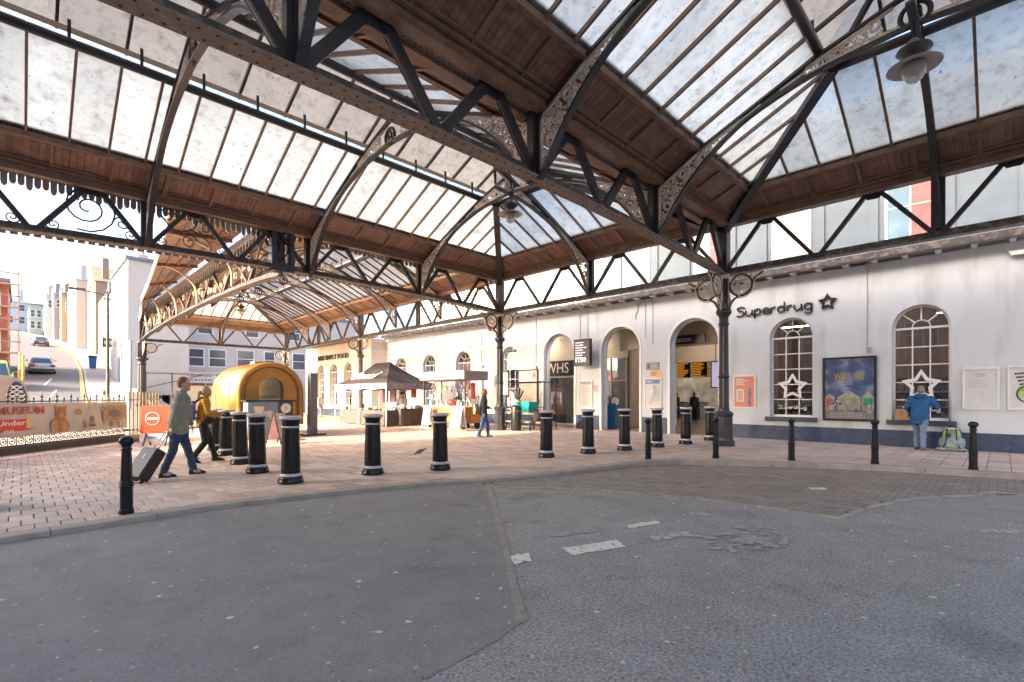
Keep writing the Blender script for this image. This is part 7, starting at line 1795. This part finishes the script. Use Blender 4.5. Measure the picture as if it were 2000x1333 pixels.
def house(label, x0, x1, y0, y1, z1, m, roof_h=1.2, wins=(), chim=(), base=None, doors=(), name='house', gable='y', rm=M_slate):
    zb = min(hill(x0, y0), hill(x0, y1)) - .5 if base is None else base
    rt = root(name, label, 'house', ((x0 + x1) / 2, (y0 + y1) / 2, zb))
    MB().bb(x0, x1, y0, y1, zb, z1).build('wall', m, rt, W=True)
    rf = MB()
    if roof_h > 0:
        if gable == 'y': rf.prism([(x0 - .15, y0 - .1, z1 + .003), (x1 + .15, y0 - .1, z1 + .003), ((x0 + x1) / 2, y0 - .1, z1 + roof_h)], (0, y1 - y0 + .2, 0))
        else: rf.prism([(x0 - .1, y0 - .15, z1 + .003), (x0 - .1, y1 + .15, z1 + .003), (x0 - .1, (y0 + y1) / 2, z1 + roof_h)], (x1 - x0 + .2, 0, 0))
    else: rf.bb(x0 - .15, x1 + .15, y0 - .15, y1 + .15, z1 + .003, z1 + .25)
    r_ = rf.build('roof', rm, rt, W=True)
    for cx, cy, ch in chim:
        c = MB().bb(cx - .35, cx + .35, cy - .5, cy + .5, z1 - .3, z1 + ch).build('chimney', m, r_, W=True)
        for k in range(3): MB().lathe([(.11, 0), (.09, .4), (.11, .45)], 8, (cx, cy - .33 + k * .33, z1 + ch)).build('chimney_pot', M_pot, r_, W=True)
    for f, u, z, wd, ht in wins:      # f: 'W' face x0, 'S' face y0, 'E' face x1
        d = .05
        if f == 'W': fr = MB().bb(x0 - .06, x0 - .003, u - wd / 2 - .08, u + wd / 2 + .08, z - .1, z + ht + .08); pn = MB().bb(x0 - .075, x0 - .061, u - wd / 2, u + wd / 2, z, z + ht); br = MB().bb(x0 - .085, x0 - .076, u - wd / 2, u + wd / 2, z + ht / 2 - .03, z + ht / 2 + .03)
        elif f == 'E': fr = MB().bb(x1 + .003, x1 + .06, u - wd / 2 - .08, u + wd / 2 + .08, z - .1, z + ht + .08); pn = MB().bb(x1 + .061, x1 + .075, u - wd / 2, u + wd / 2, z, z + ht); br = MB().bb(x1 + .076, x1 + .085, u - wd / 2, u + wd / 2, z + ht / 2 - .03, z + ht / 2 + .03)
        else: fr = MB().bb(u - wd / 2 - .08, u + wd / 2 + .08, y0 - .06, y0 - .003, z - .1, z + ht + .08); pn = MB().bb(u - wd / 2, u + wd / 2, y0 - .075, y0 - .061, z, z + ht); br = MB().bb(u - wd / 2, u + wd / 2, y0 - .085, y0 - .076, z + ht / 2 - .03, z + ht / 2 + .03)
        o = fr.build('window', M_white, rt, W=True); pn.build('pane', M_hpane, o, W=True); br.build('glazing_bar', M_white, o, W=True)
    for f, u, z, wd, ht, dm in doors:
        if f == 'W': o = MB().bb(x0 - .05, x0 - .003, u - wd / 2, u + wd / 2, z, z + ht).build('door', dm, rt, W=True)
        else: o = MB().bb(u - wd / 2, u + wd / 2, y0 - .05, y0 - .003, z, z + ht).build('door', dm, rt, W=True)
    return rt
M_bdoor = P('blue_door', (.04, .12, .3), .4); M_gdoor = P('green_door', (.05, .2, .12), .4)
house('tall white house with blank gable end at the foot of the hill road', 6.1, 10.3, 50, 60, 12.6, M_hwhite, 0, [('W', 53, 4.5, 1, 1.6), ('W', 57, 5, 1, 1.6), ('W', 53, 8, 1, 1.6), ('W', 57, 8.2, 1, 1.6), ('S', 7.6, 9.6, .5, .7)], [(7.2, 51.2, .7), (9.4, 52, .6)], doors=[('W', 55, 2.6, 1, 2.3, M_bdoor)])
house('white terraced house with hanging pub-style sign on the hill road', 7.0, 13, 60.1, 71, 12.2, M_hwhite, 1.5, [('W', 63, 5.2, 1, 1.7), ('W', 67, 5.5, 1, 1.7), ('W', 63, 8.6, 1, 1.7), ('W', 67, 8.8, 1, 1.7)], [(8, 65.5, 2)], doors=[('W', 69.3, 4.5, 1, 2.2, M_bdoor)])
house('pale terraced house with green door on the hill road', 7.4, 13, 71.1, 80, 13.6, M_hcream, 1.5, [('W', 73, 6.5, 1.1, 1.7), ('W', 77, 6.8, 1.1, 1.7), ('W', 73, 9.8, 1.1, 1.7), ('W', 77, 10, 1.1, 1.7)], [(8.5, 75.5, 2.2)], doors=[('W', 79, 5.9, 1, 2.2, M_gdoor)])
house('grey terraced house further up the hill road', 7.6, 13.4, 80.1, 89, 14.6, M_hgrey, 1.5, [('W', 83, 7.8, 1.1, 1.7), ('W', 87, 8, 1.1, 1.7), ('W', 83, 11, 1.1, 1.7)], [(8.6, 84.5, 2.2)])
house('large cream gabled house with chimney above the hill road', 7.3, 15, 89.1, 101, 17.6, M_hcream, 3.2, [('W', 92, 9.5, 1.1, 1.8), ('W', 97, 10, 1.1, 1.8), ('W', 92, 13, 1.1, 1.8), ('S', 9, 15.3, .9, 1.2), ('S', 11, 15.3, .9, 1.2)], [(8.5, 90.5, 3.5), (9, 99, 3)], gable='x', rm=M_hcream)
house('white house with plain gable near the top of the hill road', 6.0, 11.5, 101.1, 120, 19.6, M_hwhite, 2.2, [('W', 105, 12, 1.1, 1.8), ('W', 111, 13, 1.1, 1.8), ('W', 117, 14, 1.1, 1.8), ('W', 105, 16, 1.1, 1.8)], [(7, 103, 2.5)], gable='x')
house('narrow pale terraced house beyond the plain white gable on the hill', 5.2, 9.5, 120.1, 127, 20.2, M_hcream, 1.6, [('S', 6.2, 17, .9, 1.4), ('W', 122, 14, 1, 1.7), ('W', 125, 14.3, 1, 1.7), ('W', 122, 17, 1, 1.7)], [(6, 121, 1.8)], gable='x')
house('grey terraced house with slate roof near the bend of the hill road', 4.4, 9, 127.1, 136, 21.0, M_hgrey, 1.8, [('S', 5.2, 18.5, .9, 1.4), ('W', 129, 15, 1, 1.7), ('W', 133, 15.5, 1, 1.7), ('W', 129, 18, 1, 1.7)], [(5, 128, 2)], gable='x')
house('white terraced house at the bend of the hill road', 3.6, 8, 136.1, 147, 22.0, M_hwhite, 1.6, [('S', 4.3, 19.5, .8, 1.4), ('W', 139, 16, 1, 1.7), ('W', 143, 16.5, 1, 1.7)], [(4.3, 137, 2)], gable='x')
house('green netted house at the top of the hill road', 1.2, 3.4, 150, 160, 21.6, M_hgreen, 0, [('S', 1.8, 16.5, .6, 1.5), ('S', 2.8, 16.5, .6, 1.5), ('S', 1.8, 19, .6, 1.5), ('S', 2.8, 19, .6, 1.5)], [])
house('blue and white house closing the top of the hill road', -6, 1.1, 166, 178, 24, mat('house_blue', (.42, .48, .56), .6), 1.5, [('S', -2, 19, 1.2, 1.6), ('S', 0, 19, 1.2, 1.6), ('S', 2, 19, 1.2, 1.6), ('S', 0, 22, 1.2, 1.4)], [(0, 160, 2)], gable='x')
bh = house('red brick house wrapped in scaffolding beside the hill road', -12, -.75, 56, 68, 10.6, M_hbrick, 0, [('S', -1.7, 5, 1, 1.6), ('S', -3.6, 5, 1, 1.6), ('S', -1.7, 8, 1, 1.6), ('E', 59, 5.6, 1.1, 1.6), ('E', 63, 5.9, 1.1, 1.6), ('E', 59, 8.6, 1, 1.4), ('E', 63, 8.8, 1, 1.4)], [(-3, 58, 1.2)])
scf = root('scaffolding', 'tube scaffolding with boarded lifts around the red brick house', 'scaffolding', (-.3, 60, 2.5))
for x, y in [(-.15, 55.2), (-.15, 58.5), (-.15, 62), (-.15, 65.5), (-1.9, 55.2), (-3.6, 55.2), (-5.4, 55.2)]: MB().tube([(x, y, hill(0, y) - .1), (x, y, 11.4)], .05, 6).build('standard', P('scaffold_tube', (.45, .28, .22), .5), scf, W=True)
for z in (4.9, 6.7, 8.5, 10.3):
    MB().tube([(-.15, 55, z), (-.15, 66, z)], .05, 6).build('ledger', M_pot, scf, W=True); MB().tube([(-6, 55.2, z), (0, 55.2, z)], .05, 6).build('ledger', M_pot, scf, W=True); MB().tube([(-6, 55.2, z + .9), (0, 55.2, z + .9)], .05, 6).build('guard_rail', M_pot, scf, W=True); MB().tube([(-.15, 55, z + .9), (-.15, 66, z + .9)], .05, 6).build('guard_rail', M_pot, scf, W=True)
    MB().bb(-6, -.2, 55.25, 55.9, z + .06, z + .1).build('boards', M_creamwood, scf, W=True)
# shop row facing the canopy
sr = house('white shop building with sash windows behind the far end of the canopy', 10.4, 27, 52, 62, 9.8, M_hwhite, 1.5, [('S', 11.3, 4.3, 1.1, 1.5), ('S', 13.0, 4.3, 1.3, 1.5), ('S', 15.4, 4.3, 1.4, 1.6), ('S', 17.6, 4.3, .9, 1.6), ('S', 20.5, 4.3, 1.2, 1.6), ('S', 23.5, 4.3, 1.2, 1.6), ('S', 12, 7.3, 1.1, 1.5), ('S', 16, 7.3, 1.1, 1.5), ('S', 20, 7.3, 1.1, 1.5)], [(12, 53, 1.2)], base=-.1)
sf = root('shop_unit', 'shopfront with white fascia and warm lit display at the white building', 'shopfront', (11, 51.9, 0))
MB().bb(6.3, 13.4, 51.55, 51.99, 2.7, 3.7).build('fascia', mat('shop_fascia_white', (.66, .65, .63), .5), sf, W=True)
mb = MB(); scrawl(mb, (9.4, 51.54, 3.55), (1, 0, 0), (0, 0, 1), 3.6, .75, 2, random.Random(5)); mb.build('fascia_print', M_greyink, sf, W=True)['kind'] = 'stuff'
MB().bb(9.2, 13.3, 51.8, 51.98, .5, 2.65).build('display', mat('shop_display', (.42, .16, .06), .4, var=.6, vscale=2.5, col2=(.5, .5, .36), c2scale=1.6, c2at=.52), sf, W=True)
for x in (9.2, 10.5, 11.9, 13.2): MB().bb(x, x + .1, 51.6, 51.79, .0, 2.68).build('mullion', M_white, sf, W=True)
MB().bb(9.2, 13.3, 51.6, 51.98, 0, .5).build('stallriser', M_dark, sf, W=True)
sf2 = root('shop_unit', 'shopfront with amber sign board and brown blind beside the gold trailer roof', 'shopfront', (16, 51.9, 0))
MB().bb(14.2, 19.5, 51.5, 51.99, 2.6, 3.3).build('fascia', mat('amber_fascia', (.62, .34, .06), .5, var=.3, vscale=2, col2=(.7, .55, .3), c2scale=4, c2at=.55), sf2, W=True); MB().bb(14, 20, 51.2, 51.49, 3.35, 3.55).build('cornice', M_white, sf2, W=True); MB().bb(13.8, 19.5, 51.0, 51.48, .2, 2.55).build('blind', mat('brown_blind', (.28, .17, .12), .6, var=.2, vscale=2), sf2, W=True)
aw = root('street_shelter', 'glass-sided street shelter frame near the far column', 'shelter', (8.6, 44.5, 0))
for x in (6.4, 8.0, 11.0):
    MB().tube([(x, 44, 0), (x, 44, 3.2)], .05, 6).build('post', M_ironw, aw, W=True)
MB().bb(6.2, 11.3, 43.6, 45.6, 3.2, 3.32).build('shelter_roof', P('grey_shelter_roof', (.4, .38, .36), .5), aw, W=True); MB().beam((6.4, 44, 2.1), (10, 44, 3.15), .06, .06).build('brace', M_ironw, aw, W=True)
MB().bb(8.9, 10.9, 44.1, 44.15, .4, 2.3).build('side_panel', mat('cream_panel', (.66, .6, .5), .5), aw, W=True)
# street lamp
sl2 = root('street_lamp', 'dark green street lamp post with flat head at the corner of the hill road', 'street lamp', (3.1, 32, 0))
MB().lathe([(.12, 0), (.12, .9), (.09, 1.0), (.075, 1.2), (.06, 6.5), (.06, 6.6)], 12).build('post', P('dark_green_post', (.05, .07, .06), .5), sl2, True); MB().beam((0, 0, 6.55), (-1.0, .2, 6.75), .06, .05).build('arm', P('lamp_arm', (.06, .07, .06), .5), sl2); MB().box((-1.15, .22, 6.77), (.6, .2, .09)).build('lamp_head', P('lamp_head_grey', (.08, .08, .08), .5), sl2)
hs = root('hanging_sign', 'dark projecting shop sign on bracket over the hill pavement', 'sign', (6.3, 64.8, 7)); MB().bb(-.45, .45, -.04, .04, -.45, .45).build('panel', P('dark_sign', (.05, .045, .045), .5), hs); MB().tube([(-.5, 0, .55), (.72, 0, .55)], .03, 6).build('bracket', M_black, hs); MB().bb(-.3, .3, -.045, -.041, -.2, .2).build('print', M_paper, hs)
# car
def car(label, loc, rz, pitch, body, L=4.3, Wc=1.76, Hc=1.46, name='parked_car'):
    rt = root(name, label, 'car', loc, rz); rt.rotation_euler = (pitch, 0, rz)
    prof = [(-L / 2, .45, .86), (-L / 2 + .05, .8, .93), (-L / 2 + .45, .95, .97), (-L / 2 + .95, Hc - .12, .82), (-L / 2 + 1.3, Hc, .74), (.1, Hc, .74), (.55, Hc - .08, .76), (1.25, .98, .95), (L / 2 - .3, .85, .93), (L / 2, .6, .82)]
    lo = MB(); rings = []
    for y, zt, g in prof:
        zz = min(zt, .97); rings.append([(-Wc / 2 * .97, y, .25), (Wc / 2 * .97, y, .25), (Wc / 2, y, .5), (Wc / 2 * .98, y, zz * .9), (Wc / 2 * .88, y, zz), (-Wc / 2 * .88, y, zz), (-Wc / 2 * .98, y, zz * .9), (-Wc / 2, y, .5)])
    lo.loft(rings); lo.build('body', body, rt, True)
    up = MB(); rings = []
    for y, zt, g in prof[2:8]:
        rings.append([(-Wc / 2 * .86, y, .9), (Wc / 2 * .86, y, .9), (Wc / 2 * .8 * (g if zt > 1 else 1.05), y, max(zt - .06, .93)), (Wc / 2 * .7 * (g if zt > 1 else 1.05), y, max(zt, .94)), (-Wc / 2 * .7 * (g if zt > 1 else 1.05), y, max(zt, .94)), (-Wc / 2 * .8 * (g if zt > 1 else 1.05), y, max(zt - .06, .93))])
    up.loft(rings); up.build('cabin', body, rt, True)
    gl = P('car_glass_' + label[:5], (.05, .09, .14), .05)
    a, b = Vector((0, -L / 2 + .48, .98)), Vector((0, -L / 2 + .93, Hc - .14)); nn = Vector((0, -.6, .5)).normalized() * .025
    MB().prism([a + Vector((-.66, 0, 0)) + nn, a + Vector((.66, 0, 0)) + nn, b + Vector((.5, 0, 0)) + nn, b + Vector((-.5, 0, 0)) + nn], -nn * .4).build('rear_window', gl, rt)
    for s in (-1, 1):
        MB().prism([(s * Wc / 2 * .83, -.95, 1.0), (s * Wc / 2 * .83, .95, 1.0), (s * Wc / 2 * .66, .4, Hc - .1), (s * Wc / 2 * .66, -.7, Hc - .1)], (s * .06, 0, 0)).build('side_window', gl, rt)
        MB().box((s * .66, -L / 2 + .0, .78), (.3, .1, .17)).build('tail_light', P('tail_red', (.4, .03, .03), .3), rt)
        for y in (-L / 2 + .8, L / 2 - .8):
            w_ = MB().tube([(s * (Wc / 2 - .2), y, .31), (s * (Wc / 2 + .01), y, .31)], .31, 16).build('wheel', M_black, rt); MB().tube([(s * (Wc / 2 - .05), y, .31), (s * (Wc / 2 + .025), y, .31)], .19, 12).build('rim', M_cable, w_)
        MB().ell((s * (Wc / 2 + .08), .75, 1.0), (.1, .06, .07), 8, 6).build('mirror', body, rt, True)
    MB().box((0, -L / 2 - .01, .68), (.5, .04, .12)).build('number_plate', P('plate_yellow', (.6, .52, .3), .5), rt); MB().box((0, -L / 2, .42), (Wc * .92, .14, .2)).build('bumper', P('dark_bumper', (.06, .06, .07), .5), rt)
    return rt
slp = math.atan(.131)
car('silver blue hatchback driving up the hill road', (1.35, 62.5, hill(0, 62.5)), 0, slp, mat('silver_blue_paint', (.42, .46, .52), .25, metal=.4, coat=.5))
car('dark parked car at the kerb near the top of the hill road', (2.1, 106, hill(0, 106)), .05, slp, mat('dark_car_paint', (.08, .09, .11), .25, coat=.5))
car('lime green work van beside the scaffolding', (-1.25, 50.5, hill(0, 50.5)), 0, slp, mat('lime_paint', (.38, .6, .1), .3, coat=.3), Hc=1.9, name='work_van')
for k, (x, y) in enumerate(((-.05, 49), (.1, 46.5))):
    pb_ = root('barrier_post', 'yellow and orange striped barrier post by the scaffolded house', 'barrier', (x, y, hill(0, y)), 0, 'barrier posts by the works'); MB().tube([(0, 0, 0), (0, 0, 2.6)], .08, 8).build('post', P('yellow_post%d' % k, (.7, .5, .08), .5), pb_); MB().tube([(0, 0, .9), (0, 0, 1.4)], .086, 8).build('band', P('orange_band%d' % k, (.65, .2, .05), .5), pb_)
for k, (x, y) in enumerate(((5.2, 66.2), (5.25, 67.2))):
    wb = root('wheelie_bin', ['blue wheeled bin on the hill pavement', 'grey wheeled bin on the hill pavement'][k], 'bin', (x, y, hill(0, y) + .1)); MB().loft([[(-.25, -.28, .05), (.25, -.28, .05), (.25, .28, .05), (-.25, .28, .05)], [(-.32, -.36, 1.2), (.32, -.36, 1.2), (.32, .36, 1.2), (-.32, .36, 1.2)]]).build('tub', [P('bin_blue', (.03, .12, .4), .5), P('bin_grey', (.3, .3, .32), .5)][k], wb); MB().bb(-.34, .34, -.4, .38, 1.2, 1.28).build('lid', M_black, wb)
# tall block across the street that keeps the near forecourt in shade
tb = house('tall brick block across the street from the canopy', -32, -16, -13, 18.5, 26.5, mat('brown_brick', (.30, .20, .15), .8, var=.15, vscale=3), 0, [('E', -11 + 4 * j, 2 + 3.6 * i, 1.6, 2) for j in range(7) for i in range(7)], [], base=-.1, name='office_block')

if TMPS is not None: bpy.data.scenes.remove(TMPS)
